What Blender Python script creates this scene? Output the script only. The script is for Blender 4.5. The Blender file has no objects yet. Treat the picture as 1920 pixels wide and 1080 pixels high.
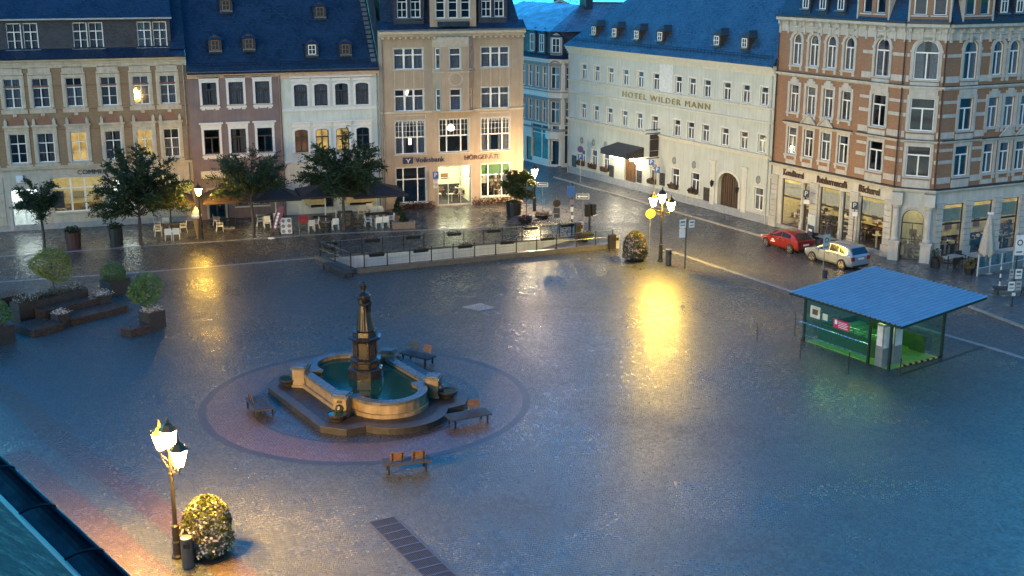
import bpy, bmesh, math, random
from mathutils import Vector, Matrix
R = math.radians; PI = math.pi
rnd = random.Random(11)
scene = bpy.context.scene; COL = scene.collection
# ---------------------------------------------------------------- camera model (metres, z up, camera 20 m over the square)
FPX, TH, CH = 2300.0, R(14.9), 20.0
def ray(u, v):
    x = (u-960)/FPX; y = -(v-540)/FPX
    return Vector((x, math.cos(TH)+y*math.sin(TH), -math.sin(TH)+y*math.cos(TH)))
CAM = Vector((0, 0, CH))
def G(u, v, z=0.0):
    d = ray(u, v); return CAM + d*((z-CH)/d.z)
def top_z(u, v, vt):
    """height reached at image row vt by an upright standing at ground point (u, v)"""
    g = G(u, v); d = ray(u, vt); return CH + d.z*(g.y/d.y)
# ---------------------------------------------------------------- mesh building
class MB:
    def __init__(s): s.bm = bmesh.new()
    def v(s, p): return s.bm.verts.new(p)
    def poly(s, pts):
        try: return s.bm.faces.new([s.v(p) for p in pts])
        except ValueError: return None
    def hexa(s, p):
        v = [s.v(q) for q in p]
        for f in ((0,3,2,1),(4,5,6,7),(0,1,5,4),(1,2,6,5),(2,3,7,6),(3,0,4,7)): s.bm.faces.new([v[i] for i in f])
        return s
    def box(s, x0, x1, y0, y1, z0, z1):
        return s.hexa([(x0,y0,z0),(x1,y0,z0),(x1,y1,z0),(x0,y1,z0),(x0,y0,z1),(x1,y0,z1),(x1,y1,z1),(x0,y1,z1)])
    def obox(s, c, sx, sy, sz, rz=0, M=None):
        M = M or (Matrix.Translation(c) @ Matrix.Rotation(rz, 4, 'Z'))
        q = [(-1,-1,-1),(1,-1,-1),(1,1,-1),(-1,1,-1),(-1,-1,1),(1,-1,1),(1,1,1),(-1,1,1)]
        return s.hexa([M @ Vector((a*sx/2, b*sy/2, c_*sz/2)) for a, b, c_ in q])
    def prism(s, poly, z0, z1):
        n = len(poly)
        b = [s.v((p[0], p[1], z0)) for p in poly]; t = [s.v((p[0], p[1], z1)) for p in poly]
        s.bm.faces.new(list(reversed(b))); s.bm.faces.new(t)
        for i in range(n): s.bm.faces.new([b[i], b[(i+1) % n], t[(i+1) % n], t[i]])
        return s
    def ringprism(s, outer, inner, z0, z1):
        n = len(outer)
        L = [[s.v((p[0], p[1], z)) for p in P] for P, z in ((outer, z0), (outer, z1), (inner, z1), (inner, z0))]
        for i in range(n):
            j = (i+1) % n
            for k in range(4):
                a, b = L[k], L[(k+1) % 4]; s.bm.faces.new([a[i], a[j], b[j], b[i]])
        return s
    def ringxz(s, outer, inner, y0, y1, closed=True):
        n = len(outer)
        L = [[s.v((p[0], y, p[1])) for p in P] for P, y in ((outer, y0), (outer, y1), (inner, y1), (inner, y0))]
        for i in range(n if closed else n-1):
            j = (i+1) % n
            for k in range(4):
                a, b = L[k], L[(k+1) % 4]; s.bm.faces.new([a[i], a[j], b[j], b[i]])
        if not closed:
            for i in (0, n-1): s.bm.faces.new([L[k][i] for k in range(4)])
        return s
    def cyl(s, p, q, r0, r1=None, n=8):
        p, q = Vector(p), Vector(q); r1 = r0 if r1 is None else r1
        d = (q-p); 
        if d.length < 1e-6: return s
        d.normalize(); a = d.orthogonal().normalized(); b = d.cross(a)
        A = [s.v(p + (a*math.cos(t)+b*math.sin(t))*r0) for t in [2*PI*i/n for i in range(n)]]
        B = [s.v(q + (a*math.cos(t)+b*math.sin(t))*r1) for t in [2*PI*i/n for i in range(n)]]
        for i in range(n): s.bm.faces.new([A[i], A[(i+1) % n], B[(i+1) % n], B[i]])
        s.bm.faces.new(list(reversed(A))); s.bm.faces.new(B)
        return s
    def tube(s, pts, r0, r1=None, n=6):
        r1 = r0 if r1 is None else r1; k = len(pts)-1
        for i in range(k):
            s.cyl(pts[i], pts[i+1], r0+(r1-r0)*i/k, r0+(r1-r0)*(i+1)/k, n)
        return s
    def lathe(s, prof, c=(0,0,0), n=12, ph=0.0):
        rings = []
        for r, z in prof:
            rings.append([s.v((c[0]+r*math.cos(2*PI*i/n+ph), c[1]+r*math.sin(2*PI*i/n+ph), c[2]+z)) for i in range(n)])
        for A, B in zip(rings, rings[1:]):
            for i in range(n): s.bm.faces.new([A[i], A[(i+1) % n], B[(i+1) % n], B[i]])
        s.bm.faces.new(list(reversed(rings[0]))); s.bm.faces.new(rings[-1])
        return s
    def mesh(s, name, mat=None, smooth=False, keepn=False):
        if not keepn: bmesh.ops.recalc_face_normals(s.bm, faces=s.bm.faces[:])
        me = bpy.data.meshes.new(name); s.bm.to_mesh(me); s.bm.free()
        if mat: me.materials.append(mat)
        if smooth:
            for p in me.polygons: p.use_smooth = True
        return me
    def build(s, name, mat, parent=None, loc=(0,0,0), rz=0.0, smooth=False, keepn=False):
        return link(s.mesh(name, mat, smooth, keepn), name, parent, loc, rz)
def link(me, name, parent=None, loc=(0,0,0), rz=0.0):
    o = bpy.data.objects.new(name, me); COL.objects.link(o); o.location = loc; o.rotation_euler = (0, 0, rz)
    if parent: o.parent = parent
    return o
def empty(name, loc=(0,0,0), rz=0.0): 
    o = link(None, name, None, loc, rz); o.empty_display_size = .3; return o
def tag(o, label=None, cat=None, group=None, kind=None):
    for k, v in (('label', label), ('category', cat), ('group', group), ('kind', kind)):
        if v: o[k] = v
    return o
KIDS = {}
def split_parts(names):
    """turn a mesh of several separate pieces into one object per piece (pieces that touch stay together)"""
    for o in [o for o in COL.objects if o.type == 'MESH' and o.name.split('.')[0] in names]:
        bm = bmesh.new(); bm.from_mesh(o.data); seen = {}; isl = []
        for v in bm.verts:
            if v in seen: continue
            st = [v]; seen[v] = len(isl); g = [v]
            while st:
                for e in st.pop().link_edges:
                    for x in e.verts:
                        if x not in seen: seen[x] = len(isl); st.append(x); g.append(x)
            isl.append(g)
        bb = [[f(v.co[i] for v in g) for f in (min, max) for i in range(3)] for g in isl]; par = list(range(len(isl)))
        def fd(i):
            while par[i] != i: i = par[i]
            return i
        t = .012
        for i in range(len(isl)):
            for j in range(i):
                a, b = bb[i], bb[j]
                if all(a[k]-t <= b[k+3] and b[k]-t <= a[k+3] for k in range(3)): par[fd(i)] = fd(j)
        grp = {}
        for f in bm.faces: grp.setdefault(fd(seen[f.verts[0]]), []).append(f)
        if 1 < len(grp) <= 100:
            mt = o.data.materials[0]
            for n, fs in enumerate(grp.values()):
                b2 = bmesh.new(); vm = {}
                for f in fs: b2.faces.new([vm.setdefault(v, None) or vm.__setitem__(v, b2.verts.new(v.co)) or vm[v] for v in f.verts])
                me = bpy.data.meshes.new(o.data.name); b2.to_mesh(me); b2.free(); me.materials.append(mt)
                if n == 0: o.data = me
                else:
                    c = bpy.data.objects.new(o.name.split('.')[0], me); COL.objects.link(c); c.parent = o.parent; c.matrix_local = o.matrix_local.copy()
        bm.free()
def kids(o): return [c for c in COL.objects if c.parent == o]
def copy_tree(o, parent=None):
    c = o.copy(); COL.objects.link(c)
    if parent: c.parent = parent
    for k in list(o.children): copy_tree(k, c)
    return c
def structure(name, mb, mat, **k): return tag(mb.build(name, mat, **k), kind='structure')
_txt = {}
def text_mesh(s, mat, w=None, h=None, depth=.03, bold=0.0, space=1.0):
    cu = bpy.data.curves.new('lettering', 'FONT'); cu.body = s; cu.size = 1; cu.extrude = depth; cu.align_x = 'CENTER'; cu.align_y = 'CENTER'
    cu.offset = bold; cu.space_character = space; cu.resolution_u = 2
    o = bpy.data.objects.new('lettering_src', cu); COL.objects.link(o)
    bpy.context.view_layer.update()
    dg = bpy.context.evaluated_depsgraph_get()
    me = bpy.data.meshes.new_from_object(o.evaluated_get(dg)); bpy.data.objects.remove(o)
    xs = [v.co.x for v in me.vertices]; ys = [v.co.y for v in me.vertices]
    cx, cy = (max(xs)+min(xs))/2, (max(ys)+min(ys))/2; W, H = max(xs)-min(xs), max(ys)-min(ys)
    sx = (w/W) if w else (h/H); sy = (h/H) if h else sx
    for v in me.vertices:
        v.co = Vector(((v.co.x-cx)*sx, -v.co.z, (v.co.y-cy)*sy))      # upright, facing -y
    me.materials.clear(); me.materials.append(mat); me.name = 'lettering'
    return me
# ---------------------------------------------------------------- materials
MATS = {}
class NT:
    def __init__(s, name):
        s.m = bpy.data.materials.new(name); s.m.use_nodes = True; s.t = s.m.node_tree; s.n = s.t.nodes; s.l = s.t.links
        s.n.clear(); s.out = s.n.new('ShaderNodeOutputMaterial')
    def new(s, ty, **kw):
        n = s.n.new(ty)
        for k, v in kw.items():
            if k.startswith('_'): setattr(n, k[1:], v)
            else: s.set(n, k, v)
        return n
    def set(s, n, k, v):
        i = n.inputs[int(k[1:])] if (k[0] == 'i' and k[1:].isdigit()) else n.inputs[k.replace('__', ' ')]
        if hasattr(v, 'links') or isinstance(v, bpy.types.NodeSocket): s.l.new(v, i)
        else: i.default_value = v
    def coord(s, kind='Object'): return s.new('ShaderNodeTexCoord').outputs[kind]
    def noise(s, vec, scale, detail=3, rough=.55):
        return s.new('ShaderNodeTexNoise', Vector=vec, Scale=scale, Detail=detail, Roughness=rough).outputs['Fac']
    def ramp(s, fac, stops):
        n = s.new('ShaderNodeValToRGB', Fac=fac); e = n.color_ramp.elements
        while len(e) < len(stops): e.new(.5)
        for el, (p, c) in zip(e, stops): el.position = p; el.color = c if len(c) == 4 else (*c, 1)
        return n.outputs['Color']
    def rng(s, fac, a, b, c, d):
        return s.new('ShaderNodeMapRange', Value=fac, i1=a, i2=b, i3=c, i4=d).outputs[0]
    def mix(s, fac, a, b, mode='MIX'):
        n = s.new('ShaderNodeMix', _data_type='RGBA', _blend_type=mode)
        for i, v in ((0, fac), (6, a), (7, b)):
            if isinstance(v, bpy.types.NodeSocket): s.l.new(v, n.inputs[i])
            else: n.inputs[i].default_value = v if i == 0 else ((*v, 1) if len(v) == 3 else v)
        return n.outputs[2]
    def bump(s, h, strength=.3, dist=.02, normal=None):
        n = s.new('ShaderNodeBump', Height=h, Strength=strength, Distance=dist)
        if normal: s.l.new(normal, n.inputs['Normal'])
        return n.outputs[0]
    def bsdf(s, **kw):
        b = s.new('ShaderNodeBsdfPrincipled', **kw); s.l.new(b.outputs[0], s.out.inputs[0]); return b
    def math(s, op, a, b=0.0):
        n = s.new('ShaderNodeMath', _operation=op); s.set(n, 'i0', a); s.set(n, 'i1', b); return n.outputs[0]
def c4(c): return (*c, 1)
def mul(c, k): return tuple(x*k for x in c)
def plain(name, base, rough=.6, metal=0.0, amt=.15, scale=4.0, bump=0.0, bscale=30.0, spec=.5, streak=0.0):
    if name in MATS: return MATS[name]
    t = NT(name); co = t.coord()
    f = t.noise(co, scale, 4)
    colr = t.mix(t.rng(f, .3, .7, 0, 1), mul(base, 1-amt), mul(base, 1+amt))
    if streak:
        mp = t.new('ShaderNodeMapping', Vector=co, Scale=(2.5, 2.5, .22)).outputs[0]
        f2 = t.noise(mp, 1.6, 5, .65)
        colr = t.mix(t.rng(f2, .46, .76, 0, streak), colr, mul(base, .45))
    kw = dict(Base__Color=colr, Roughness=rough, Metallic=metal); kw['Specular IOR Level'] = spec
    b = t.bsdf(**kw)
    t.set(b, 'Roughness', t.rng(t.noise(co, scale*2.3, 3), .3, .7, max(.03, rough-.1), min(1, rough+.1)))
    if bump: t.set(b, 'Normal', t.bump(t.noise(co, bscale, 3), bump, .02))
    MATS[name] = t.m; return t.m
def wallxz(t):
    """texture vector that runs along a wall and up it"""
    co = t.coord(); sp = t.new('ShaderNodeSeparateXYZ', Vector=co)
    return t.new('ShaderNodeCombineXYZ', X=sp.outputs[0], Y=sp.outputs[2], Z=sp.outputs[1]).outputs[0], co
def brickwall(name, c1, c2, mortar, bw=.26, rh=.085, rough=.75, ms=.012, bumpk=.4, streak=.35, blocks=False):
    if name in MATS: return MATS[name]
    t = NT(name); v, co = wallxz(t)
    br = t.new('ShaderNodeTexBrick', Vector=v, Color1=c4(c1), Color2=c4(c2), Mortar=c4(mortar), Scale=1.0)
    br.inputs['Mortar Size'].default_value = ms; br.inputs['Brick Width'].default_value = bw; br.inputs['Row Height'].default_value = rh
    br.inputs['Bias'].default_value = 0.0
    n1 = t.noise(co, .7, 5, .6)
    colr = t.mix(t.rng(n1, .3, .7, 0, .5), br.outputs['Color'], mul(c1, .72))
    mp = t.new('ShaderNodeMapping', Vector=co, Scale=(3, 3, .25)).outputs[0]
    colr = t.mix(t.rng(t.noise(mp, 1.5, 5, .65), .5, .8, 0, streak), colr, mul(c1, .5))
    b = t.bsdf(Base__Color=colr, Roughness=rough)
    t.set(b, 'Normal', t.bump(br.outputs['Fac'], -bumpk, .01)); MATS[name] = t.m; return t.m
def slate(name, base, rough=.42, rh=.16, bw=.22, metal=0.0, axis='xz', var=.5):
    if name in MATS: return MATS[name]
    t = NT(name); co = t.coord(); sp = t.new('ShaderNodeSeparateXYZ', Vector=co)
    y = t.math('MULTIPLY', sp.outputs[2], 1.35)
    v = t.new('ShaderNodeCombineXYZ', X=t.math('ADD', sp.outputs[0], t.math('MULTIPLY', sp.outputs[1], .35)), Y=y, Z=0.0).outputs[0]
    br = t.new('ShaderNodeTexBrick', Vector=v, Color1=c4(mul(base, 1-var)), Color2=c4(mul(base, 1+var)), Mortar=c4(mul(base, .25)), Scale=1.0)
    br.inputs['Mortar Size'].default_value = .02; br.inputs['Brick Width'].default_value = bw; br.inputs['Row Height'].default_value = rh
    n1 = t.noise(co, .5, 5, .62)
    colr = t.mix(t.rng(n1, .35, .72, 0, .55), br.outputs['Color'], mul(base, 1.5))
    b = t.bsdf(Base__Color=colr, Metallic=metal, Roughness=t.rng(t.noise(co, 1.3, 4), .3, .7, rough-.1, rough+.12))
    t.set(b, 'Normal', t.bump(br.outputs['Fac'], -.5, .02, t.bump(t.noise(co, 9, 3), .25, .02))); MATS[name] = t.m; return t.m
def setts(name, c1, c2, mortar, bw, rh, rz=0.0, rough=(.2, .5), warp=.25, bumpk=.5, puddle=.5, coord='Object', tintA=None):
    if name in MATS: return MATS[name]
    t = NT(name); co = t.coord(coord)
    vr = t.new('ShaderNodeMapping', Vector=co, Rotation=(0, 0, rz)).outputs[0]
    wn = t.new('ShaderNodeTexNoise', Vector=vr, Scale=.35, Detail=2.0)
    wv = t.new('ShaderNodeVectorMath', _operation='SCALE', i0=wn.outputs['Color']); wv.inputs['Scale'].default_value = warp*4
    wn2 = t.new('ShaderNodeTexNoise', Vector=vr, Scale=6.0, Detail=1.0)
    wv2 = t.new('ShaderNodeVectorMath', _operation='SCALE', i0=wn2.outputs['Color']); wv2.inputs['Scale'].default_value = .05
    v = t.new('ShaderNodeVectorMath', _operation='ADD', i0=vr, i1=wv.outputs[0]).outputs[0]
    v = t.new('ShaderNodeVectorMath', _operation='ADD', i0=v, i1=wv2.outputs[0]).outputs[0]
    br = t.new('ShaderNodeTexBrick', Vector=v, Color1=c4(c1), Color2=c4(c2), Mortar=c4(mortar), Scale=1.0)
    br.inputs['Mortar Size'].default_value = .018; br.inputs['Mortar Smooth'].default_value = .6
    br.inputs['Brick Width'].default_value = bw; br.inputs['Row Height'].default_value = rh
    big = t.noise(co, .11, 6, .62); mid = t.noise(co, .8, 4, .6); fine = t.noise(co, 11.0, 2, .5)
    colr = t.mix(t.rng(big, .35, .65, 0, .6), br.outputs['Color'], mul(c2, 1.15) if not tintA else tintA)
    colr = t.mix(t.rng(mid, .3, .8, 0, .3), colr, mul(c1, .6))
    grain = t.new('ShaderNodeTexWhiteNoise', Vector=t.new('ShaderNodeVectorMath', _operation='SNAP', i0=v, i1=(bw/2, rh, 1.0)).outputs[0]).outputs[0]
    colr = t.mix(t.rng(grain, 0, 1, 0, .55), colr, mul(c1, .35))
    r0 = t.rng(big, .3, .7, rough[0], rough[1]); 
    r0 = t.math('ADD', r0, t.math('MULTIPLY', t.rng(grain, 0, 1, -.5, .5), .2)); r1 = t.math('ADD', r0, t.math('MULTIPLY', t.rng(mid, .2, .8, -.5, .5), .16))
    b = t.bsdf(Base__Color=colr, Roughness=t.math('MAXIMUM', r1, .08))
    h = t.math('ADD', t.math('ADD', t.math('MULTIPLY', br.outputs['Fac'], -1.2), t.math('MULTIPLY', fine, .5)), t.math('MULTIPLY', grain, .4))
    t.set(b, 'Normal', t.bump(h, bumpk, .05)); b.inputs['Specular IOR Level'].default_value = .55
    MATS[name] = t.m; return t.m
def emit(name, colr, strength, var=0.0, scale=2.0):
    if name in MATS: return MATS[name]
    t = NT(name)
    e = t.new('ShaderNodeEmission', Color=c4(colr), Strength=strength)
    if var:
        f = t.noise(t.coord(), scale, 3); t.set(e, 'Strength', t.rng(f, .3, .7, strength*(1-var), strength*(1+var)))
    t.l.new(e.outputs[0], t.out.inputs[0]); MATS[name] = t.m; return t.m
def glass(name, tint=(.75,.8,.85), refl=.12, rough=.02, fres=.5, gcol=(1,1,1)):
    if name in MATS: return MATS[name]
    t = NT(name); tr = t.new('ShaderNodeBsdfTransparent', Color=c4(tint)); gl = t.new('ShaderNodeBsdfGlossy', Color=c4(gcol), Roughness=rough)
    lw = t.new('ShaderNodeLayerWeight', Blend=fres).outputs['Facing']
    fac = t.rng(lw, 0, 1, refl, min(1, refl+.75))
    ms = t.new('ShaderNodeMixShader', Fac=fac, i1=tr.outputs[0], i2=gl.outputs[0]); t.l.new(ms.outputs[0], t.out.inputs[0])
    MATS[name] = t.m; return t.m
def leafmat(name, a, b, rough=.5, scale=1.5, trans=.25):
    if name in MATS: return MATS[name]
    t = NT(name); co = t.coord()
    f = t.noise(co, scale, 3); g = t.new('ShaderNodeTexWhiteNoise', Vector=t.new('ShaderNodeVectorMath', _operation='SNAP', i0=co, i1=(.12,.12,.12)).outputs[0]).outputs[0]
    colr = t.mix(t.math('ADD', t.math('MULTIPLY', t.rng(f, .3, .7, 0, 1), .6), t.math('MULTIPLY', g, .4)), a, b)
    d = t.new('ShaderNodeBsdfPrincipled', Base__Color=colr, Roughness=rough)
    tl = t.new('ShaderNodeBsdfTranslucent', Color=colr)
    ms = t.new('ShaderNodeMixShader', Fac=trans, i1=d.outputs[0], i2=tl.outputs[0]); t.l.new(ms.outputs[0], t.out.inputs[0])
    MATS[name] = t.m; return t.m
WHITE = plain('white_paint', (.78,.78,.76), .45, amt=.06)
OFFW = plain('offwhite_stucco', (.62,.6,.54), .7, amt=.1, streak=.3)
STONE = plain('sandstone_trim', (.5,.44,.35), .75, amt=.18, scale=2, bump=.2, streak=.5)
STONEL = plain('light_stone_trim', (.47,.44,.39), .75, amt=.14, scale=2, bump=.2, streak=.5)
GREYST = plain('grey_stone', (.3,.3,.3), .6, amt=.2, bump=.3)
DARKMET = plain('dark_iron', (.018,.019,.022), .4, metal=.3, amt=.3)
GREYMET = plain('grey_metal', (.22,.23,.24), .38, metal=.8, amt=.15)
ZINC = plain('zinc', (.16,.19,.23), .4, metal=.55, amt=.2)
BLACK = plain('black_paint', (.012,.012,.014), .45, amt=.2)
DARKIN = plain('room_dark', (.05,.048,.045), .9)
CURT = plain('net_curtain', (.42,.42,.45), .9, amt=.25, scale=8)
GLASS = glass('window_glass', (.5,.53,.58), .07, .03, .3)
CLEAR = glass('clear_glass', (.86,.9,.9), .05, .02, .35)
LITW = emit('lit_blind_warm', (1,.62,.18), .3, .5, 1.4)
LITO = emit('lit_blind_dim', (1,.5,.25), .06, .5, 1.4)
# ---------------------------------------------------------------- ground, lanes, pavements, kerbs
def P2(pts, z=0.0): return [(G(u, v).x, G(u, v).y) for u, v in pts]
RFL, RFR, RNR, RNL = [Vector(G(*p).xy) for p in ((600,485),(1085,445),(1150,463),(668,511))]
def sheet(name, pts, z, mat):
    m = MB(); m.poly([(p[0], p[1], z) for p in pts]); return structure(name, m, mat)
M_SQ = setts('square_setts', (.118,.126,.112), (.04,.045,.044), (.01,.01,.011), .2, .15, R(12), (.25,.5), .22, .62)
M_LANE = setts('lane_setts', (.075,.07,.066), (.04,.04,.042), (.012,.012,.013), .17, .12, R(-17), (.2,.36), .12, .7)
M_ROAD = setts('road_setts', (.13,.125,.118), (.075,.074,.074), (.024,.024,.024), .17, .12, R(60), (.25,.42), .12, .65)
M_PAVE = setts('pavement_slabs', (.085,.085,.085), (.06,.06,.062), (.025,.025,.025), .55, .4, R(-17), (.16,.34), .03, .3)
M_PAVE2 = setts('pavement_slabs_worn', (.15,.145,.135), (.1,.1,.098), (.04,.04,.04), .5, .35, R(61), (.25,.45), .03, .35)
M_RED = setts('red_pavers', (.1,.07,.042), (.075,.052,.033), (.03,.02,.016), .24, .12, R(-38), (.25,.45), .05, .4)
M_RING = setts('ring_pavers', (.185,.1,.07), (.12,.072,.055), (.02,.016,.016), .13, .12, 0, (.28,.46), .1, .35)
M_INNER = setts('ring_inner_setts', (.07,.062,.062), (.05,.048,.052), (.02,.018,.018), .14, .12, R(32), (.2,.36), .1, .3)
M_KERB = plain('granite_kerb', (.26,.26,.25), .35, amt=.25, scale=3, bump=.2)
m = MB()
big = [Vector(p) for p in ((-600,-600),(600,-600),(600,700),(-600,700))]
hole = [RNL, RNR, RFR, RFL]
for i in range(4):
    a, b, c, d = big[i], big[(i+1) % 4], hole[(i+1) % 4], hole[i]
    m.poly([(a.x,a.y,0),(b.x,b.y,0),(c.x,c.y,0),(d.x,d.y,0)])
structure('ground', m, M_SQ)
sheet('lane', P2([(-60,533),(300,508),(597,482),(840,462),(1085,444),(1040,402),(947,425),(620,438),(480,448),(250,463),(-60,486)]), .004, M_LANE)
sheet('promenade', P2([(-60,486),(250,463),(480,448),(620,438),(947,425),(1030,398),(1010,352),(978,378),(0,435),(-60,439)]), .008, M_PAVE)
sheet('road', P2([(960,300),(1066,290),(1200,380),(1440,447),(1700,528),(2400,745),(2400,840),(1850,655),(1480,549),(1260,478),(1150,450),(1045,404),(1010,352)]), .006, M_ROAD)
def strip(name, pts, w, z0, z1, mat):
    m = MB(); q = [Vector(G(u, v).xy) for u, v in pts]
    for a, b in zip(q, q[1:]):
        d = (b-a).normalized(); n = Vector((-d.y, d.x))*w/2
        m.prism([a-n, b-n, b+n, a+n], z0, z1)
    return structure(name, m, mat)
strip('kerb_line', [(-60,533),(300,508),(597,483)], .28, 0.002, .016, M_KERB)
strip('kerb_line', [(-60,486),(250,463),(480,448),(620,438)], .28, 0.002, .018, M_KERB)
strip('kerb_line', [(620,438),(800,431.5),(947,425)], .3, 0.002, .018, M_KERB)
strip('kerb_line', [(1260,472),(1480,545),(1850,650),(2300,790)], .3, 0.002, .017, M_KERB)
strip('sett_band', [(1255,492),(1475,559)], 1.0, .001, .012, M_RED)
strip('road_seam', [(1030,336),(1140,380),(1290,440),(1420,460)], .12, .003, .0105, plain('tar_seam', (.02,.02,.02), .3))
# hotel pavement: one raised slab with a kerb in front
pv = [(1040,333),(1200,379),(1440,447),(1700,530),(1860,592),(2300,760)]
m = MB(); f = P2(pv); bk = P2([(2300,400),(1920,469),(1740,493),(1668,485),(1443,423),(1066,324.5),(1046,310)])
m.prism(f+bk, -.05, .12); structure('pavement', m, M_PAVE2)
q = [Vector(G(u, v).xy) for u, v in pv]; m = MB()
for a, b in zip(q, q[1:]):
    d = (b-a).normalized(); n = Vector((d.y, -d.x))*.16
    if n.y > 0: n = -n
    m.prism([a+n, b+n, b, a], -.05, .135)
structure('kerb', m, M_KERB)
# rounded traffic island in front of the side street
isl = [(1036,397),(1034,404),(1015,412),(990,417),(965,420),(948,421),(965,405),(980,385),(1000,384),(1026,390)]
m = MB(); m.prism(P2(isl), -.02, .1); structure('traffic_island', m, M_PAVE2)
# reddish paving bands along the near edge of the square
for a in ([(-40,700),(44,764),(142,848),(267,934),(330,985),(430,1066),(560,1170)], [(20,850),(59,890),(148,965),(290,1090),(420,1210)]):
    strip('paving_band', a, 1.15 if a[0][0] < 0 else 1.5, .001, .007, M_RED)
# round paved ring under the fountain
RC = Vector((-6.86, 54.55))
def disc(name, r0, r1, z, mat, n=96):
    m = MB()
    for i in range(n):
        a, b = 2*PI*i/n, 2*PI*(i+1)/n
        p = [(RC.x+r*math.cos(t), RC.y+r*math.sin(t), z) for r, t in ((r0,a),(r1,a),(r1,b),(r0,b))]
        if r0 == 0: p = p[1:3]+[p[0]]
        m.poly(p)
    return structure(name, m, mat)
disc('ring_paving', 0, 7.6, .004, M_RING); disc('ring_border', 7.36, 7.72, .008, plain('dark_setts', (.035,.032,.033), .42, amt=.3, scale=9, bump=.4, bscale=40))
disc('ring_inner_paving', 0, 5.2, .0085, M_INNER); disc('ring_inner_border', 5.2, 5.33, .010, MATS['dark_setts'])
# cover plate and drain grating set flush into the square
o = MB(); o.prism(P2([(867,576),(900,568.5),(928,577),(898,583)]), -.02, .012); tag(o.build('cover_plate', plain('plate_metal', (.35,.4,.42), .22, metal=.6)), 'pale smooth metal cover plate set flush in the middle of the square', 'cover plate')
o = MB(); pl = P2([(905,586),(925,582),(938,588),(917,592)]); o.ringprism([Vector(p) for p in pl], [Vector(p)*.82+Vector((sum(q[0] for q in pl)/4, sum(q[1] for q in pl)/4))*.18 for p in pl], -.02, .011)
tag(o.build('manhole_frame', GREYMET), 'thin square manhole frame beside the pale cover plate', 'manhole')
g0 = G(690,980); dr = empty('drain_grating', (g0.x, g0.y, 0), R(-61)); tag(dr, 'long dark drain grating of bars let into the near edge of the square', 'drain grating')
L, W = 7.2, 1.08
o = MB(); o.box(0, L, 0, .06, -.03, .03); o.box(0, L, W-.06, W, -.03, .03); o.box(0, .06, .06, W-.06, -.03, .03)
for k in range(1, 13): o.box(k*.6-.04, k*.6+.04, .06, W-.06, -.02, .028)
o.build('frame', plain('grate_frame', (.07,.07,.085), .4, metal=.4), dr)
o = MB()
for k in range(12):
    for i in range(13): o.box(k*.6+.05, k*.6+.55, .09+i*.072, .09+i*.072+.034, -.02, .02)
o.build('grate_bars', plain('grate_bar', (.035,.035,.045), .45, metal=.4), dr)
o = MB(); o.poly([(0,0,.012),(L,0,.012),(L,W,.012),(0,W,.012)]); o.build('shaft_shade', plain('shaft_shade_black', (.006,.006,.007), .8), dr)  # flat black sheet stands for the shade under the bars; no hole below
# ---------------------------------------------------------------- facades with real openings, frames, panes, surrounds
def rect_pts(w, h, arch=0.0, n=8, z0=0.0):
    if arch <= 0: return [(-w/2, z0), (-w/2, h), (w/2, h), (w/2, z0)]
    p = [(-w/2, z0)]
    for i in range(n+1):
        t = PI - PI*i/n; p.append((w/2*math.cos(t), h-arch+arch*math.sin(t)))
    return p + [(w/2, z0)]
_mc = {}
def cached(key, fn):
    if key not in _mc: _mc[key] = fn()
    return _mc[key]
def frame_mesh(w, h, bars, fw, arch, mat, y0=.11, y1=.18):
    def f():
        m = MB(); m.ringxz(rect_pts(w-.004, h-.002, arch, z0=.002), rect_pts(w-2*fw, h-fw, max(0, arch-fw*.6), z0=fw), y0, y1)
        for b in bars:
            if b[0] == 'v':
                x = -w/2+b[1]*w; bw = b[4]; zt = b[3]*h
                if arch and b[3] >= 1: zt = h - arch + arch*math.sqrt(max(0, 1-(2*x/w)**2)) - .01
                else: zt = min(zt, h-fw*.8)
                m.box(x-bw/2, x+bw/2, y0+.006, y1-.006, max(b[2]*h, fw*.8), zt)
            else:
                z = b[1]*h; bw = b[4]; m.box(-w/2+b[2]*w+fw*.8, -w/2+b[3]*w-fw*.8, y0-.004, y1-.002, z-bw/2, z+bw/2)
        return m.mesh('window', mat)
    return cached(('f', w, h, str(bars), fw, arch, mat.name, y0), f)
def V(x, a=0, b=1, w=.06): return ('v', x, a, b, w)
def H(z, a=0, b=1, w=.07): return ('h', z, a, b, w)
CROSS = [H(.66), V(.5, 0, .66, .09), V(.5, .66, 1, .04), H(.33, 0, 1, .03)]
TEE = [H(.66, 0, 1, .09), V(.5, 0, .66, .09)]
TEEF = [H(.64, 0, 1, .1), V(.5, 0, .64, .1), V(.5, .64, 1, .05)]
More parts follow.
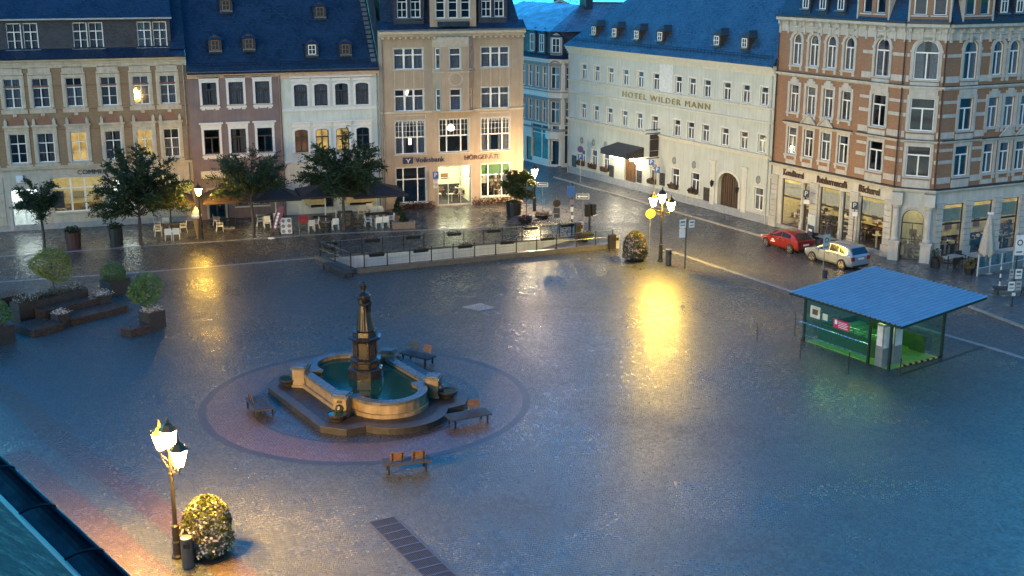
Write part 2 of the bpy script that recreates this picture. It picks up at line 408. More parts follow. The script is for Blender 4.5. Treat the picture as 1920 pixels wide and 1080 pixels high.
class Fac:
    def __init__(s, root, W, ang, o=(0, 0), la=0.0):
        s.root, s.la, s.o = root, la, o
        c, n = math.cos(ang), math.sin(ang)
        s.W = Vector((W[0]+c*o[0]-n*o[1], W[1]+n*o[0]+c*o[1])); s.ang = ang+la
        s.t = Vector((math.cos(s.ang), math.sin(s.ang))); s.n = Vector((-s.t.y, s.t.x)); s.op = []
    def at(s, u, v, y=0.0):
        d = ray(u, v); P = s.W + s.n*y; k = (P-CAM.xy).dot(s.n)/d.xy.dot(s.n); p = CAM+d*k
        return (p.xy-P).dot(s.t), p.z
    def loc(s, x, y, z):
        c, n = math.cos(s.la), math.sin(s.la)
        return (s.o[0]+c*x-n*y, s.o[1]+n*x+c*y, z)
    def put(s, me, name, x, y, z, parent=None): return link(me, name, s.root, s.loc(x, y, z), s.la)
    def build(s, mb, name, mat, **k): return mb.build(name, mat, s.root, s.loc(0, 0, 0), s.la, **k)
    def open(s, x0, x1, z0, z1, arch=0.0, depth=.24): s.op.append((x0, x1, z0, z1, arch, depth))
    def win(s, u, v, w, h, bars=CROSS, z=None, arch=0.0, sur=None, sill=True, cur=None, lit=None, mat=WHITE, fw=.08, hole=True, y=0.0, name='window', pane=None, x=None):
        xx, zz = s.at(u, v, y) if u is not None else (0, 0)
        if x is not None: xx = x
        z0 = (zz if z is None else z) - h/2
        return s.win_at(xx, z0, w, h, bars, arch, sur, sill, cur, lit, mat, fw, hole, y, name, pane)
    def win_at(s, x, z0, w, h, bars=CROSS, arch=0.0, sur=None, sill=True, cur=None, lit=None, mat=WHITE, fw=.08, hole=True, y=0.0, name='window', pane=None):
        if hole: s.open(x-w/2, x+w/2, z0, z0+h, arch)
        o = s.put(frame_mesh(w, h, bars, fw, arch, mat), name, x, y, z0)
        link(cached(('p', w, h, arch, pane), lambda: poly_xz(rect_pts(w-.03, h-.02, arch, z0=.02), .145, pane or GLASS, 'pane')), 'pane', o)
        if lit: link(cached(('l', w, h, lit), lambda: box_mesh('lit_blind', -w/2-.1, w/2+.1, .42, .44, .02, h, MATS[lit])), 'lit_blind', o)
        elif cur:
            def cm():
                m = MB(); q = random.Random(cur*7); hh = h*(.97 if cur > 0 else .62); nn = 14
                parts = ((-w/2, w*.5),) if cur == 3 else (((-w/2, -w*.12), (w*.12, w/2)) if cur == 2 else ((-w/2, w/2),))
                for a, b in parts:
                    pts = [(a+(b-a)*i/nn, .3+.05*(i % 2)) for i in range(nn+1)]
                    for (xa, ya), (xb, yb) in zip(pts, pts[1:]): m.poly([(xa, ya, .02), (xb, yb, .02), (xb, yb, hh), (xa, ya, hh)])
                return m.mesh('curtain', CURT)
            link(cached(('c', w, h, cur), cm), 'curtain', o)
        if sur: 
            me = cached(('s', w, h, arch, sur), lambda: SUR[sur](w, h, arch)); link(me, 'surround', o)
        if sill: link(cached(('b', w, sill), lambda: box_mesh('sill', -w/2-.12, w/2+.12, -.13, .1, -.09, .006, sill if not isinstance(sill, bool) else STONEL)), 'sill', o)
        return o
    def row(s, pts, w, h, **k):
        z = sum(s.at(*p)[1] for p in pts)/len(pts); lits = k.pop('lits', {}); curs = k.pop('curs', {}); k.setdefault('z', z)
        return [s.win(p[0], p[1], w, h, lit=lits.get(i), cur=curs.get(i), **k) for i, p in enumerate(pts)]
    def wall(s, x0, x1, z0, z1, mat, name='wall', y=0.0, back=0.0):
        if back: s.build(_quad(x0+.05, x1-.05, y+back, z0+.02, z1-.02), 'room_back', DARKIN)
        ops = [o for o in s.op if o[0] < x1 and o[1] > x0 and o[2] < z1 and o[3] > z0]
        xs = sorted({x0, x1, *[max(x0, min(x1, a)) for o in ops for a in o[:2]]}); zs = sorted({z0, z1, *[max(z0, min(z1, a)) for o in ops for a in o[2:4]]})
        m = MB()
        for za, zb in zip(zs, zs[1:]):
            run = None
            for xa, xb in zip(xs, xs[1:]):
                inside = any(o[0]-1e-6 <= xa and xb <= o[1]+1e-6 and o[2]-1e-6 <= za and zb <= o[3]+1e-6 for o in ops)
                if not inside: run = (run[0], xb) if run else (xa, xb)
                if (inside or xb == xs[-1]) and run:
                    m.poly([(run[0], y, za), (run[1], y, za), (run[1], y, zb), (run[0], y, zb)]); run = None
        for a, b, c, d, ar, dp in ops:
            cx = (a+b)/2; pts = [(cx+p[0], c+p[1]) for p in rect_pts(b-a, d-c, ar)]
            for p, q in zip(pts, pts[1:]+pts[:1]): m.poly([(p[0], y, p[1]), (q[0], y, q[1]), (q[0], y+dp, q[1]), (p[0], y+dp, p[1])])
            if ar:
                k = len(pts)//2; L = [p for p in pts[1:-1] if p[0] <= cx+1e-6]; Rr = [p for p in pts[1:-1] if p[0] >= cx-1e-6]
                for p, q in zip(L, L[1:]): m.poly([(a, y, d), (p[0], y, p[1]), (q[0], y, q[1])])
                for p, q in zip(Rr, Rr[1:]): m.poly([(b, y, d), (p[0], y, p[1]), (q[0], y, q[1])])
        return s.build(m, name, mat, keepn=True)
    def band(s, x0, x1, z0, z1, out, mat, name='cornice', y=0.04, ends=True):
        m = MB(); m.box(x0, x1, -out, y, z0, z1); return s.build(m, name, mat)
    def cornice(s, x0, x1, z0, prof, mat, name='cornice'):
        """stepped cornice: prof = [(height, projection), ...] from below"""
        m = MB(); z = z0
        for h, o in prof: m.box(x0, x1, -o, .04, z, z+h); z += h
        return s.build(m, name, mat)
    def text(s, txt, u, v, w, h, mat, x=None, z=None, y=-.05, name='lettering', **k):
        xx, zz = s.at(u, v); return s.put(text_mesh(txt, mat, w, h, **k), name, x if x is not None else xx, y, z if z is not None else zz)
def _quad(x0, x1, y, z0, z1):
    m = MB(); a = .3
    for q in ([(x0,y,z0),(x1,y,z0),(x1,y,z1),(x0,y,z1)], [(x0,a,z0),(x1,a,z0),(x1,y,z0),(x0,y,z0)], [(x0,a,z1),(x1,a,z1),(x1,y,z1),(x0,y,z1)], [(x0,a,z0),(x0,y,z0),(x0,y,z1),(x0,a,z1)], [(x1,a,z0),(x1,y,z0),(x1,y,z1),(x1,a,z1)]): m.poly(q)
    return m
def poly_xz(pts, y, mat, name):
    m = MB(); m.poly([(p[0], y, p[1]) for p in pts]); return m.mesh(name, mat)
def box_mesh(name, x0, x1, y0, y1, z0, z1, mat):
    m = MB(); m.box(x0, x1, y0, y1, z0, z1); return m.mesh(name, mat)
def s_flat(jw, out, head=.0, mat=STONEL):
    def f(w, h, arch):
        m = MB(); i = rect_pts(w-.03, h-.015, arch, z0=-.02); o = rect_pts(w+2*jw, h+jw, arch+jw*.6 if arch else 0, z0=-.02)
        m.ringxz(o, i, -out, .02, closed=False)
        if head: m.box(-w/2-jw-.1, w/2+jw+.1, -out-.14, .02, h+jw+head, h+jw+head+.12); m.box(-w/2-jw, w/2+jw, -out-.02, .02, h+jw+.002, h+jw+head-.002)
        return m.mesh('surround', mat)
    return f
def s_arch(w, h, arch):
    m = MB(); m.ringxz(rect_pts(w+.4, h+.2, arch+.12, z0=-.02), rect_pts(w-.03, h-.015, arch, z0=-.02), -.07, .02, closed=False)
    m.box(-w/2-.26, -w/2+.0, -.1, .02, h-arch-.08, h-arch+.08); m.box(w/2, w/2+.26, -.1, .02, h-arch-.08, h-arch+.08)
    m.box(-w*.34, w*.34, -.09, .02, h+.2, h+.42); m.box(-w*.5, w*.5, -.2, .02, h+.44, h+.53)
    return m.mesh('surround', STONEL)
def s_ears(w, h, arch):
    m = MB(); m.ringxz(rect_pts(w+.42, h+.2, 0, z0=-.02), rect_pts(w-.03, h-.015, 0, z0=-.02), -.07, .02, closed=False)
    m.box(-w*.45, w*.45, -.09, .02, h+.2, h+.4); m.box(-w*.25, w*.25, -.11, .02, h+.4, h+.55)
    return m.mesh('surround', STONEL)
def s_pink(w, h, arch):
    m = MB(); m.ringxz(rect_pts(w+.34, h+.17, 0, z0=-.02), rect_pts(w-.03, h-.015, 0, z0=-.02), -.07, .02, closed=False)
    m.box(-w/2-.32, w/2+.32, -.2, .02, h+.42, h+.55); m.box(-w/2-.2, w/2+.2, -.08, .02, h+.18, h+.4)
    m.box(-w/2-.2, w/2+.2, -.09, .02, -.28, -.11); m.box(-w/2-.1, -w/2+.18, -.07, .02, -.4, -.28); m.box(w/2-.18, w/2+.1, -.07, .02, -.4, -.28); m.box(-.3, .3, -.06, .02, -.36, -.28)
    return m.mesh('surround', plain('white_stucco', (.66,.65,.66), .65, amt=.07))
def s_com(w, h, arch):
    m = MB(); m.ringxz(rect_pts(w+.5, h+.22, 0, z0=-.02), rect_pts(w-.03, h-.015, 0, z0=-.02), -.06, .02, closed=False)
    m.box(-w/2-.32, w/2+.32, -.05, .02, -.42, -.1)
    return m.mesh('surround', STONE)
SUR = {'flat': s_flat(.16, .05), 'hotel': s_flat(.1, .025, 0, OFFW), 'white': s_flat(.18, .05, .32, plain('white_stucco', (.66,.65,.66), .65, amt=.07)), 'arch': s_arch, 'ears': s_ears, 'pink': s_pink, 'com': s_com,
       'volk': s_flat(.07, .03, 0, STONEL), 'big': s_flat(.2, .07, 0, STONEL)}
def shell(root, x0, x1, D, z1, mat, z0=0.0, front=False, name='side_wall'):
    m = MB()
    for a, b in (((x0,0),(x0,D)), ((x0,D),(x1,D)), ((x1,D),(x1,0))):
        m.poly([(a[0],a[1],z0),(b[0],b[1],z0),(b[0],b[1],z1),(a[0],a[1],z1)])
    return m.build(name, mat, root)
def slab(pts, th, mat, name, root, fac=None):
    """roof slab: polygon given in local coords, thickened downwards along its normal"""
    P = [Vector(p) for p in pts]; n = (P[1]-P[0]).cross(P[2]-P[0]).normalized()
    if n.z < 0: n = -n
    Q = [p-n*th for p in P]; m = MB(); k = len(P)
    a = [m.v(p) for p in P]; b = [m.v(p) for p in Q]
    m.bm.faces.new(a); m.bm.faces.new(list(reversed(b)))
    for i in range(k): m.bm.faces.new([a[i], a[(i+1) % k], b[(i+1) % k], b[i]])
    return (fac.build(m, name, mat) if fac else m.build(name, mat, root))
def shop(fac, x0, x1, z0, z1, depth, wallc, light, name='shop_interior', seed=1, goods=True, cols=None, lw=.8):
    """lit room behind a shop window: walls, lamp panel, furniture"""
    m = MB(); y0 = .32; 
    for q in ([(x0,depth,z0),(x1,depth,z0),(x1,depth,z1),(x0,depth,z1)], [(x0,y0,z0),(x0,depth,z0),(x0,depth,z1),(x0,y0,z1)], [(x1,depth,z0),(x1,y0,z0),(x1,y0,z1),(x1,depth,z1)],
              [(x0,y0,z1),(x0,depth,z1),(x1,depth,z1),(x1,y0,z1)], [(x0,y0,z0),(x1,y0,z0),(x1,depth,z0),(x0,depth,z0)]): m.poly(q)
    r = fac.build(m, name, wallc, keepn=True)
    m = MB(); n = max(1, int((x1-x0)/1.6))
    for i in range(n):
        cx = x0+(i+.5)*(x1-x0)/n; m.box(cx-.45*lw, cx+.45*lw, depth*.3, depth*.6, z1-.08, z1-.03)
    m.build('ceiling_lamp', light, r)
    if goods:
        q = random.Random(seed); cs = cols or [plain('shop_wood', (.2,.11,.05), .5), plain('shop_dark', (.03,.025,.025), .5), plain('shop_pale', (.6,.55,.42), .6)]
        ms = [MB() for _ in cs]
        m = MB(); m.box(x0+.01, x1-.01, depth-.05, depth-.01, z0+.01, z0+1.05); m.box(x0+.01, x1-.01, y0, depth-.06, z0+.005, z0+.03); m.build('dado', cs[1], r)
        m = MB()
        for k in range(int((x1-x0)/1.3)): cx = x0+.7+k*1.3+q.uniform(-.2,.2); hh = q.uniform(.35,.8); m.box(cx-q.uniform(.25,.45), cx+q.uniform(.2,.45), depth-.06, depth-.02, z0+1.5, z0+1.5+hh)
        m.build('wall_picture', cs[0], r)
        for k in range(int((x1-x0)*2.4)):
            cx = q.uniform(x0+.4, x1-.4); cy = q.uniform(.9, depth-.5); s_ = q.uniform(.25, .5); hh = q.choice([.75, .75, 1.0, 1.6])
            mm = q.choice(ms); mm.box(cx-s_, cx+s_, cy-.22, cy+.22, z0+hh-.06, z0+hh); mm.box(cx-.05, cx+.05, cy-.05, cy+.05, z0, z0+hh-.06)
            if hh > 1.2:
                for zz in (.4, .8, 1.2): mm.box(cx-s_, cx+s_, cy-.2, cy+.2, z0+zz-.03, z0+zz+.015)
            for j in range(3): 
                bx = cx+q.uniform(-s_*.8, s_*.8); q.choice(ms).box(bx-.07, bx+.07, cy-.1, cy+.1, z0+hh+.002, z0+hh+q.uniform(.08, .3))
        for mm, c in zip(ms, cs): mm.build('shop_furniture', c, r)
    return r
def dormer(root, x, y, z, w, h, dep, mroof, mwall, fac=None, pitch=.35, over=.14, win=(.6,.8), pane=GLASS, loc=None, la=0.0, lit=None):
    """small dormer: front wall at (x, y), base z; cheeks and hipped roof run back by dep"""
    lx, ly, lz = loc if loc else (x, y, z)
    m = MB(); f = [(-w/2,0,-.5),(w/2,0,-.5),(w/2,0,h),(0,0,h+pitch),(-w/2,0,h)]
    m.poly(f); 
    for sx in (-1, 1): m.poly([(sx*w/2,0,-.5),(sx*w/2,dep,-.1),(sx*w/2,dep,h),(sx*w/2,0,h)])
    d = m.build('dormer', mwall, root, (lx, ly, lz), la)
    m = MB(); zr = h+pitch+.06; e = w/2+over
    ridge0, ridge1 = (0, .35, zr+.12), (0, dep+.5, zr+.12)
    m.poly([(-e,-over,h-.06),(e,-over,h-.06),ridge0]); m.poly([(-e,-over,h-.06),ridge0,ridge1,(-e,dep,h-.06)]); m.poly([(e,-over,h-.06),(e,dep,h-.06),ridge1,ridge0]); m.poly([(-e,-over,h-.06),(-e,dep,h-.06),(e,dep,h-.06),(e,-over,h-.06)])
    m.build('dormer_roof', mroof, d)
    ww, hh = win; fr = frame_mesh(ww, hh, [V(.5, 0, 1, .05), H(.5, 0, 1, .04)], .07, 0, WHITE if not lit else plain('brown_frame', (.16,.1,.06), .5), -.05, .02)
    wo = link(fr, 'dormer_window', d, (0, 0, .12))
    link(cached(('dp', ww, hh), lambda: poly_xz(rect_pts(ww-.06, hh-.04, 0, z0=.04), -.022, plain('dark_pane', (.03,.035,.045), .08, spec=.9), 'pane')), 'pane', wo)
    m = MB(); m.box(-ww/2-.16, ww/2+.16, -.22, -.006, .02, .11); m.build('dormer_sill', ZINC, d)
    return d
def pipe(root, x, z0, z1, y=-.12, mat=ZINC, r=.055, fac=None):
    m = MB(); m.cyl((x, y, z0), (x, y, z1), r, n=8)
    for k in range(int(z1-z0)//2): m.cyl((x, y, z0+1+k*2), (x, y, z0+1.06+k*2), r*1.35, n=8)
    return fac.build(m, 'downpipe', mat) if fac else m.build('downpipe', mat, root)
def gutter(fac, x0, x1, y, z, mat=ZINC):
    m = MB(); n = 7
    pts = [(y+.08*math.cos(PI+PI*i/n), z+.08*math.sin(PI+PI*i/n)) for i in range(n+1)]
    for (a, b), (c, d) in zip(pts, pts[1:]): m.poly([(x0,a,b),(x1,a,b),(x1,c,d),(x0,c,d)])
    for (a, b), (c, d) in zip(pts, pts[1:]): m.poly([(x0,a*1.0,b-.012),(x1,a,b-.012),(x1,c,d-.012),(x0,c,d-.012)])
    return fac.build(m, 'gutter', mat)
def snowguard(fac, x0, x1, y, z, mat=DARKMET):
    m = MB(); m.cyl((x0,y,z+.28),(x1,y,z+.28),.02,n=5); m.cyl((x0,y,z+.12),(x1,y,z+.12),.02,n=5); k = int((x1-x0)/.45)
    for i in range(k+1):
        x = x0+(x1-x0)*i/k; m.cyl((x,y,z-.1),(x,y,z+.3),.012,n=4)
    return fac.build(m, 'snow_guard', mat)
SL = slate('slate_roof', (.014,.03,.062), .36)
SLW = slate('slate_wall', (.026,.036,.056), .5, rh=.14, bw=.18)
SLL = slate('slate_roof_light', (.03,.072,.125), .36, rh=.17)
# ================================================================ LEFT ROW
LA = G(0,435); LB = G(980,378); LANG = math.atan2(LB.y-LA.y, LB.x-LA.x); LT = Vector((math.cos(LANG), math.sin(LANG)))
def row_root(name, label, s0):
    return tag(empty(name, (LA.x+LT.x*s0, LA.y+LT.y*s0, 0), LANG), label, 'building')
# ---- brick bank house with stone surrounds, slate attic
b = row_root('brick_house', 'tan brick house with pale stone window surrounds above a lit bank shop', 0)
f = Fac(b, LA.xy, LANG); BR = brickwall('tan_brick', (.3,.19,.1), (.22,.13,.07), (.26,.21,.15))
z2 = 10.45; z1 = 6.3
c2 = [(25,179),(78,176),(140.5,172.5),(205,169),(265.5,165.5),(315.5,162.5)]; c1 = [(33.7,280),(86,277),(147.5,274),(212,271),(271,268.5),(321,266.5)]
X = [(f.at(*p)[0]+f.at(*q)[0])/2 for p, q in zip(c2, c1)]; X = [X[0]-2.3] + X
lits1 = {3: 'lit_blind_warm', 5: 'lit_blind_warm'}
for i, x in enumerate(X):
    f.win_at(x, z2-1.1, 1.22, 2.2, CROSS, sur='com', cur=(0, 1, 2, -1, 0, 2, 1)[i])
    f.win_at(x, z1-1.12, 1.22, 2.25, CROSS, sur='com', cur=(1, 0, 2, 0, 2, 0, -1)[i], lit=lits1.get(i))
    m = MB(); m.box(x-.86, x+.86, -.1, .02, z2+1.36, z2+1.5); m.box(x-.78, x+.78, -.06, .02, z2+1.5, z2+1.92)
    m.box(x-.95, x+.95, -.22, .02, z1+1.62, z1+1.76); m.box(x-.86, x+.86, -.08, .02, z1+1.36, z1+1.62)
    for sx in (-.72, .72): m.box(x+sx-.11, x+sx+.11, -.18, .02, z1+1.76, z1+2.1); m.lathe([(.11,0),(.04,.16)], (x+sx,-.08,z1+2.1), 6)
    m.box(x-.14, x+.14, -.1, .02, z1+2.42, z1+2.62)
    f.build(m, 'window_head', STONE)
    m = MB(); m.poly([(x-.6,-.035,z1+1.77),(x+.6,-.035,z1+1.77),(x+.32,-.035,z1+2.5),(x-.32,-.035,z1+2.5)]); f.build(m, 'brick_panel', brickwall('red_brick_panel', (.3,.12,.07), (.24,.1,.06), (.25,.2,.15)))
# ground floor shop fronts
def sh(u0, v0, u1, v1): 
    a = f.at(u0, v1); c = f.at(u1, v0); return a[0], c[0], a[1], c[1]
f.win_at(2.0, .12, 1.95, 3.1, [V(.5,0,.66,.08), H(.68)], sur='big', sill=False, pane=CLEAR)
f.win_at(5.95, 1.25, 3.9, 2.75, [V(.36,0,1,.14), V(.62,0,1,.14), H(.68,0,1,.1)], sur='flat', pane=CLEAR, fw=.1)
f.win_at(9.35, 1.25, 1.75, 2.5, [H(.7,0,1,.1)], sur='flat', pane=CLEAR, fw=.1)
f.win_at(12.6, 1.25, 2.0, 2.5, [V(.5,0,1,.1), H(.7,0,1,.1)], sur='flat', pane=CLEAR, fw=.1)
f.win_at(-2.6, 1.0, 2.4, 2.8, [V(.5,0,1,.1), H(.7,0,1,.1)], sur='flat', fw=.1)
LW = emit('shop_light_white', (.93,1,.92), 14.0); LY = emit('shop_light_yellow', (1,.86,.5), 3.4); LG = emit('shop_light_pale', (1,.93,.72), 4.0)
PALE = plain('room_pale', (.72,.72,.66), .8); CREAM = plain('room_cream', (.66,.6,.42), .8)
shop(f, .9, 3.1, .05, 3.35, 1.4, plain('room_white', (.85,.87,.85), .8), LW, seed=3, goods=False, lw=1.3)
shop(f, 3.95, 8.0, .3, 4.1, 3.2, CREAM, LY, seed=4, cols=[plain('office_grey', (.3,.3,.28), .6), plain('office_oak', (.42,.3,.15), .5), plain('office_white', (.7,.7,.68), .6)])
shop(f, 8.4, 10.3, .9, 3.9, 1.3, MATS['room_white'], LW, seed=5, goods=False, lw=1.3)
shop(f, 11.4, 13.8, .9, 3.9, 2.0, PALE, LY, seed=6)
f.wall(-6, 14.61, 4.62, 13.0, BR); f.wall(-6, 14.61, 0, 4.62, plain('pale_ashlar', (.47,.42,.35), .75, amt=.12, scale=1.5, bump=.15, streak=.4), 'ground_floor_wall')
m = MB()
for xg in (.3, 3.55, 8.2, 10.75, 14.2):
    for k in range(6): m.box(xg-.28, xg+.28, -.05, .02, .5+k*.62, .5+k*.62+.56)
f.build(m, 'rusticated_pier', STONE)
f.cornice(-6, 14.6, 4.62, [(.1,.06),(.14,.2),(.06,.26)], STONE); f.cornice(-6, 14.6, 12.28, [(.3,.06),(.22,.14),(.16,.34),(.08,.44)], STONE)
for zb in (9.1, 7.6, 10.9): f.band(-6, 14.55, zb, zb+.1, .015, brickwall('red_brick_band', (.27,.11,.07), (.22,.09,.06), (.2,.15,.12)), 'brick_band')
f.band(-6, 14.5, 0, .45, .06, GREYST, 'plinth')
f.text('COMMERZBANK', 195, 320.5, 3.9, .36, plain('sign_dark', (.03,.03,.035), .5))
m = MB(); m.box(1.55, 2.05, -.2, -.02, 3.75, 4.3); f.build(m, 'sign_box', plain('sign_white', (.7,.72,.74), .5))
m = MB(); m.box(4.05, 4.85, -.12, -.05, 1.62, 2.92); f.build(m, 'notice_panel', plain('panel_dark', (.02,.025,.04), .4))
pipe(b, 14.36, 0, 12.4, fac=f)
slab([(-6,-.5,13.02),(14.58,-.5,13.02),(14.58,.75,13.75),(-6,.75,13.75)], .1, SL, 'roof_apron', b)
AT = Fac(b, LA.xy, LANG, (0, .6)); zat = 14.6
for p in ((27.5,80),(58.5,79),(151,74.5),(180.5,73),(271,69.6),(300,68.4)): AT.win(p[0], p[1], 1.05, 1.95, CROSS, z=zat, sill=ZINC, cur=(2 if p[0] < 200 else 1))
AT.wall(-6, 13.64, 13.5, 15.85, SLW, 'attic_wall', back=1.2)
m = MB(); m.poly([(13.64,.6,13.5),(13.64,3,13.5),(13.64,3,15.85),(13.64,.6,15.85)]); m.build('attic_cheek', SLW, b)
slab([(-6,.3,15.85),(13.75,.3,15.85),(13.75,6,20.6),(-6,6,20.6)], .12, SL, 'roof', b)
slab([(13.5,.1,13.5),(14.635,.1,13.5),(14.635,6,20.2),(13.5,6,20.2)], .1, SL, 'roof_side', b)
m = MB(); m.box(-6, 13.78, .18, .3, 15.78, 15.9); m.build('roof_edge', plain('lead_edge', (.3,.34,.38), .4, metal=.4), b)
shell(b, -6, 14.5, 10, 12.9, DARKIN)
# ---- pink house
b = row_root('pink_house', 'narrow dusky pink house with white window surrounds under a steep slate roof', 0)
f = Fac(b, LA.xy, LANG)
DKF = plain('dark_window_frame', (.045,.035,.035), .5)
f.row([(392.5,176),(442.5,175),(492,172)], 1.15, 1.75, bars=TEE, sur='pink', mat=DKF, curs={0: 2, 1: 1, 2: 1})
f.row([(397.5,266),(447.5,264),(497,262)], 1.2, 1.95, bars=TEE, sur='pink', mat=DKF, curs={1: 2})
f.win_at(16.3, .12, 1.3, 2.3, [V(.5,0,1,.1)], mat=DKF, sill=False, sur='flat', name='door')
f.win_at(19.1, .95, 2.6, 1.5, [V(.33,0,1,.08), V(.66,0,1,.08)], mat=DKF, pane=CLEAR)
shop(f, 17.6, 20.7, .1, 2.6, 2.4, PALE, LG, seed=8)
f.wall(14.615, 21.778, 0, 11.45, plain('pink_plaster', (.2,.15,.152), .8, amt=.14, scale=.8, bump=.15, streak=.45))
f.cornice(14.62, 21.74, 11.2, [(.12,.08),(.16,.2),(.14,.38)], plain('pink_cornice', (.5,.36,.3), .7))
m = MB(); m.box(15.2, 17.1, -.18, -.03, 3.35, 3.95); f.build(m, 'sign_board', plain('sign_cream', (.6,.56,.48), .5))
pipe(b, 21.66, 0, 11.3, fac=f, mat=plain('copper_pipe', (.24,.15,.11), .5)); gutter(f, 14.62, 21.75, -.42, 11.75)
PR = lambda z: -.5+(z-11.62)*.92     # roof plane: depth at height z (about 47 degrees)
YB = PR(20.2)
slab([(14.64,-.5,11.62),(21.74,-.5,11.62),(21.74,YB,20.2),(14.64,YB,20.2)], .14, SL, 'roof', b)
snowguard(f, 14.7, 21.7, PR(12.05), 12.1)
def on_roof(F, u, v):
    y = 0.0
    for _ in range(30):
        x, z = F.at(u, v, y); y = PR(z)
    return x, y, z
BRN = plain('dormer_boards', (.1,.07,.055), .6, amt=.3)
for u, v, lt in ((404,97,1),(467,94,1),(424,22,1)):
    x, y, z = on_roof(f, u, v); dormer(b, x, y-.12, z, 1.0, 1.0, 1.15, SL, SLW, win=(.62,.78), lit=lt)
shell(b, 14.62, 21.72, 10, 11.5, DARKIN)
# ---- white house
b = row_root('white_house', 'pale bluish white house with arched dark windows under a steep slate roof, behind the parasols', 0)
f = Fac(b, LA.xy, LANG)
f.row([(563.7,179),(601.7,177.5),(640.5,176),(678.7,174.5)], 1.08, 1.75, bars=TEE, arch=.16, sur='white', mat=DKF, curs={0: 1, 1: 1, 2: 2, 3: 1}, sill=False)
f.row([(565.5,264),(604.5,262.5),(642.5,261),(680.5,259.5)], 1.08, 1.85, bars=TEEF, arch=.16, sur='white', mat=DKF, lits={0: 'lit_blind_dim', 1: 'lit_blind_warm', 2: 'lit_blind_warm'})
f.win_at(24.7, .5, 1.9, 2.6, [V(.5,0,1,.1), H(.66)], arch=.35, sur='flat', mat=DKF, sill=False)
f.win_at(27.9, .5, 1.9, 2.6, [V(.5,0,1,.1), H(.66)], arch=.35, sur='flat', mat=DKF, sill=False)
f.wall(21.782, 29.712, 0, 11.5, plain('white_plaster', (.55,.59,.56), .8, amt=.1, scale=.8, bump=.1, streak=.4))
f.band(21.82, 29.64, 8.42, 8.62, .1, plain('white_stucco', (.66,.65,.66), .65)); f.cornice(21.82, 29.64, 4.2, [(.12,.06),(.12,.16)], MATS['white_stucco'])
f.cornice(21.75, 29.7, 11.0, [(.36,.07),(.14,.16),(.14,.36)], plain('peach_cornice', (.56,.42,.34), .7))
pipe(b, 29.5, 0, 11.3, fac=f); gutter(f, 21.8, 29.68, -.42, 11.75)
slab([(21.742,-.5,11.62),(29.66,-.5,11.62),(29.66,YB,20.2),(21.742,YB,20.2)], .14, SL, 'roof', b)
snowguard(f, 21.8, 29.0, PR(12.05), 12.1)
for u, v, lt in ((585,105,None),(648,104,1),(600,34,1)):
    x, y, z = on_roof(f, u, v); dormer(b, x, y-.12, z, 1.0, 1.0, 1.15, SL, SLW, win=(.62,.78), lit=lt)
m = MB()
for k in range(22): z = 12.2+k*.35; m.box(29.1, 29.5, PR(z)-.03, PR(z)+.2, z, z+.26)
m.build('roof_flashing', plain('lead_flash', (.1,.13,.17), .45, metal=.3), b)
m = MB()
for x, w in ((23.3, 1.7), (26.6, 2.6)): m.box(x, x+w, -.1, -.03, .75, 1.2)
f.build(m, 'menu_panel', plain('sign_yellow', (.5,.4,.2), .5))
shell(b, 21.8, 29.66, 10, 11.5, DARKIN)
# ---- beige bank corner house
b = row_root('beige_corner_house', 'tall beige corner house with polygonal bay and lit glass bank entrance beside the side street', 0)
f = Fac(b, LA.xy, LANG)
TRI = [V(.345,0,1,.16), V(.655,0,1,.16), H(.68,0,1,.09)]
zr3, zr2, zr1, zg = 12.35, 9.0, 5.95, 1.95
xl, xc, xr = f.at(769,250)[0], f.at(851,250)[0], f.at(929,250)[0]
print('volks x', xl, xc, xr, [f.at(768,90)[1], f.at(768,167)[1], f.at(770,254)[1], f.at(770,350)[1]])
f.win_at(xl, zr3-.85, 2.45, 1.7, TRI, sur='volk', cur=1); f.win_at(xr, zr3-.85, 2.45, 1.7, TRI, sur='volk', cur=1)
f.win_at(xl, zr2-.9, 2.45, 1.8, TRI, sur='volk', cur=-1); f.win_at(xr, zr2-.9, 2.45, 1.8, TRI, sur='volk', cur=1)
GRID = [V(.26,0,1,.11), V(.74,0,1,.11), H(.5,0,1,.1)] + [V(x,.5,1,.03) for x in (.13,.38,.5,.62,.87)] + [H(z,0,1,.03) for z in (.67,.83)]
for i, x in enumerate((xl, xc, xr)): f.win_at(x, zr1-1.4, 2.55, 2.8, GRID, sur='volk', cur=(2, 0, 2)[i], name='window')
SHP = [V(.25,0,1,.1), V(.72,0,1,.1), H(.66,0,1,.09)]
f.win_at(xl, .45, 2.6, 3.0, SHP, sur='volk', cur=None); f.win_at(xr, .6, 2.6, 2.85, SHP, sur='volk', pane=CLEAR)
f.win_at(xc, .06, 2.85, 3.35, [V(.32,0,1,.06), V(.7,0,1,.06), H(.7,0,1,.06)], sill=False, sur='volk', pane=CLEAR, name='entrance', mat=plain('alu_frame', (.5,.5,.5), .35, metal=.5))
shop(f, xc-1.6, xc+1.6, .03, 3.5, 4.5, plain('room_yellow', (.75,.72,.5), .75), emit('bank_light', (1,.95,.7), 9), seed=12, lw=1.2)
shop(f, xr-1.5, xr+1.5, .3, 3.55, 2.4, PALE, emit('shop_light_warm', (1,.9,.65), 2.4), seed=13)
m = MB(); m.box(xr-1.2, xr+1.2, .3, .33, 2.55, 3.4); f.build(m, 'shop_banner', plain('banner_green', (.06,.2,.06), .5))
m = MB(); m.lathe([(.05,0),(.3,.1),(.34,.3),(.2,.5),(.05,.6)], (xc, 1.0, zr1+.25), 12); f.build(m, 'chandelier', emit('chandelier_glow', (1,.75,.4), 4))
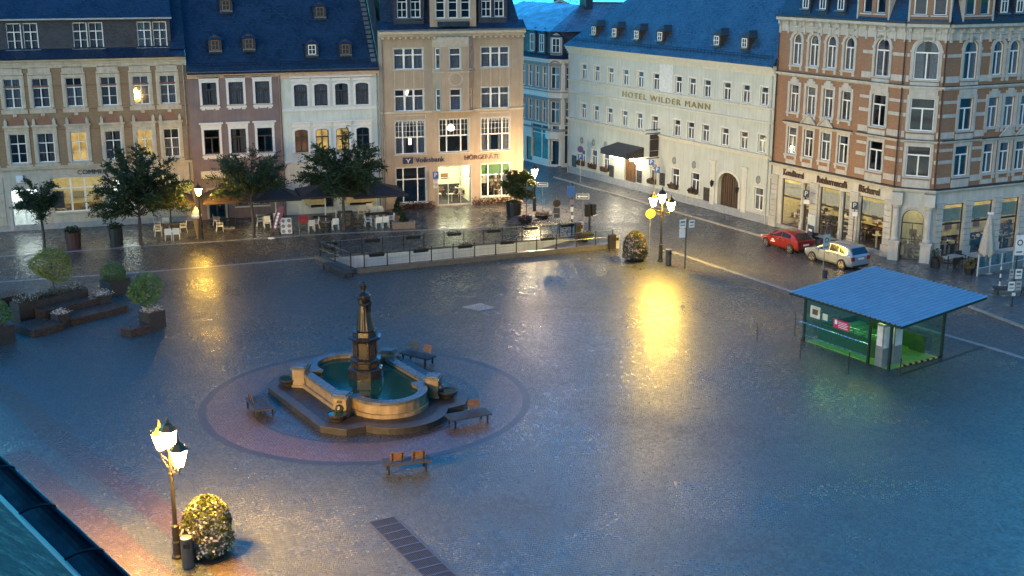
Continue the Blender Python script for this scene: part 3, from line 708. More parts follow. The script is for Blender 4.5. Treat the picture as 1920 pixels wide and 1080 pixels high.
m = MB(); m.box(xl+.05, xl+.3, .9, 1.0, zr1-.75, zr1-.2); f.build(m, 'desk_lamp', emit('desk_lamp_glow', (1,.7,.4), 1.5))
m = MB(); m.cyl((xl-.1,.8,zr2+.35),(xl+.05,.8,zr2+.75),.12,n=8); f.build(m, 'hanging_lamp', emit('hanging_lamp_glow', (1,.8,.55), 2))
VB = plain('beige_plaster', (.39,.305,.225), .8, amt=.1, scale=.8, bump=.12, streak=.4)
f.wall(29.72, 42.0, 0, 14.2, VB)
f.cornice(29.72, 42.05, 14.1, [(.12,.06),(.14,.2),(.3,.5)], plain('beige_cornice', (.55,.48,.4), .7))
m = MB()
for k in range(26): x = 29.95+k*.475; m.box(x, x+.14, -.46, .02, 13.96, 14.09)
f.build(m, 'eave_bracket', MATS['beige_cornice'])
f.cornice(29.74, 42.03, 7.95, [(.08,.05),(.07,.12)], MATS['beige_cornice'])
PAN = plain('panel_beige', (.46,.39,.31), .75)
for x in (xl, xr):
    m = MB()
    for k in range(4): m.box(x-1.2+k*.8-.045, x-1.2+k*.8+.045, -.03, .02, 10.0, 11.38)
    f.build(m, 'panel_strip', PAN)
    m = MB(); m.box(x-1.35, x+1.35, -.05, .02, 7.72, 7.82); m.box(x+1.25, x+1.35, -.05, .02, 6.2 if x == xl else 7.3, 7.71); f.build(m, 'sign_frame', PAN)
# polygonal bay over two storeys
bx0, bx1, fw_, pr = xc-1.75, xc+1.75, 1.15, .75
ca = math.atan2(pr, 1.75-fw_)
m = MB(); bay = [(bx0,.03),(xc-fw_,-pr),(xc+fw_,-pr),(bx1,.03)]
m.prism([(p[0]-(.1 if p[0] < xc else -.1)*1.0, p[1]-.1) for p in bay], 7.98, 8.1); m.prism([(p[0]-(.06 if p[0] < xc else -.06), p[1]-.06) for p in bay], 11.2, 11.32); m.prism(bay, 13.3, 14.05)
f.build(m, 'bay_moulding', PAN)
F1 = Fac(b, LA.xy, LANG, (xc-fw_, -pr), 0.0); F0 = Fac(b, LA.xy, LANG, (bx0, 0), -ca); F2 = Fac(b, LA.xy, LANG, (xc+fw_, -pr), ca); cl = math.hypot(pr, 1.75-fw_)
for zz, hh in ((zr3, 1.7), (zr2, 1.8)):
    F1.win_at(fw_, zz-hh/2, .95, hh, [H(.68,0,1,.09)], sur='volk', cur=1 if zz > 10 else -1)
    F0.win_at(cl/2, zz-hh/2, .5, hh, [H(.68,0,1,.09)], sur=None, cur=1); F2.win_at(cl/2, zz-hh/2, .5, hh, [H(.68,0,1,.09)], sur=None, cur=1)
for F_, L_ in ((F0, cl), (F1, 2*fw_), (F2, cl)): F_.wall(0, L_, 8.1, 13.3, VB, 'bay_wall')
m = MB(); n = 20; ro, ri = .62, .5
m.ringxz([(fw_+ro*math.cos(2*PI*i/n), 10.68+ro*math.sin(2*PI*i/n)*.95) for i in range(n)], [(fw_+ri*math.cos(2*PI*i/n), 10.68+ri*math.sin(2*PI*i/n)*.95) for i in range(n)], -.03, .01); F1.build(m, 'bay_medallion', PAN)
for xx in (xl, xr): f.text('randstad', 0, 0, 1.75, .34, plain('sign_pale', (.62,.6,.58), .5), x=xx+.35, z=7.25, y=-.03, depth=.02)
for xx in (xl, xr):
    m = MB(); m.tube([(xx-1.2,-.03,7.12),(xx-1.2,-.03,7.3),(xx-.95,-.03,7.3),(xx-.95,-.03,7.12)], .025); m.tube([(xx-.85,-.03,7.12),(xx-.85,-.03,7.3),(xx-.7,-.03,7.3)], .025); f.build(m, 'sign_emblem', MATS['sign_pale'])
NAVY = plain('sign_navy', (.02,.03,.09), .4)
f.text('Volksbank', 0, 0, 2.5, .46, NAVY, x=f.at(806,299)[0], z=f.at(806,299)[1])
ex, ez = f.at(765,301); m = MB(); m.box(ex-.42, ex+.42, -.07, -.01, ez-.26, ez+.26); f.build(m, 'sign_emblem', NAVY)
m = MB(); m.tube([(ex-.2,-.085,ez+.12),(ex-.1,-.085,ez+.12),(ex,-.085,ez-.16),(ex+.1,-.085,ez+.12),(ex+.2,-.085,ez+.12)], .035); m.tube([(ex,-.085,ez-.2),(ex,-.085,ez+.05)], .03); f.build(m, 'sign_emblem', plain('sign_orange', (.75,.7,.66), .5))
f.text('HÖRGERÄTE', 0, 0, 3.1, .5, plain('sign_brown', (.09,.03,.03), .4), x=f.at(904,293)[0], z=f.at(904,293)[1], bold=.01)
pipe(b, 29.95, 0, 14.1, fac=f)
# attic: slate mansard, centre gable, dormers
slab([(29.7,-.52,14.66),(42.1,-.52,14.66),(42.1,.5,15.35),(29.7,.5,15.35)], .1, SL, 'roof_apron', b)
slab([(30.0,.45,15.3),(41.7,.45,15.3),(40.6,2.4,20.5),(30.4,2.4,20.5)], .12, SL, 'roof', b)
m = MB(); m.poly([(41.7,.45,15.3),(42.0,9,15.3),(40.6,7,20.5),(40.6,2.4,20.5)]); m.poly([(30.0,.45,15.3),(29.75,9,15.3),(30.4,7,20.5),(30.4,2.4,20.5)]); m.build('roof_side', SL, b)
gab = Fac(b, LA.xy, LANG, (0, -.2))
for k in (-1.05, 0, 1.05): gab.win_at(xc+k, 15.55, .78, 1.75, [H(.36,0,1,.05), H(.72,0,1,.06)], sur='volk', cur=None)
gab.wall(xc-1.95, xc+1.95, 14.62, 19, VB, 'gable_wall', back=1.2)
m = MB(); m.poly([(xc-1.95,-.2,14.62),(xc-1.95,2.4,14.62),(xc-1.95,2.4,19),(xc-1.95,-.2,19)]); m.poly([(xc+1.95,-.2,14.62),(xc+1.95,2.4,14.62),(xc+1.95,2.4,19),(xc+1.95,-.2,19)]); m.build('gable_cheek', SLW, b)
m = MB(); m.prism([(xc-1.35,-.32),(xc+1.35,-.32),(xc+1.1,-.72),(xc-1.1,-.72)], 14.9, 15.3); f.build(m, 'balcony_ledge', SL)
dm = Fac(b, LA.xy, LANG, (0, .15))
for x in (xl+.15, xr-.15):
    dm.win_at(x-.55, 15.6, .85, 1.75, [H(.36,0,1,.05), H(.72,0,1,.06), V(.5,0,.72,.05)], sill=ZINC); dm.win_at(x+.55, 15.6, .85, 1.75, [H(.36,0,1,.05), H(.72,0,1,.06), V(.5,0,.72,.05)], sill=ZINC)
    dm.wall(x-1.25, x+1.25, 15.1, 18, SLW, 'dormer_wall', back=1.0)
    m = MB(); m.poly([(x-1.25,.15,15.1),(x-1.25,2,15.1),(x-1.25,2,18),(x-1.25,.15,18)]); m.poly([(x+1.25,.15,15.1),(x+1.25,2,15.1),(x+1.25,2,18),(x+1.25,.15,18)]); m.build('dormer_cheek', SLW, b)
m = MB(); m.box(29.72, 42.08, -.62, -.5, 14.58, 14.7); f.build(m, 'gutter', ZINC)
m = MB()
for a, c in (((29.72,0),(29.72,10)), ((29.72,10),(42,10)), ((42,10),(42,0))): m.poly([(*a,0),(*c,0),(*c,14.6),(*a,14.6)])
m.build('side_wall', VB, b)
m = MB(); m.poly([(29.70,.1,11.0),(29.70,10,11.0),(29.70,10,20),(29.70,2.2,20),(29.70,.3,15.3)]); m.build('firewall', SLW, b)
# ================================================================ HOTEL
HA, HB = G(1065,325), G(1440,424); HANG = math.atan2(HB.y-HA.y, HB.x-HA.x); HT = Vector((math.cos(HANG), math.sin(HANG)))
b = tag(empty('hotel', HA, HANG), 'long cream hotel with narrow windows, gilt name and dark entrance canopy', 'hotel')
f = Fac(b, HA.xy, HANG)
CR = plain('cream_plaster', (.5,.515,.455), .8, amt=.1, scale=.6, bump=.1, streak=.45); CRT = plain('cream_trim', (.6,.57,.48), .7, amt=.08, streak=.3)
X3 = [1095,1119,1145,1173,1201,1230,1272,1298,1326,1363,1399,1433]
for i, u in enumerate(X3):
    x, _ = f.at(u, 133+(u-1095)*46/338)
    for z, k in ((10.0, 0), (6.35, 1)): f.win_at(x, z-.72, .92, 1.42, TEE, sur='hotel', cur=(0, 1, 2, 0, 2)[(i*3+k*2) % 5], sill=CRT, fw=.07)
WX = lambda u, v: f.at(u, v)
BOX = []
for u, v, w, h, z in ((1092,306,.95,1.5,1.9),(1114,303,1.0,1.75,2.0),(1136.5,311,1.0,1.75,2.0),(1225,335,1.0,1.8,2.0),(1266,340,1.05,1.75,2.0),(1303,349,1.1,1.75,2.0),(1422,377,1.05,1.8,1.95)):
    x, _ = WX(u, v); f.win_at(x, z-h/2, w, h, TEE, sur='hotel', cur=2, sill=CRT, fw=.07, arch=.0, lit='lit_blind_warm' if u == 1225 else None)
    if u < 1310:
        m = MB(); q = random.Random(u); m.box(x-.5, x+.5, -.32, -.06, z-h/2-.02, z-h/2+.16); wb = f.build(m, 'flower_box', plain('planter_brown', (.06,.035,.025), .6))
        m = MB()
        for k in range(90):
            c = Vector((x+q.uniform(-.55,.55), -.19+q.uniform(-.2,.14), z-h/2+.16+abs(q.gauss(0,.13)))); a = q.uniform(0, PI); d = Vector((math.cos(a)*.07, math.sin(a)*.07, q.uniform(-.05,.05)))
            e = Vector((0,0,.07)); m.poly([c-d-e, c+d-e, c+d+e, c-d+e])
        m.build('box_flowers', leafmat('box_flowers', (.14,.05,.05), (.05,.06,.03)), wb)
    m = MB(); n = 8; m.ringxz([(x+ (w/2+.2)*math.cos(PI*i/n), z+h/2+.12+.28*math.sin(PI*i/n)) for i in range(n+1)], [(x+(w/2+.1)*math.cos(PI*i/n), z+h/2+.12+.18*math.sin(PI*i/n)) for i in range(n+1)], -.03, .02, closed=False); f.build(m, 'window_arch_moulding', CRT)
xd, _ = WX(1181, 327); dz = 2.75
f.open(xd-.95, xd+.95, .12, dz+.1, .35, .5)
m = MB(); WOOD = plain('oak_door', (.13,.065,.025), .5, amt=.3, scale=9)
m.box(xd-.93, xd+.93, .2, .28, .12, dz)
for sx in (-.46, .46):
    for za, zb in ((.3,.95),(1.05,1.75),(1.85,2.55)): m.box(xd+sx-.33, xd+sx-.05, .14, .2, za, zb); m.box(xd+sx+.05, xd+sx+.33, .14, .2, za, zb)
dd = f.build(m, 'door', WOOD); m = MB(); m.box(xd-.03, xd+.03, .1, .2, 1.0, 1.25); m.build('door_handle', GREYMET, dd)
xg, _ = WX(1365, 370); f.open(xg-1.3, xg+1.3, .12, 3.5, 1.0, .6)
m = MB(); m.box(xg-1.3, xg+1.3, .35, .42, .12, 3.5)
for k in range(9): m.box(xg-1.25+k*.28, xg-1.25+k*.28+.22, .3, .352, .2, 3.4)
m.box(xg-.06, xg+.06, .27, .36, .12, 3.4); f.build(m, 'gate', plain('gate_wood', (.065,.035,.02), .55, amt=.3, scale=8))
m = MB(); m.ringxz(rect_pts(3.0,3.6,1.15), rect_pts(2.56,3.38,1.0), -.06, .02, closed=False); bm2 = f.put(m.mesh('gate_surround', CRT), 'gate_surround', xg, 0, .12)
m = MB()
for sx in (-1.95, 1.95): m.box(xg+sx-.28, xg+sx+.28, -.1, .02, .6, 4.1); m.box(xg+sx-.36, xg+sx+.36, -.16, .02, 4.1, 4.25)
f.build(m, 'pilaster', CRT)
for u, v in ((1340,343),(1387,356)):
    x, z = WX(u, v); m = MB(); m.lathe([(.04,-.3),(.14,-.1),(.16,.12),(.02,.3)], (x,-.32,z), 6); m.box(x-.03,x+.03,-.3,.02,z+.12,z+.18); f.build(m, 'wall_lantern', DARKMET)
for u, v in ((1091,263),(1113,267.5),(1135.5,272),(1264.5,301),(1301.5,309),(1422,337)):
    x, z = WX(u, v); m = MB(); m.lathe([(.05,-.02),(.3,-.02),(.3,.05),(.22,.07),(.2,.04),(.05,.06)], (0,0,0), 14); me = m.mesh('medallion', plain('medallion_grey', (.22,.24,.22), .6, amt=.3, scale=6))
    for vv in me.vertices: vv.co = Vector((vv.co.x*.8, -vv.co.z, vv.co.y*1.1))
    f.put(me, 'medallion', x, -.02, z)
f.wall(0, 28.72, 0, 12.2, CR)
f.band(-.06, 28.7, 0, .75, .07, plain('grey_plinth', (.3,.31,.32), .6, amt=.15, streak=.4), 'plinth')
f.cornice(-.08, 28.7, 8.98, [(.08,.07),(.1,.16)], CRT); f.cornice(-.08, 28.7, 7.9, [(.07,.05),(.1,.14)], CRT)
f.cornice(-.12, 28.7, 5.2, [(.12,.06),(.12,.18),(.08,.3)], CRT); f.cornice(-.2, 28.7, 11.6, [(.2,.06),(.2,.2),(.2,.36),(.12,.5)], CRT)
x0, z0 = WX(1168,177); x1, zz1 = WX(1332,200)
f.text('HOTEL WILDER MANN', 0, 0, x1-x0, .5, plain('gilt_letters', (.42,.3,.1), .35, metal=.5), x=(x0+x1)/2, z=8.52, y=-.05, space=1.25)
m = MB(); m.box(*[WX(1237,120)[0], WX(1262,126)[0]], -.015, .02, 9.2, 11.55); f.build(m, 'repaired_patch', plain('patch_pale', (.6,.6,.58), .8))
for x in (.12, 28.45): pipe(b, x, 0, 11.6, fac=f, mat=plain('pipe_pale', (.4,.4,.38), .5))
# canopy over the entrance: sloping top, deep fascia, lamps beneath
cx0, cx1, cd = xd-2.0, xd+2.05, 1.9
m = MB(); zt = 4.1; 
m.hexa([(cx0,-cd,3.2),(cx1,-cd,3.2),(cx1,-.02,3.2),(cx0,-.02,3.2),(cx0,-cd,3.68),(cx1,-cd,3.68),(cx1,-.02,zt),(cx0,-.02,zt)]); cn = f.build(m, 'canopy', plain('canopy_dark', (.035,.03,.035), .5, amt=.3))
for k, x in enumerate((cx0+.3, cx0+1.2, cx0+2.0, cx1-.6)):
    m = MB(); m.lathe([(.02,.1),(.2,.02),(.22,-.14),(.1,-.26),(.02,-.28)], (x,-cd*.45,3.12), 10); m.build('canopy_lamp', emit('canopy_lamp_glow', (1,.88,.66), 14), cn)
m = MB(); m.lathe([(.04,-.18),(.2,-.1),(.2,.1),(.04,.18)], (xd+1.45,-.3,2.75), 10); f.build(m, 'door_lamp', emit('door_lamp_glow', (1,.86,.6), 16))
m = MB(); m.lathe([(.04,-.18),(.2,-.1),(.2,.1),(.04,.18)], (xd-1.75,-.3,2.75), 10); f.build(m, 'door_lamp', MATS['door_lamp_glow'])
m = MB()
for u, v in ((1077,302),(1147,321),(1199,331),(1242,336),(1325,364)):
    x, z = WX(u, v); m.box(x-.35, x+.35, -.07, -.0, z-.55, z+.55)
f.build(m, 'notice_case', plain('case_dark', (.05,.045,.04), .3))
# tall hanging sign on brackets (dark boards)
yb = -.55; xs = f.at(1228,272,yb)[0]; sz0, sz1 = f.at(1228,294,yb)[1], f.at(1228,252,yb)[1]
m = MB()
for za, zb in ((.79,1),(.28,.77),(0,.26)): m.box(xs-.1, xs+.0, yb-.5, yb+.4, sz0+(sz1-sz0)*za, sz0+(sz1-sz0)*zb)
sg = f.build(m, 'hanging_sign', plain('sign_board_dark', (.035,.022,.02), .5)); m = MB()
for z in (sz0-.12, sz1+.1, sz1+.42): m.box(xs-.08, xs-.02, yb-1.0, .02, z-.04, z+.04)
m.build('sign_bracket', DARKMET, sg)
# roof: steep slate with hipped left end and a row of long dormers
PH = lambda z: -.55+(z-12.32)*.78
zr = 22.0; yr = PH(zr)
hx, hz, hy = 0, 0, 0
for _ in range(40): hx, hz = f.at(1175, 0, hy); hy = PH(hz)
print('hotel hip', hx, hy, hz); kx = (hx+.25)/(hz-12.32)
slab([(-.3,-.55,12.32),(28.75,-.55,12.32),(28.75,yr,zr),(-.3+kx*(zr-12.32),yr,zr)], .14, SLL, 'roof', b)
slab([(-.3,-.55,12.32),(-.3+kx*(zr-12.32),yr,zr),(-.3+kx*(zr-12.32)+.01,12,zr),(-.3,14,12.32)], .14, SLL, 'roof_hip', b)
snowguard(f, 0, 28.5, PH(12.75), 12.8)
SLD = slate('slate_dormer', (.035,.045,.045), .5, rh=.14)
for u, v in ((1115,67),(1153.5,71),(1195,75.5),(1239,78.5),(1345,87),(1397.5,92)):
    y = 0
    for _ in range(30): x, z = f.at(u, v, y); y = PH(z)
    dormer(b, x, y-.1, z, .95, .95, 1.0, SLD, slate('slate_cheek', (.05,.042,.04), .6, rh=.12), win=(.6,.72), pitch=.3)
shell(b, 0, 28.68, 14, 12.2, CR)
# ================================================================ BRICK CORNER HOUSE
BA = G(1443,424); BB = G(1669,486.5); BC_ = G(1741,494); BD = G(1920,470)
BANG = math.atan2(BB.y-BA.y, BB.x-BA.x)
b = tag(empty('brick_corner_house', BA, BANG), 'ornate orange brick corner house with stone bands above a lit bakery cafe', 'building')
def sub(P, Q):
    a = math.atan2(Q.y-P.y, Q.x-P.x); d = (P-BA).xy; c, s = math.cos(-BANG), math.sin(-BANG)
    return Fac(b, BA.xy, BANG, (c*d.x-s*d.y, s*d.x+c*d.y), a-BANG)
Lf, Cf, Rf = sub(BA, BB), sub(BB, BC_), sub(BC_, BD)
LL, LC, LR = (BB-BA).length, (BC_-BB).length, 22.0
OB = brickwall('orange_brick', (.34,.17,.085), (.26,.125,.065), (.25,.17,.12), rh=.08, streak=.45)
zr4, zr3, zr2 = 13.75, 10.1, 7.0
C1 = [V(.5,0,.68,.09), H(.68,0,1,.09)]
Lw = [[Lf.at(u, v)[0] for u, v in r] for r in ([(1495,86),(1527,90),(1560,92),(1593,96)], [(1491,172),(1522,176),(1554,181),(1587,185)], [(1484,260),(1514,266),(1546,272),(1580,278)])]
for i in range(4):
    x = sum(r[i] for r in Lw)/3
    Lf.win_at(x, zr4-1.15, 1.0, 2.3, C1, arch=.48, sur='arch', cur=2 if i % 2 else 1); Lf.win_at(x, zr3-1.05, 1.0, 2.1, C1, sur='ears', cur=(2,1,2,0)[i]); Lf.win_at(x, zr2-1.05, 1.0, 2.05, C1, sur='flat', cur=(1,2,1,2)[i])
lx = [x for x in [sum(r[i] for r in Lw)/3 for i in range(4)]]
for F_, x, w in ((Lf, Lf.at(1648,196)[0], 1.35), (Cf, LC/2, 1.6), (Rf, Rf.at(1812,200)[0], 1.3)):
    F_.win_at(x, zr4-1.35, w, 2.6, C1, arch=w*.46, sur='arch', cur=2); F_.win_at(x, zr3-1.1, w, 2.2, C1, sur='ears', cur=0); F_.win_at(x, zr2-1.1, w, 2.15, C1, sur='flat', cur=None)
    m = MB()
    for z in (zr4, zr3, zr2): m.box(x-w/2-.12, x+w/2+.12, -.08, .02, z-2.15, z-1.3) if z != zr4 else m.box(x-w/2-.12, x+w/2+.12, -.08, .02, z-2.35, z-1.5)
    F_.build(m, 'apron_panel', STONEL)
rx = []
for k in range(6): rx.append(Rf.at(1871,110)[0]+k*1.5)
for i, x in enumerate(rx):
    Rf.win_at(x, zr4-1.15, 1.0, 2.3, C1, arch=.48, sur='arch', cur=2); Rf.win_at(x, zr3-1.05, 1.0, 2.1, C1, sur='ears', cur=1); Rf.win_at(x, zr2-1.05, 1.0, 2.05, C1, sur='flat', cur=2)
# ground floor openings of the cafe
SH = [H(.62,0,1,.12)]
def opening(F_, xa, xb, za=.35, zb=4.0, bars=SH): 
    F_.win_at((xa+xb)/2, za, xb-xa, zb-za, bars, sur=None, sill=False, pane=CLEAR, mat=plain('anthracite_frame', (.03,.03,.032), .4), fw=.06, name='shop_window')
ug = lambda F_, u, v: F_.at(u, v)[0]
g = [(ug(Lf,1465,380), ug(Lf,1501,390)), (ug(Lf,1505,395), ug(Lf,1517,398)), (ug(Lf,1535,400), ug(Lf,1572,410)), (ug(Lf,1578,410), ug(Lf,1592,412)), (ug(Lf,1610,420), ug(Lf,1656,430))]
for k, (a, c) in enumerate(g): opening(Lf, a, c, .14 if k in (1, 3) else .4)
gr = [(ug(Rf,1763,440), ug(Rf,1803,440)), (ug(Rf,1817,440), ug(Rf,1856,440)), (ug(Rf,1872,430), ug(Rf,1906,430)), (ug(Rf,1922,430), ug(Rf,1960,430))]
for a, c in gr: opening(Rf, a, c)
print('cafe openings', g, gr, LL, LC)
Cf.win_at(LC/2, .12, 1.5, 3.55, [V(.5,0,.72,.06), H(.72,0,1,.08), H(.4,0,1,.05)], arch=.7, sur='flat', sill=False, pane=CLEAR, mat=MATS['anthracite_frame'], name='door')
CAFE = plain('cafe_wall', (.62,.52,.26), .8)
CW = [plain('cafe_wood', (.16,.08,.04), .5), plain('cafe_dark', (.03,.022,.02), .5), plain('cafe_pale', (.7,.62,.45), .6)]
CLG = emit('cafe_light', (1,.84,.5), 5.5)
shop(Lf, .5, LL-.35, .12, 4.25, 3.2, CAFE, CLG, seed=21, cols=CW, lw=.7)
shop(Cf, .25, LC-.25, .05, 4.25, 1.6, CAFE, emit('cafe_door_light', (1,.92,.75), 3.5), seed=22, cols=CW)
shop(Rf, .5, 9.4, .12, 4.25, 2.2, CAFE, emit('cafe_light_dim', (1,.82,.42), 4.5), seed=23, cols=CW, lw=.7)
m = MB()
for a, c in (g[0], g[2], g[4]): m.box(a+.03, c-.03, .2, .24, 2.75, 3.68)
for k in (1, 3): m.box(g[k][0]+.03, g[k][1]-.03, .2, .24, 2.75, 3.68)
Lf.build(m, 'roller_blind', plain('blind_grey', (.5,.5,.46), .8)); m = MB()
for a, c in gr: m.box(a+.03, c-.03, .2, .24, 2.75, 3.68)
Rf.build(m, 'roller_blind', plain('blind_yellowish', (.42,.38,.22), .8))
GFW = plain('shop_stone', (.54,.5,.43), .75, amt=.12, scale=1.5, bump=.15, streak=.4)
for F_, L_, M_ in ((Lf, LL, 1), (Cf, LC, 1), (Rf, LR, 1)):
    F_.wall(0, L_, 5.0, 15.6, OB, back=2.2); F_.wall(0, L_, 0, 5.0, GFW, 'ground_floor_wall')
    F_.cornice(-.1, L_+.1, 4.85, [(.12,.12),(.12,.3)], STONEL); F_.band(-.1, L_+.1, 5.09, 5.16, .33, plain('lead_dark', (.03,.032,.036), .5), 'lead_cover')
    F_.cornice(-.06, L_+.06, 11.75, [(.1,.06),(.14,.18)], STONEL); F_.band(-.06, L_+.06, 11.99, 12.03, .2, MATS['lead_dark'], 'lead_cover')
    F_.cornice(-.05, L_+.05, 15.0, [(.75,.07),(.1,.2),(.2,.42)], STONEL); F_.band(-.1, L_+.1, 16.05, 16.2, .46, MATS['lead_dark'], 'gutter')
    m = MB(); n = int(L_/.85)
    for k in range(n+1):
        x = .15+(L_-.3)*k/max(1, n); m.box(x-.1, x+.1, -.3, .02, 15.5, 15.74); m.box(x-.07, x+.07, -.16, .02, 14.85, 15.5)
    F_.build(m, 'cornice_bracket', STONEL)
    F_.band(.02, L_-.02, 0, .4, .08, GREYST, 'plinth') if F_ is Lf else None
# rusticated piers between the shop windows
def pier(F_, xa, xb, zt=3.85):
    m = MB(); m.box(xa-.05, xb+.05, -.22, .02, .02, .95)
    k = 0; z = .97
    while z < zt-.3: m.box(xa, xb, -.14, .02, z, z+.38); z += .41
    m.box(xa-.06, xb+.06, -.22, .02, z, z+.12); m.box(xa-.02, xb+.02, -.17, .02, z+.122, zt+.3); return F_.build(m, 'stone_pier', STONEL)
for xa, xb in ((.05,.75), (g[1][1]+.1, g[2][0]-.08), (g[3][1]+.1, g[4][0]-.08), (g[4][1]+.08, LL-.1)): 
    if xb-xa > .15: pier(Lf, xa, xb)
for k in range(4):
    xa = (gr[k-1][1]+.05) if k else .25; xb = gr[k][0]-.05
    if xb-xa > .15: pier(Rf, xa, xb)
for k in (0, 2):
    x = (g[k][1]+g[k+1][0])/2; m = MB(); m.lathe([(.14,0),(.14,.5),(.09,.6),(.08,3.3),(.13,3.2),(.16,3.6)], (x,-.02,.4), 10); Lf.build(m, 'iron_column', STONEL)
for x in (.22, LC-.22):
    m = MB(); m.box(x-.34, x+.34, -.62, .0, .12, 1.35); m.box(x-.4, x+.4, -.68, .0, 1.35, 1.5); m.lathe([(.27,1.5),(.3,1.6),(.24,1.72),(.22,3.7),(.3,3.85),(.33,4.0)], (x,-.3,0), 14); m.box(x-.38, x+.38, -.66, .02, 4.0, 4.84)
    Cf.build(m, 'column', STONEL)
# stone bands on the brick, vertical pipes, stepped window hoods
xa = Lf.at(1612,190)[0]
for F_, a, c, wx, w in ((Lf, xa, LL-.05, Lf.at(1648,196)[0], 1.35), (Cf, .05, LC-.05, LC/2, 1.6), (Rf, .05, Rf.at(1850,190)[0], Rf.at(1812,200)[0], 1.3)):
    m = MB()
    for z, h in ((14.0,.22),(12.45,.42),(10.95,.2),(10.05,.24),(8.75,.42),(7.75,.2),(6.95,.24),(5.7,.42)):
        for p, q in ((a, wx-w/2-.24), (wx+w/2+.24, c)):
            if q-p > .1: m.box(p, q, -.035, .02, z-h/2, z+h/2)
    F_.build(m, 'stone_band', STONEL)
    F_.cornice(a, c, 8.2, [(.1,.08),(.1,.2)], STONEL); F_.band(a, c, 8.39, 8.44, .23, MATS['lead_dark'], 'lead_cover')
for F_, xs_ in ((Lf, lx), (Rf, rx)):
    F_.cornice(xs_[0]-.9, xs_[-1]+.85, 8.15, [(.1,.06),(.12,.2)], STONEL); F_.band(xs_[0]-.92, xs_[-1]+.87, 8.36, 8.41, .24, MATS['lead_dark'], 'lead_cover')
    for x in xs_[1:3]:
        m = MB(); v_ = [(x-.7,8.42),(x,9.05),(x+.7,8.42)]; m.bm.faces.new([m.v((p[0],-.14,p[1])) for p in v_]); 
        m.tube([(x-.78,-.16,8.42),(x,-.16,9.1),(x+.78,-.16,8.42)], .07); F_.build(m, 'pediment', STONEL)
    m = MB()
    for x in xs_:
        for z in (12.2, 8.75, 5.55): m.box(x-.66, x-.44, -.1, .02, z, z+.25); m.box(x+.44, x+.66, -.1, .02, z, z+.25); m.box(x-.72, x+.72, -.14, .02, z+.252, z+.36)
        m.box(x-.55, x+.55, -.03, .02, 5.2, 5.52)
    F_.build(m, 'sill_bracket', STONEL)
for F_, x in ((Lf, .02), (Lf, LL-.08), (Cf, LC-.06)): pipe(b, x, 5.2, 15.0, fac=F_, mat=plain('pipe_brown', (.05,.025,.02), .5), r=.05)
SD = plain('blackletter_dark', (.05,.02,.015), .5)
for s_, u, v, w, h in (('Konditorei', 1489, 321.5, 2.25, .5), ('Ratsherrencafé', 1561, 339, 3.1, .52), ('Bäckerei', 1631, 353, 2.0, .52)):
    x, z = Lf.at(u, v); Lf.text(s_, 0, 0, w, h, SD, x=x, z=4.5, y=-.06, bold=.03)
# attic: mansard with brick gables
AZ = 16.15
def mans(F_, x0, x1):
    return slab([(x0,-.3,AZ),(x1,-.3,AZ),(x1,1.3,AZ+4.2),(x0,1.3,AZ+4.2)], .1, SL, 'mansard_roof', b, fac=F_)
mans(Lf, .3, LL); mans(Cf, 0, LC); mans(Rf, 0, LR)
def gable(F_, xc_, w):
    g_ = Fac(b, F_.W, F_.ang, (0,0), 0); g_.root = b; g_.o = (F_.loc(0,-.22,0)[0], F_.loc(0,-.22,0)[1]); g_.la = F_.la
    for k in (-.62, .62): g_.win_at(xc_+k, AZ+.45, .85, 1.75, [H(.66,0,1,.07)], sill=STONEL)
    g_.wall(xc_-w/2, xc_+w/2, AZ, AZ+3.4, OB, 'gable_wall', back=1.0)
    m = MB()
    for sx in (-1, 1):
        x = xc_+sx*w/2; m.box(x-.06, x+.06, -.06, 1.2, AZ, AZ+3.4); m.box(x-.32, x+.32, -.1, .3, AZ+1.6, AZ+1.85); m.lathe([(.26,0),(.32,.2),(.12,.5),(.05,.7)], (x,0,AZ+1.85), 8)
    m.box(xc_-w/2, xc_+w/2, -.08, .02, AZ+2.35, AZ+2.6); g_.build(m, 'gable_trim', STONEL)
gable(Lf, Lf.at(1643,15)[0], 2.9); gable(Cf, LC/2, 2.6); gable(Rf, Rf.at(1830,18)[0], 2.6)
for F_, us in ((Lf, ((1516,10),(1548,10),(1582,11))), (Rf, ((1877,18),(1906,20)))):
    for u, v in us:
        x = F_.at(u, v)[0]; p = F_.loc(x, -.24, AZ+.45); dormer(b, 0, 0, 0, .95, 1.75, 1.4, SL, SLW, win=(.62,1.5), loc=p, la=F_.la)
p = Rf.at(1920,470)[0]
m = MB(); rA = Lf.loc(0,0,0); rB = Lf.loc(0,12,0); rC = Rf.loc(LR,0,0); rD = Rf.loc(LR,12,0)
for q0, q1 in ((rA, rB), (rB, rD), (rD, rC)): m.poly([(q0[0],q0[1],0),(q1[0],q1[1],0),(q1[0],q1[1],16.1),(q0[0],q0[1],16.1)])
m.build('side_wall', OB, b)
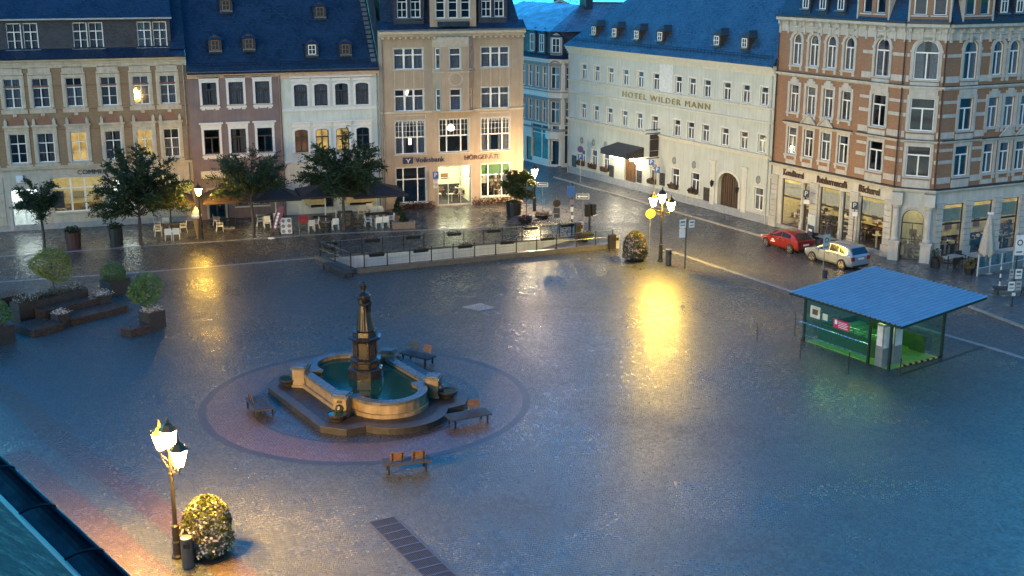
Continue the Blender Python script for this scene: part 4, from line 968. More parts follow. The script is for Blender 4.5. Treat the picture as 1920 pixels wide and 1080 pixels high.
# ================================================================ HOUSES IN THE SIDE STREET
SA = G(1027,312); SD_ = Vector((-HT.x, -HT.y)); S0 = Vector((SA.x, SA.y))+SD_*16
b = tag(empty('pale_corner_house', (S0.x, S0.y, 0), HANG), 'pale bluish corner house with bay window and dark shop front, half behind the hotel', 'building')
def subp(P, Q):
    a = math.atan2(Q[1]-P[1], Q[0]-P[0]); d = Vector((P[0]-S0.x, P[1]-S0.y)); c, s = math.cos(-HANG), math.sin(-HANG)
    return Fac(b, S0, HANG, (c*d.x-s*d.y, s*d.x+c*d.y), a-HANG)
S1 = Vector((SA.x, SA.y)); S2 = Vector(G(1052,314).xy); S3 = S2+LT*14
A1, A2, A3 = subp(S0, S1), subp(S1, S2), subp(S2, S3); L1, L2 = 16.0, (S2-S1).length
ze = A2.at(1040,110)[1]; print('street house eave', ze, L2)
PB = plain('pale_blue_plaster', (.74,.76,.7), .8, amt=.07, streak=.25)
rw = [A2.at(1040,148)[1], A2.at(1040,213)[1]]; WT = plain('window_stone_grey', (.3,.3,.3), .7)
SUR['grey'] = s_flat(.14, .06, .08, WT)
for z in rw:
    A2.win_at(L2/2, z-1.0, min(1.75, L2*.66), 2.2, TEEF, sur='grey', sill=WT, cur=None); A3.win_at(1.2, z-1.0, 1.5, 2.2, TEEF, sur='grey', sill=WT, cur=None)
    for u in (1021.5, 1008, 995, 982): A1.win_at(A1.at(u, 150)[0], z-1.0, 1.0, 2.2, TEEF, sur='grey', sill=WT, cur=1)
AF = MATS['anthracite_frame']
A2.win_at(L2/2, .12, L2*.72, 4.1, [H(.62,0,1,.12), H(.8,0,1,.1)], sill=False, mat=WHITE, name='shop_door', fw=.12); A3.win_at(1.5, .3, 2.3, 3.9, [H(.75,0,1,.12)], sill=False, name='shop_window', mat=WHITE)
A1.win_at(A1.at(1014,270)[0], .6, 3.8, 3.5, [V(.5,0,1,.1), H(.75,0,1,.1)], sill=False, name='shop_window'); A1.win_at(A1.at(992,262)[0], .2, 1.2, 2.4, [H(.7)], sill=False, name='door', mat=AF)
for F_, L_ in ((A1, L1), (A2, L2), (A3, 14)):
    F_.wall(0, L_, 0, ze, PB, back=0.0 if F_ is A2 else .9); F_.cornice(-.05, L_+.05, ze-.25, [(.15,.12),(.12,.3)], PB); F_.cornice(-.03, L_+.03, rw[1]-1.75, [(.1,.08),(.12,.22)], WT); F_.band(-.03, L_+.03, rw[0]-1.35, rw[0]-1.25, .1, WT, 'cornice')
    F_.wall(0, L_, ze, ze+2.6, SLW, 'attic_wall', y=.35); slab([(-.1,-.35,ze+.03),(L_+.1,-.35,ze+.03),(L_+.1,.45,ze+.5),(-.1,.45,ze+.5)], .08, SL, 'roof_apron', b, fac=F_)
m = MB(); n = 12; m.tube([(L2/2+L2*.4*math.cos(PI*i/n), -.12, rw[0]+1.25+.5*math.sin(PI*i/n)) for i in range(n+1)], .07); A2.build(m, 'window_arch', WT)
m = MB(); m.prism([(-.3,.0),(.2,-.5),(L2-.2,-.5),(L2+.3,.0)], rw[1]-2.5, rw[1]-1.76); A2.build(m, 'bay_base', PB)
za = ze+2.6
AW = Fac(b, S0, HANG, A2.loc(0, .3, 0)[:2], A2.la)
dormer(b, 0, 0, 0, min(1.7,L2*.85), 1.7, 1.5, SL, plain('dormer_stone', (.36,.37,.36), .7), win=(.85,1.4), loc=A2.loc(L2/2, .15, ze+.45), la=A2.la)
for u in (1013, 995): dormer(b, 0, 0, 0, 1.3, 1.9, 1.5, SL, SLW, win=(.8,1.7), loc=A1.loc(A1.at(u, 88)[0], .2, ze+.45), la=A1.la)
# its roof: planes meeting at a short ridge
w0, w1, w2, w3 = [Vector((*F_.loc(x, .1, 0)[:2], za)) for F_, x in ((A1, 0), (A1, L1), (A2, L2), (A3, 14))]
rdg = Vector((*A2.loc(L2/2, 6.0, 0)[:2], za+2.4)); rd0 = Vector((*A1.loc(0, 6.5, 0)[:2], za+2.4)); rd3 = Vector((*A3.loc(14, 6, 0)[:2], za+2.4))
m = MB()
for q in ([w0, w1, rdg, rd0], [w1, w2, rdg], [w2, w3, rd3, rdg]): m.poly(q)
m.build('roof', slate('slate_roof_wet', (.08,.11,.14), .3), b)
m = MB(); p = rdg+Vector((.3,.5,0)); m.box(p.x-.6, p.x+.6, p.y-.4, p.y+.4, p.z-1.2, p.z+1.1); m.build('chimney', SLW, b)
m = MB()
for F_, L_ in ((A1, L1), (A3, 14)): 
    q = F_.loc(0 if F_ is A1 else 14, 0, 0); q2 = F_.loc(0 if F_ is A1 else 14, 9, 0); m.poly([(q[0],q[1],0),(q2[0],q2[1],0),(q2[0],q2[1],za),(q[0],q[1],za)])
m.build('side_wall', PB, b)
# farther houses: a gable end with a light verge and a white tower block peeping over the roofs
def house(name, label, u, dist, w, d, ze_, zr_, rz, mw, mr, verge=None):
    r_ = ray(u, 60); k = dist/r_.y; P = CAM+r_*k
    o = tag(empty(name, (P.x, P.y, 0), rz), label, 'building')
    m = MB(); m.box(-w/2, w/2, 0, d, 0, ze_); m.poly([(-w/2,0,ze_),(w/2,0,ze_),(0,0,zr_)]); m.poly([(-w/2,d,ze_),(w/2,d,ze_),(0,d,zr_)]); m.build('wall', mw, o)
    for sx in (-1, 1): slab([(sx*(w/2+.3),-.4,ze_-.2),(0,-.4,zr_+.1),(0,d,zr_+.1),(sx*(w/2+.3),d,ze_-.2)], .15, mr, 'roof', o)
    m = MB(); m.box(-.5,.5,2,3,zr_-.5,zr_+1.3); m.build('chimney', SLW, o)
    if verge:
        m = MB(); m.tube([(-w/2-.35,-.45,ze_-.25),(0,-.45,zr_+.05),(w/2+.35,-.45,ze_-.25)], .18); m.build('verge_board', verge, o)
    return o
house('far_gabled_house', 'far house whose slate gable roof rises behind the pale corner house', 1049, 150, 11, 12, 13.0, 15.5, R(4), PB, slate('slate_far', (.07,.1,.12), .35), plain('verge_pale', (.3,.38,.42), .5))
r_ = ray(1140, 20); P = CAM+r_*(150/r_.y)
o = tag(empty('far_tower_house', (P.x, P.y, 0), R(-20)), 'pale square house top with dark cap rising behind the hotel roof', 'building')
m = MB(); m.box(-2.6, 3.4, 0, 6, 0, 14.6); m.build('wall', PB, o); m = MB(); m.box(-3.0, 3.8, -.4, 6.4, 14.6, 15.0); m.box(-2.4, 3.2, .1, 5.8, 15.0, 15.35); m.build('roof', SL, o)
# neighbour roof on which the camera stands: gutter and mossy slates at the bottom left
ga, gb = G(0,855,16.8), G(240,1080,16.8); gd = (gb-ga).normalized(); ang = math.atan2(gd.y, gd.x)
o = tag(empty('near_roof', ga, ang), 'near roof edge with dark gutter and mossy blue slates in the bottom left corner', 'roof')
# local +x runs along the gutter; -y side is towards the camera
m = MB(); n = 10; rr = .115
for r2, zz in ((rr, 0), (rr-.012, 0)):
    pts = [(-rr+r2*math.cos(t), r2*math.sin(t)) for t in [PI+PI*i/n for i in range(n+1)]]
    for (a, c), (d, e) in zip(pts, pts[1:]): m.poly([(-8,a,c),(9,a,c),(9,d,e),(-8,d,e)])
for y in (-.006,): m.cyl((-8,y,.0),(9,y,.0),.016,n=8)
m.build('gutter', plain('gutter_zinc', (.005,.008,.016), .6, spec=.25, amt=.3), o, smooth=True)
m = MB()
for k in range(-8, 10): m.tube([(k*.75+.3, -rr+.118*math.cos(PI*i/8), .122*math.sin(PI*i/8)*.35+.005) for i in range(9)], .009, n=5)
m.build('gutter_bracket', DARKMET, o)
m = MB(); m.poly([(-8,-.2,.01),(9,-.2,.01),(9,-.36,.2),(-8,-.36,.2)]); m.poly([(-8,-.2,.01),(9,-.2,.01),(9,-.2,-.12),(-8,-.2,-.12)]); m.build('flashing', plain('flashing_zinc', (.03,.07,.12), .4, metal=.4, amt=.15), o)
t = NT('mossy_slate'); co = t.coord(); f1 = t.noise(co, 7, 8, .78); f2 = t.noise(co, 38, 3, .6)
colr = t.ramp(f1, [(.38,(.004,.006,.01)),(.5,(.014,.024,.034)),(.57,(.06,.065,.06)),(.64,(.2,.13,.08))])
bb = t.bsdf(Base__Color=colr, Roughness=.85); bb.inputs['Specular IOR Level'].default_value = .25; t.set(bb, 'Normal', t.bump(t.math('ADD', f1, t.math('MULTIPLY', f2, .5)), .9, .03)); MATS['mossy_slate'] = t.m
m = MB()
for k in range(12):
    y0_, y1_ = -.34-k*.3, -.34-(k+1)*.3-.02
    m.hexa([(-8,y1_,.17+(k+1)*.24),(9,y1_,.17+(k+1)*.24),(9,y0_,.15+k*.24),(-8,y0_,.15+k*.24),(-8,y1_,.2+(k+1)*.24),(9,y1_,.2+(k+1)*.24),(9,y0_,.185+k*.24),(-8,y0_,.185+k*.24)])
m.build('slates', t.m, o)
m = MB(); m.poly([(-8,-.15,-.15),(9,-.15,-.15),(9,-.15,-16.8),(-8,-.15,-16.8)]); m.build('wall', OFFW, o)
# ================================================================ CAR PARK RAMP (a trench in the square with glass railings)
def lerp(a, b, t): return a+(b-a)*t
DEP = 4.0
RW = plain('ramp_white', (.52,.53,.53), .55, amt=.12, scale=.7, streak=.55)
rmp = tag(empty('car_park_ramp', (RNL.x, RNL.y, 0)), 'open car park ramp cut into the square with white walls and low dark coping', 'ramp')
def rel(p, z): return (p.x-RNL.x, p.y-RNL.y, z)
m = MB(); m.poly([rel(RFL,0),rel(RFR,0),rel(RFR,-.0),rel(RFL,-DEP)]); m.poly([rel(RFL,-DEP),rel(RFL,0),rel(RNL,0),rel(RNL,-DEP)]); m.poly([rel(RNL,0),rel(RNR,0),rel(RNL,-DEP)])
m.build('wall', RW, rmp)
m = MB(); m.poly([rel(RFL,-DEP),rel(RNL,-DEP),rel(RNR,-.005),rel(RFR,-.005)]); m.build('ramp_floor', plain('ramp_concrete', (.16,.12,.08), .45, amt=.25, scale=1.2, bump=.2), rmp)
def coping(a, b, w, h, off):
    d = (b-a).normalized(); n = Vector((d.y, -d.x)); 
    q = [a+n*off, b+n*off, b+n*(off+w), a+n*(off+w)]; m.prism([(p.x-RNL.x, p.y-RNL.y) for p in q], -.02, h)
m = MB(); coping(RNL, RNR, .38, .34, .0); coping(RFL, RNL, .38, .3, .0); coping(RFR, RFL, .3, .12, .0)
m.build('coping', plain('coping_dark', (.09,.085,.08), .35, amt=.25, bump=.2), rmp)
m = MB()
for k in range(3): m.lathe([(.05,0),(.16,.02),(.16,.05),(.02,.06)], (3+k*5, 2.2+k*1.9, -2.4+k*.9), 10)
GLS = glass('railing_glass', (.9,.94,.93), .02, .02, .12)
POSTM = plain('post_iron', (.03,.03,.032), .4, metal=.4)
ramp_planters = []
def railing(label, a, b, fr, h=1.0, base=0.0, off=0.0):
    d = (b-a); L = d.length; ang = math.atan2(d.y, d.x); n = Vector((d.y, -d.x)).normalized()*off
    o = tag(empty('glass_railing', (a.x+n.x, a.y+n.y, base), ang), label, 'railing', 'glass railings round the car park ramp')
    for t in fr: 
        m = MB(); m.box(t*L-.035, t*L+.035, -.03, .03, 0, h+.04); m.box(t*L-.07, t*L+.07, -.06, .06, 0, .03); m.build('post', POSTM, o)
    for t0, t1 in zip(fr, fr[1:]):
        m = MB(); m.box(t0*L+.06, t1*L-.06, -.006, .006, .12, h-.03); m.build('glass_panel', GLS, o)
    m = MB(); m.cyl((fr[0]*L,0,h+.02),(fr[-1]*L,0,h+.02),.022,n=6); m.build('handrail', GREYMET, o)
    m = MB(); m.cyl((fr[0]*L,-.03,.5),(fr[-1]*L,-.03,.5),.012,n=5); m.build('mid_rail', GREYMET, o)
    return o
nf = [(p-668)/(1150-668) for p in (682,725,767,807.5,848,888,927.5,966,1004,1041,1078,1114,1146)]
def along(a, b, u, v):
    """fraction along ground line a-b that projects to column u (bisection)"""
    lo, hi = 0.0, 1.0
    for _ in range(40):
        t = (lo+hi)/2; p = a+(b-a)*t
        x = p.x/(p.y*math.cos(TH)+(CH)*math.sin(TH))*FPX+960
        if x < u: lo = t
        else: hi = t
    return t
nf = [along(RNL, RNR, u, 0) for u in (682,725,767,807.5,848,888,927.5,966,1004,1041,1078,1114,1146)]
ff = [along(RFL, RFR, u, 0) for u in (603,640,680,719,758,796,834,871,908,943,980,1015,1050,1082)]
railing('front glass railing on dark coping along the near side of the ramp', RNL, RNR, nf, .98, .34, .19)
railing('rear glass railing along the far side of the ramp', RFR, RFL, [1-t for t in reversed(ff)], 1.0, .12, .15)
railing('short glass railing closing the left end of the ramp', RFL, RNL, [.08,.5,.93], 1.0, .3, .19)
BLM = [leafmat('flower_green', (.03,.05,.02), (.06,.07,.03)), leafmat('flower_pale', (.5,.46,.42), (.3,.2,.2), trans=.1)]
def leafcloud(mb, q, n, c, r, s, squash=1.0, shell_=.0, up=0.0):
    for _ in range(n):
        while True:
            p = Vector((q.uniform(-1,1), q.uniform(-1,1), q.uniform(-1,1)))
            if shell_ <= p.length <= 1: break
        p = Vector((p.x*r[0], p.y*r[1], p.z*r[2]))+Vector(c)
        leaf(mb, q, p, s)
def leaf(mb, q, p, s, d=None):
    a = d if d else Vector((q.gauss(0,1), q.gauss(0,1), q.gauss(0,.6))).normalized(); b = a.cross(Vector((q.gauss(0,1), q.gauss(0,1), q.gauss(0,1)))).normalized()
    l, w = s*q.uniform(.7,1.3), s*.45*q.uniform(.8,1.2)
    mb.poly([p-a*l*.5, p+b*w*.5, p+a*l*.5, p-b*w*.5])
def trough(name, label, p, ang, L=1.0, group='flower boxes hung on the ramp railings', seed=1, off=-.18, z=.95):
    q = random.Random(seed); o = tag(empty(name, (p.x, p.y, z), ang), label, 'flower box', group)
    m = MB(); m.hexa([(-L/2,off-.1,-.2),(L/2,off-.1,-.2),(L/2,off+.1,-.2),(-L/2,off+.1,-.2),(-L/2-.04,off-.14,0),(L/2+.04,off-.14,0),(L/2+.04,off+.14,0),(-L/2-.04,off+.14,0)]); m.build('box', BLACK, o)
    m = MB(); leafcloud(m, q, 130, (0,off,.06), (L*.55,.2,.17), .12); m.build('foliage', BLM[0], o)
    m = MB(); leafcloud(m, q, 26, (q.uniform(-.2,.2),off,.14), (L*.4,.18,.12), .09); m.build('blossoms', BLM[1], o)
for i, (u, v) in enumerate(((705.6,479),(788,472),(870.6,466),(948.7,460.6),(1024,455),(1097,449))):
    t = along(RNL, RNR, u, 0); p = lerp(RNL, RNR, t); nm = ('leftmost','second','third','fourth','fifth','last')[i]
    trough('flower_box', f'{nm} small dark flower box from the left on the front ramp railing', p, math.atan2((RNR-RNL).y,(RNR-RNL).x), seed=i, z=1.22)
for i, (u, v) in enumerate(((620.6,456),(700,449),(776,444),(853,439.7),(927,434),(997,429),(1065,425))):
    t = along(RFL, RFR, u, 0); p = lerp(RFL, RFR, t); nm = ('leftmost','second','third','fourth','fifth','sixth','last')[i]
    trough('flower_box', f'{nm} small dark flower box from the left on the rear ramp railing', p, math.atan2((RFR-RFL).y,(RFR-RFL).x), seed=20+i, off=.18, z=1.05)
p = lerp(RFL, RNL, .35); trough('flower_box', 'small flower box on the short railing closing the left ramp end', p, math.atan2((RNL-RFL).y,(RNL-RFL).x), seed=40, z=1.2)
# barrier columns at the top of the ramp
def column(name, label, cat, u, v, w, d, h, mat, rz=0.3):
    g = G(u, v); o = tag(empty(name, g, rz), label, cat)
    m = MB(); m.box(-w/2, w/2, -d/2, d/2, 0, h-.02); m.box(-w/2-.02, w/2+.02, -d/2-.02, d/2+.02, h-.02, h+.03); m.build('body', mat, o)
    m = MB(); m.box(-w*.3, w*.3, -d/2-.015, -d/2+.01, h*.62, h*.85); m.build('display', BLACK, o); return o
column('ticket_column', 'dark ticket column at the near right end of the ramp', 'ticket column', 1147, 466, .5, .4, 1.0, plain('column_brown', (.025,.02,.018), .5))
column('ticket_column', 'pale narrow ticket column beside the dark one at the ramp end', 'ticket column', 1156, 465, .3, .3, .95, STONEL)
column('gate_column', 'dark square column at the far right end of the rear ramp railing', 'ticket column', 1083, 449, .4, .4, 1.25, plain('column_dark', (.04,.035,.035), .5))
column('gate_column', 'pale stone-coloured column standing close to the dark gate column', 'ticket column', 1089, 447, .3, .3, 1.25, STONEL)
# bench at the left end of the ramp
def slat_bench(label, c, ang, L=1.9, W=.72, backs=(), z=.45, group='slatted benches round the fountain', nslat=7):
    o = tag(empty('bench', (c[0], c[1], 0), ang), label, 'bench', group)
    m = MB(); s = W/nslat
    for k in range(nslat): m.box(-L/2, L/2, -W/2+k*s+.008, -W/2+(k+1)*s-.008, z-.07, z)
    m.build('seat', plain('bench_wood', (.036,.029,.025), .6, amt=.3, scale=6), o)
    for sx in (-1, 1):
        m = MB(); x = sx*(L/2-.22); 
        for sy in (-1, 1): m.box(x-.035, x+.035, sy*(W/2-.06)-.035, sy*(W/2-.06)+.035, 0, z-.072)
        m.box(x-.03, x+.03, -W/2+.1, W/2-.1, z-.13, z-.075); m.build('leg_frame', DARKMET, o)
    for bx in backs:
        m = MB()
        for k in range(3): m.hexa([(bx-.28,W/2-.1+k*.03,z+.12+k*.13),(bx+.28,W/2-.1+k*.03,z+.12+k*.13),(bx+.28,W/2-.07+k*.03,z+.12+k*.13),(bx-.28,W/2-.07+k*.03,z+.12+k*.13),(bx-.28,W/2-.07+k*.03,z+.235+k*.13),(bx+.28,W/2-.07+k*.03,z+.235+k*.13),(bx+.28,W/2-.04+k*.03,z+.235+k*.13),(bx-.28,W/2-.04+k*.03,z+.235+k*.13)])
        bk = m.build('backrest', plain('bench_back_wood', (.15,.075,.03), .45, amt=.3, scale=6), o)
        m = MB(); m.tube([(bx-.2,W/2-.08,z-.05),(bx-.2,W/2+.03,z+.5)], .015, n=5); m.tube([(bx+.2,W/2-.08,z-.05),(bx+.2,W/2+.03,z+.5)], .015, n=5); m.build('bracket', DARKMET, bk)
    return o
b0 = G(638,510); a_ = math.atan2((RNL-RFL).y,(RNL-RFL).x); slat_bench('long dark backless bench against the left end of the ramp', (b0.x-.1, b0.y-.35), a_, 3.4, .6, (), .42, 'benches by the ramp', 6)
# ================================================================ FOUNTAIN
FC = Vector((-6.9, 55.06)); FA = R(32.3)
fo = tag(empty('fountain', (FC.x, FC.y, 0), FA), 'stone fountain with green water basin, stepped plinth and dark bronze statue on a pedestal', 'fountain')
FS = plain('fountain_stone', (.22,.155,.085), .55, amt=.3, scale=2.2, bump=.3, streak=.6); FD = plain('fountain_dark_stone', (.024,.021,.019), .55, amt=.35, scale=2.5, bump=.3, streak=.5); FT = plain('fountain_coping', (.085,.085,.08), .3, amt=.25, scale=2, bump=.2)
def outline(h, r, cy, off=0.0, n=14):
    """square with round bulges on its -y and +y sides"""
    a = h+off; R_ = r+off; half = []
    x0 = math.sqrt(max(.01, R_*R_-(a-cy)**2)) if R_ > abs(a-cy) else R_*.99
    t0 = math.atan2(-(a-cy), -x0); 
    half = [(-a,-a)]
    ts = math.atan2((-a+cy), -x0); te = math.atan2((-a+cy), x0)
    if ts > 0: ts -= 2*PI
    for i in range(n+1):
        t = ts+(te-ts)*i/n; half.append((R_*math.cos(t), -cy+R_*math.sin(t)))
    half.append((a,-a))
    return half+[(-x, -y) for x, y in half]
O1 = outline(2.3, 1.72, 2.3); I1 = outline(2.3, 1.72, 2.3, -.34); 
m = MB(); m.ringprism(outline(2.3,1.72,2.3,.12), outline(2.3,1.72,2.3,-.3), .3, .48); m.ringprism(O1, outline(2.3,1.72,2.3,-.3), .481, .92); m.build('basin_wall', FS, fo)
m = MB(); m.ringprism(outline(2.3,1.72,2.3,.08), I1, .921, 1.05); m.build('coping', FT, fo)
m = MB(); m.ringprism(outline(2.3,1.72,2.3,.05), outline(2.3,1.72,2.3,-.02), .84, .9); m.build('basin_moulding', FS, fo)
t = NT('fountain_water'); co = t.coord(); nz = t.noise(co, 6, 3); bw = t.bsdf(Base__Color=(.014,.055,.03,1), Roughness=.05); bw.inputs['Specular IOR Level'].default_value = .25; t.set(bw, 'Normal', t.bump(nz, .12, .02))
m = MB(); m.poly([(p[0],p[1],.84) for p in outline(2.3,1.72,2.3,-.29)]); m.build('water', t.m, fo)
pl = [(-3.75,-3.1),(-2.95,-4.1)]+[(2.3*math.cos(t_), -3.05+2.3*math.sin(t_)) for t_ in [R(208)+R(124)*i/14 for i in range(15)]]+[(2.95,-4.1),(3.75,-3.1)]
pl = pl+[(-x,-y) for x, y in pl]
m = MB(); m.prism(pl, -.03, .3); m.build('plinth_step', FD, fo)
m = MB(); m.ringprism([(x*1.012,y*1.012) for x, y in pl], [(x*.9,y*.9) for x, y in pl], .301, .33); m.build('plinth_edge', plain('plinth_edge_stone', (.055,.042,.032), .5, amt=.3, scale=3), fo)
for sx, sy in ((-1,-1),(1,-1),(1,1),(-1,1)):
    ph = math.atan2(sy, sx); c = (sx*2.34, sy*2.34); M = Matrix.Translation((c[0], c[1], 0)) @ Matrix.Rotation(ph, 4, 'Z')
    m = MB(); m.obox(0,.6,.62,.86,M=M @ Matrix.Translation((0,0,.76))); m.obox(0,.7,.72,.1,M=M @ Matrix.Translation((0,0,.36))); p = m.build('corner_post', FS, fo)
    m = MB(); m.obox(0,.76,.8,.1,M=M @ Matrix.Translation((0,0,1.245))); m.obox(0,.6,.62,.06,M=M @ Matrix.Translation((0,0,1.325))); m.build('post_cap', FT, p)
    m = MB(); m.obox(0,.03,.24,.12,M=M @ Matrix.Translation((.31,0,1.03))); m.lathe([(.02,-.14),(.16,-.12),(.2,0),(.14,.14),(.02,.18)], (c[0]+.33*math.cos(ph), c[1]+.33*math.sin(ph), .74), 10); m.build('lion_mask', plain('mask_bronze', (.035,.028,.02), .4), p)
    cc = (sx*2.34+.66*math.cos(ph), sy*2.34+.66*math.sin(ph), .31)
    m = MB(); m.lathe([(.3,0),(.34,.1),(.5,.26),(.52,.34),(.42,.34),(.34,.22),(.1,.2)], cc, 18); bo = m.build('spout_bowl', FD, p, smooth=False)
    m = MB(); m.lathe([(.01,.29),(.41,.29),(.41,.3),(.01,.3)], cc, 18); m.build('bowl_water', MATS.setdefault('fountain_water', t.m), bo)
pc = (0.25, .56); oc = 8; ph = PI/8+R(12)
m = MB(); m.lathe([(.86,.6),(.86,1.28),(.8,1.33),(.72,1.36)], (*pc,0), oc, ph); m.lathe([(.69,1.36),(.69,1.62),(.62,1.68)], (*pc,0), oc, ph); m.lathe([(.78,1.68),(.78,1.75),(.6,1.83)], (*pc,0), oc, ph); m.lathe([(.6,1.83),(.58,2.6),(.62,2.65)], (*pc,0), oc, ph); m.lathe([(.62,2.65),(.8,2.76),(.82,2.84),(.7,2.9)], (*pc,0), oc, ph); m.lathe([(.6,2.9),(.58,3.12)], (*pc,0), oc, ph)
ped = m.build('pedestal', plain('pedestal_granite', (.017,.014,.012), .3, amt=.4, scale=3, bump=.15), fo)
m = MB()
for k in range(8):
    a = ph+PI/8+k*PI/4; M = Matrix.Translation((*pc,0)) @ Matrix.Rotation(a, 4, 'Z'); m.obox(0,.02,.3,.5,M=M @ Matrix.Translation((.57,0,2.25))); m.obox(0,.02,.38,.2,M=M @ Matrix.Translation((.645,0,1.5)))
m.build('inscription_panel', plain('panel_bronze', (.03,.02,.013), .35), ped)
# statue: woman in a long pleated dress with puffed sleeves and a broad hat, holding a cloth before her
m = MB(); N = 40; rings = []
prof = [(.40,0,0),(.385,.06,1),(.36,.25,1),(.33,.6,1),(.3,.95,1),(.265,1.2,.7),(.235,1.32,.3),(.25,1.4,.1),(.3,1.55,.05),(.335,1.7,.05),(.31,1.8,0),(.2,1.87,0),(.1,1.91,0),(.085,1.97,0),(.11,2.03,0),(.135,2.1,0),(.14,2.18,0),(.24,2.235,0),(.25,2.26,0),(.17,2.29,0),(.16,2.37,0),(.09,2.42,0),(.01,2.43,0)]
for r0, z, pk in prof:
    ring = []
    for i in range(N):
        a = 2*PI*i/N; fold = 1+.075*pk*math.cos(a*13+math.sin(a*2)) ; tr = 1+ (.32*max(0,1-z/.9)*max(0,math.cos(a-R(75)))**2 if z < .9 else 0)
        wx, wy = (1.12, .98) if z < 1.95 else (1, 1)
        ring.append(m.v((r0*fold*tr*math.cos(a)*wx, r0*fold*tr*math.sin(a)*wy, z)))
    rings.append(ring)
for A, B in zip(rings, rings[1:]):
    for i in range(N): m.bm.faces.new([A[i], A[(i+1) % N], B[(i+1) % N], B[i]])
m.bm.faces.new(list(reversed(rings[0]))); m.bm.faces.new(rings[-1])
BRZ = plain('dark_bronze', (.014,.011,.008), .46, metal=.1, amt=.45, scale=5, bump=.2)
st = m.build('statue', BRZ, fo, (*pc, 3.1), R(-110)-FA, smooth=True)
st.modifiers.new('smooth', 'SUBSURF').render_levels = 1
m = MB()
for sx in (-1, 1):
    pts = [Vector((sx*.25,0,1.76)), Vector((sx*.35,.0,1.6)), Vector((sx*.37,.06,1.42)), Vector((sx*.3,.2,1.33)), Vector((sx*.16,.3,1.38)), Vector((sx*.08,.33,1.42))]
    rd = [.11,.13,.1,.085,.06,.04]
    for i in range(5): m.cyl(pts[i], pts[i+1], rd[i], rd[i+1], 10)
    for k in range(5): d = Vector((-sx*.05+.012*k*sx, .05, -.02-.018*k)); p = pts[-1]; m.cyl(p, p+d, .014, .009, 5)
m.build('arms', BRZ, st); m = MB()
pts = [(x, .34+.03*math.cos(x*20), z) for z in (1.42,1.2,.95) for x in (-.16,-.08,0,.08,.16)]
for r_ in range(2):
    for k in range(4): i = r_*5+k; m.poly([pts[i], pts[i+1], pts[i+6], pts[i+5]])
m.build('held_cloth', BRZ, st)
# benches round the fountain
def cen(*p): 
    g = [G(u, v, .45) for u, v in p]; return (sum(q.x for q in g)/len(g), sum(q.y for q in g)/len(g))
def bdir(p, q): 
    a, c = G(*p, .45), G(*q, .45); return math.atan2(c.y-a.y, c.x-a.x)
slat_bench('dark slatted bench with one backrest, left of the fountain', cen((487,755)), bdir((452,745),(478,773))+PI, 1.9, .85, (.1,))
slat_bench('dark slatted bench with two square backrests behind the fountain', cen((783,664)), bdir((755,655),(812,668)), 1.9, .72, (-.48,.42))
slat_bench('dark slatted bench with one backrest, right of the fountain', cen((878,776)), bdir((838,775),(912,763)), 2.0, .85, (.42,))
slat_bench('slatted bench with two orange-lit backrests in front of the fountain', cen((762,862)), bdir((716,865),(808,857))+PI, 1.95, .72, (-.45,.42))
# ================================================================ CAR PARK KIOSK
KL, KB, KR, KF = G(1480,547,2.9), G(1640,500,3.5), G(1850,555,3.5), G(1690,612,2.9)
ka = math.atan2(KF.y-KL.y, KF.x-KL.x); KX = (KF-KL).length
k = tag(empty('car_park_kiosk', (KL.x, KL.y, 0), ka), 'glass car park stair kiosk with sloping blue metal roof, glowing green inside', 'kiosk')
def kl(p): 
    d = Vector((p[0]-KL.x, p[1]-KL.y)); c, s = math.cos(-ka), math.sin(-ka); return (c*d.x-s*d.y, s*d.x+c*d.y)
KW = kl(KR)[1]; zl = lambda y: 2.9+.6*y/KW
print('kiosk', KX, KW, kl(KB), kl(G(1504,640)), kl(G(1633,684)), kl(G(1702,684)), kl(G(1764,670)))
bX0, bY0 = kl(G(1504,640)); bX1, bY1 = kl(G(1764,670)); bY0 = kl(G(1633,684))[1]
RM = plain('roof_sheet_metal', (.24,.36,.43), .38, metal=.55, amt=.08, scale=1.5)
m = MB(); nr = 24; w = KX/nr
prof = []
for i in range(nr): prof += [(i*w, 0), (i*w+w*.62, 0), (i*w+w*.7, .05), (i*w+w*.92, .05)]
prof.append((KX, 0))
top = [[m.v((x, y, zl(y)+dz)) for x, dz in prof] for y in (0, KW)]; bot = [[m.v((x, y, zl(y)+dz-.03)) for x, dz in prof] for y in (0, KW)]
for i in range(len(prof)-1):
    m.bm.faces.new([top[0][i], top[0][i+1], top[1][i+1], top[1][i]]); m.bm.faces.new([bot[0][i], bot[1][i], bot[1][i+1], bot[0][i+1]])
    for e in (0, 1): m.bm.faces.new([top[e][i], bot[e][i], bot[e][i+1], top[e][i+1]])
m.build('roof', RM, k)
m = MB(); a = zl(0)-.04; c = zl(KW)-.04
def rbeam(x0, x1, y0, y1, t_): m.hexa([(x0,y0,zl(y0)-t_),(x1,y0,zl(y0)-t_),(x1,y1,zl(y1)-t_),(x0,y1,zl(y1)-t_),(x0,y0,zl(y0)-.04),(x1,y0,zl(y0)-.04),(x1,y1,zl(y1)-.04),(x0,y1,zl(y1)-.04)])
rbeam(.1,KX-.1,.12,.24,.2); rbeam(.1,KX-.1,KW-.24,KW-.12,.2); rbeam(KX-.1,KX-.0,0,KW,.16); rbeam(0,.1,0,KW,.16)
for x in (bX0+.1, (bX0+bX1)/2, bX1-.1): rbeam(x-.06,x+.06,.25,KW-.25,.24)
m.build('roof_frame', plain('kiosk_steel', (.035,.05,.045), .4, metal=.4), k)
KS = MATS['kiosk_steel']
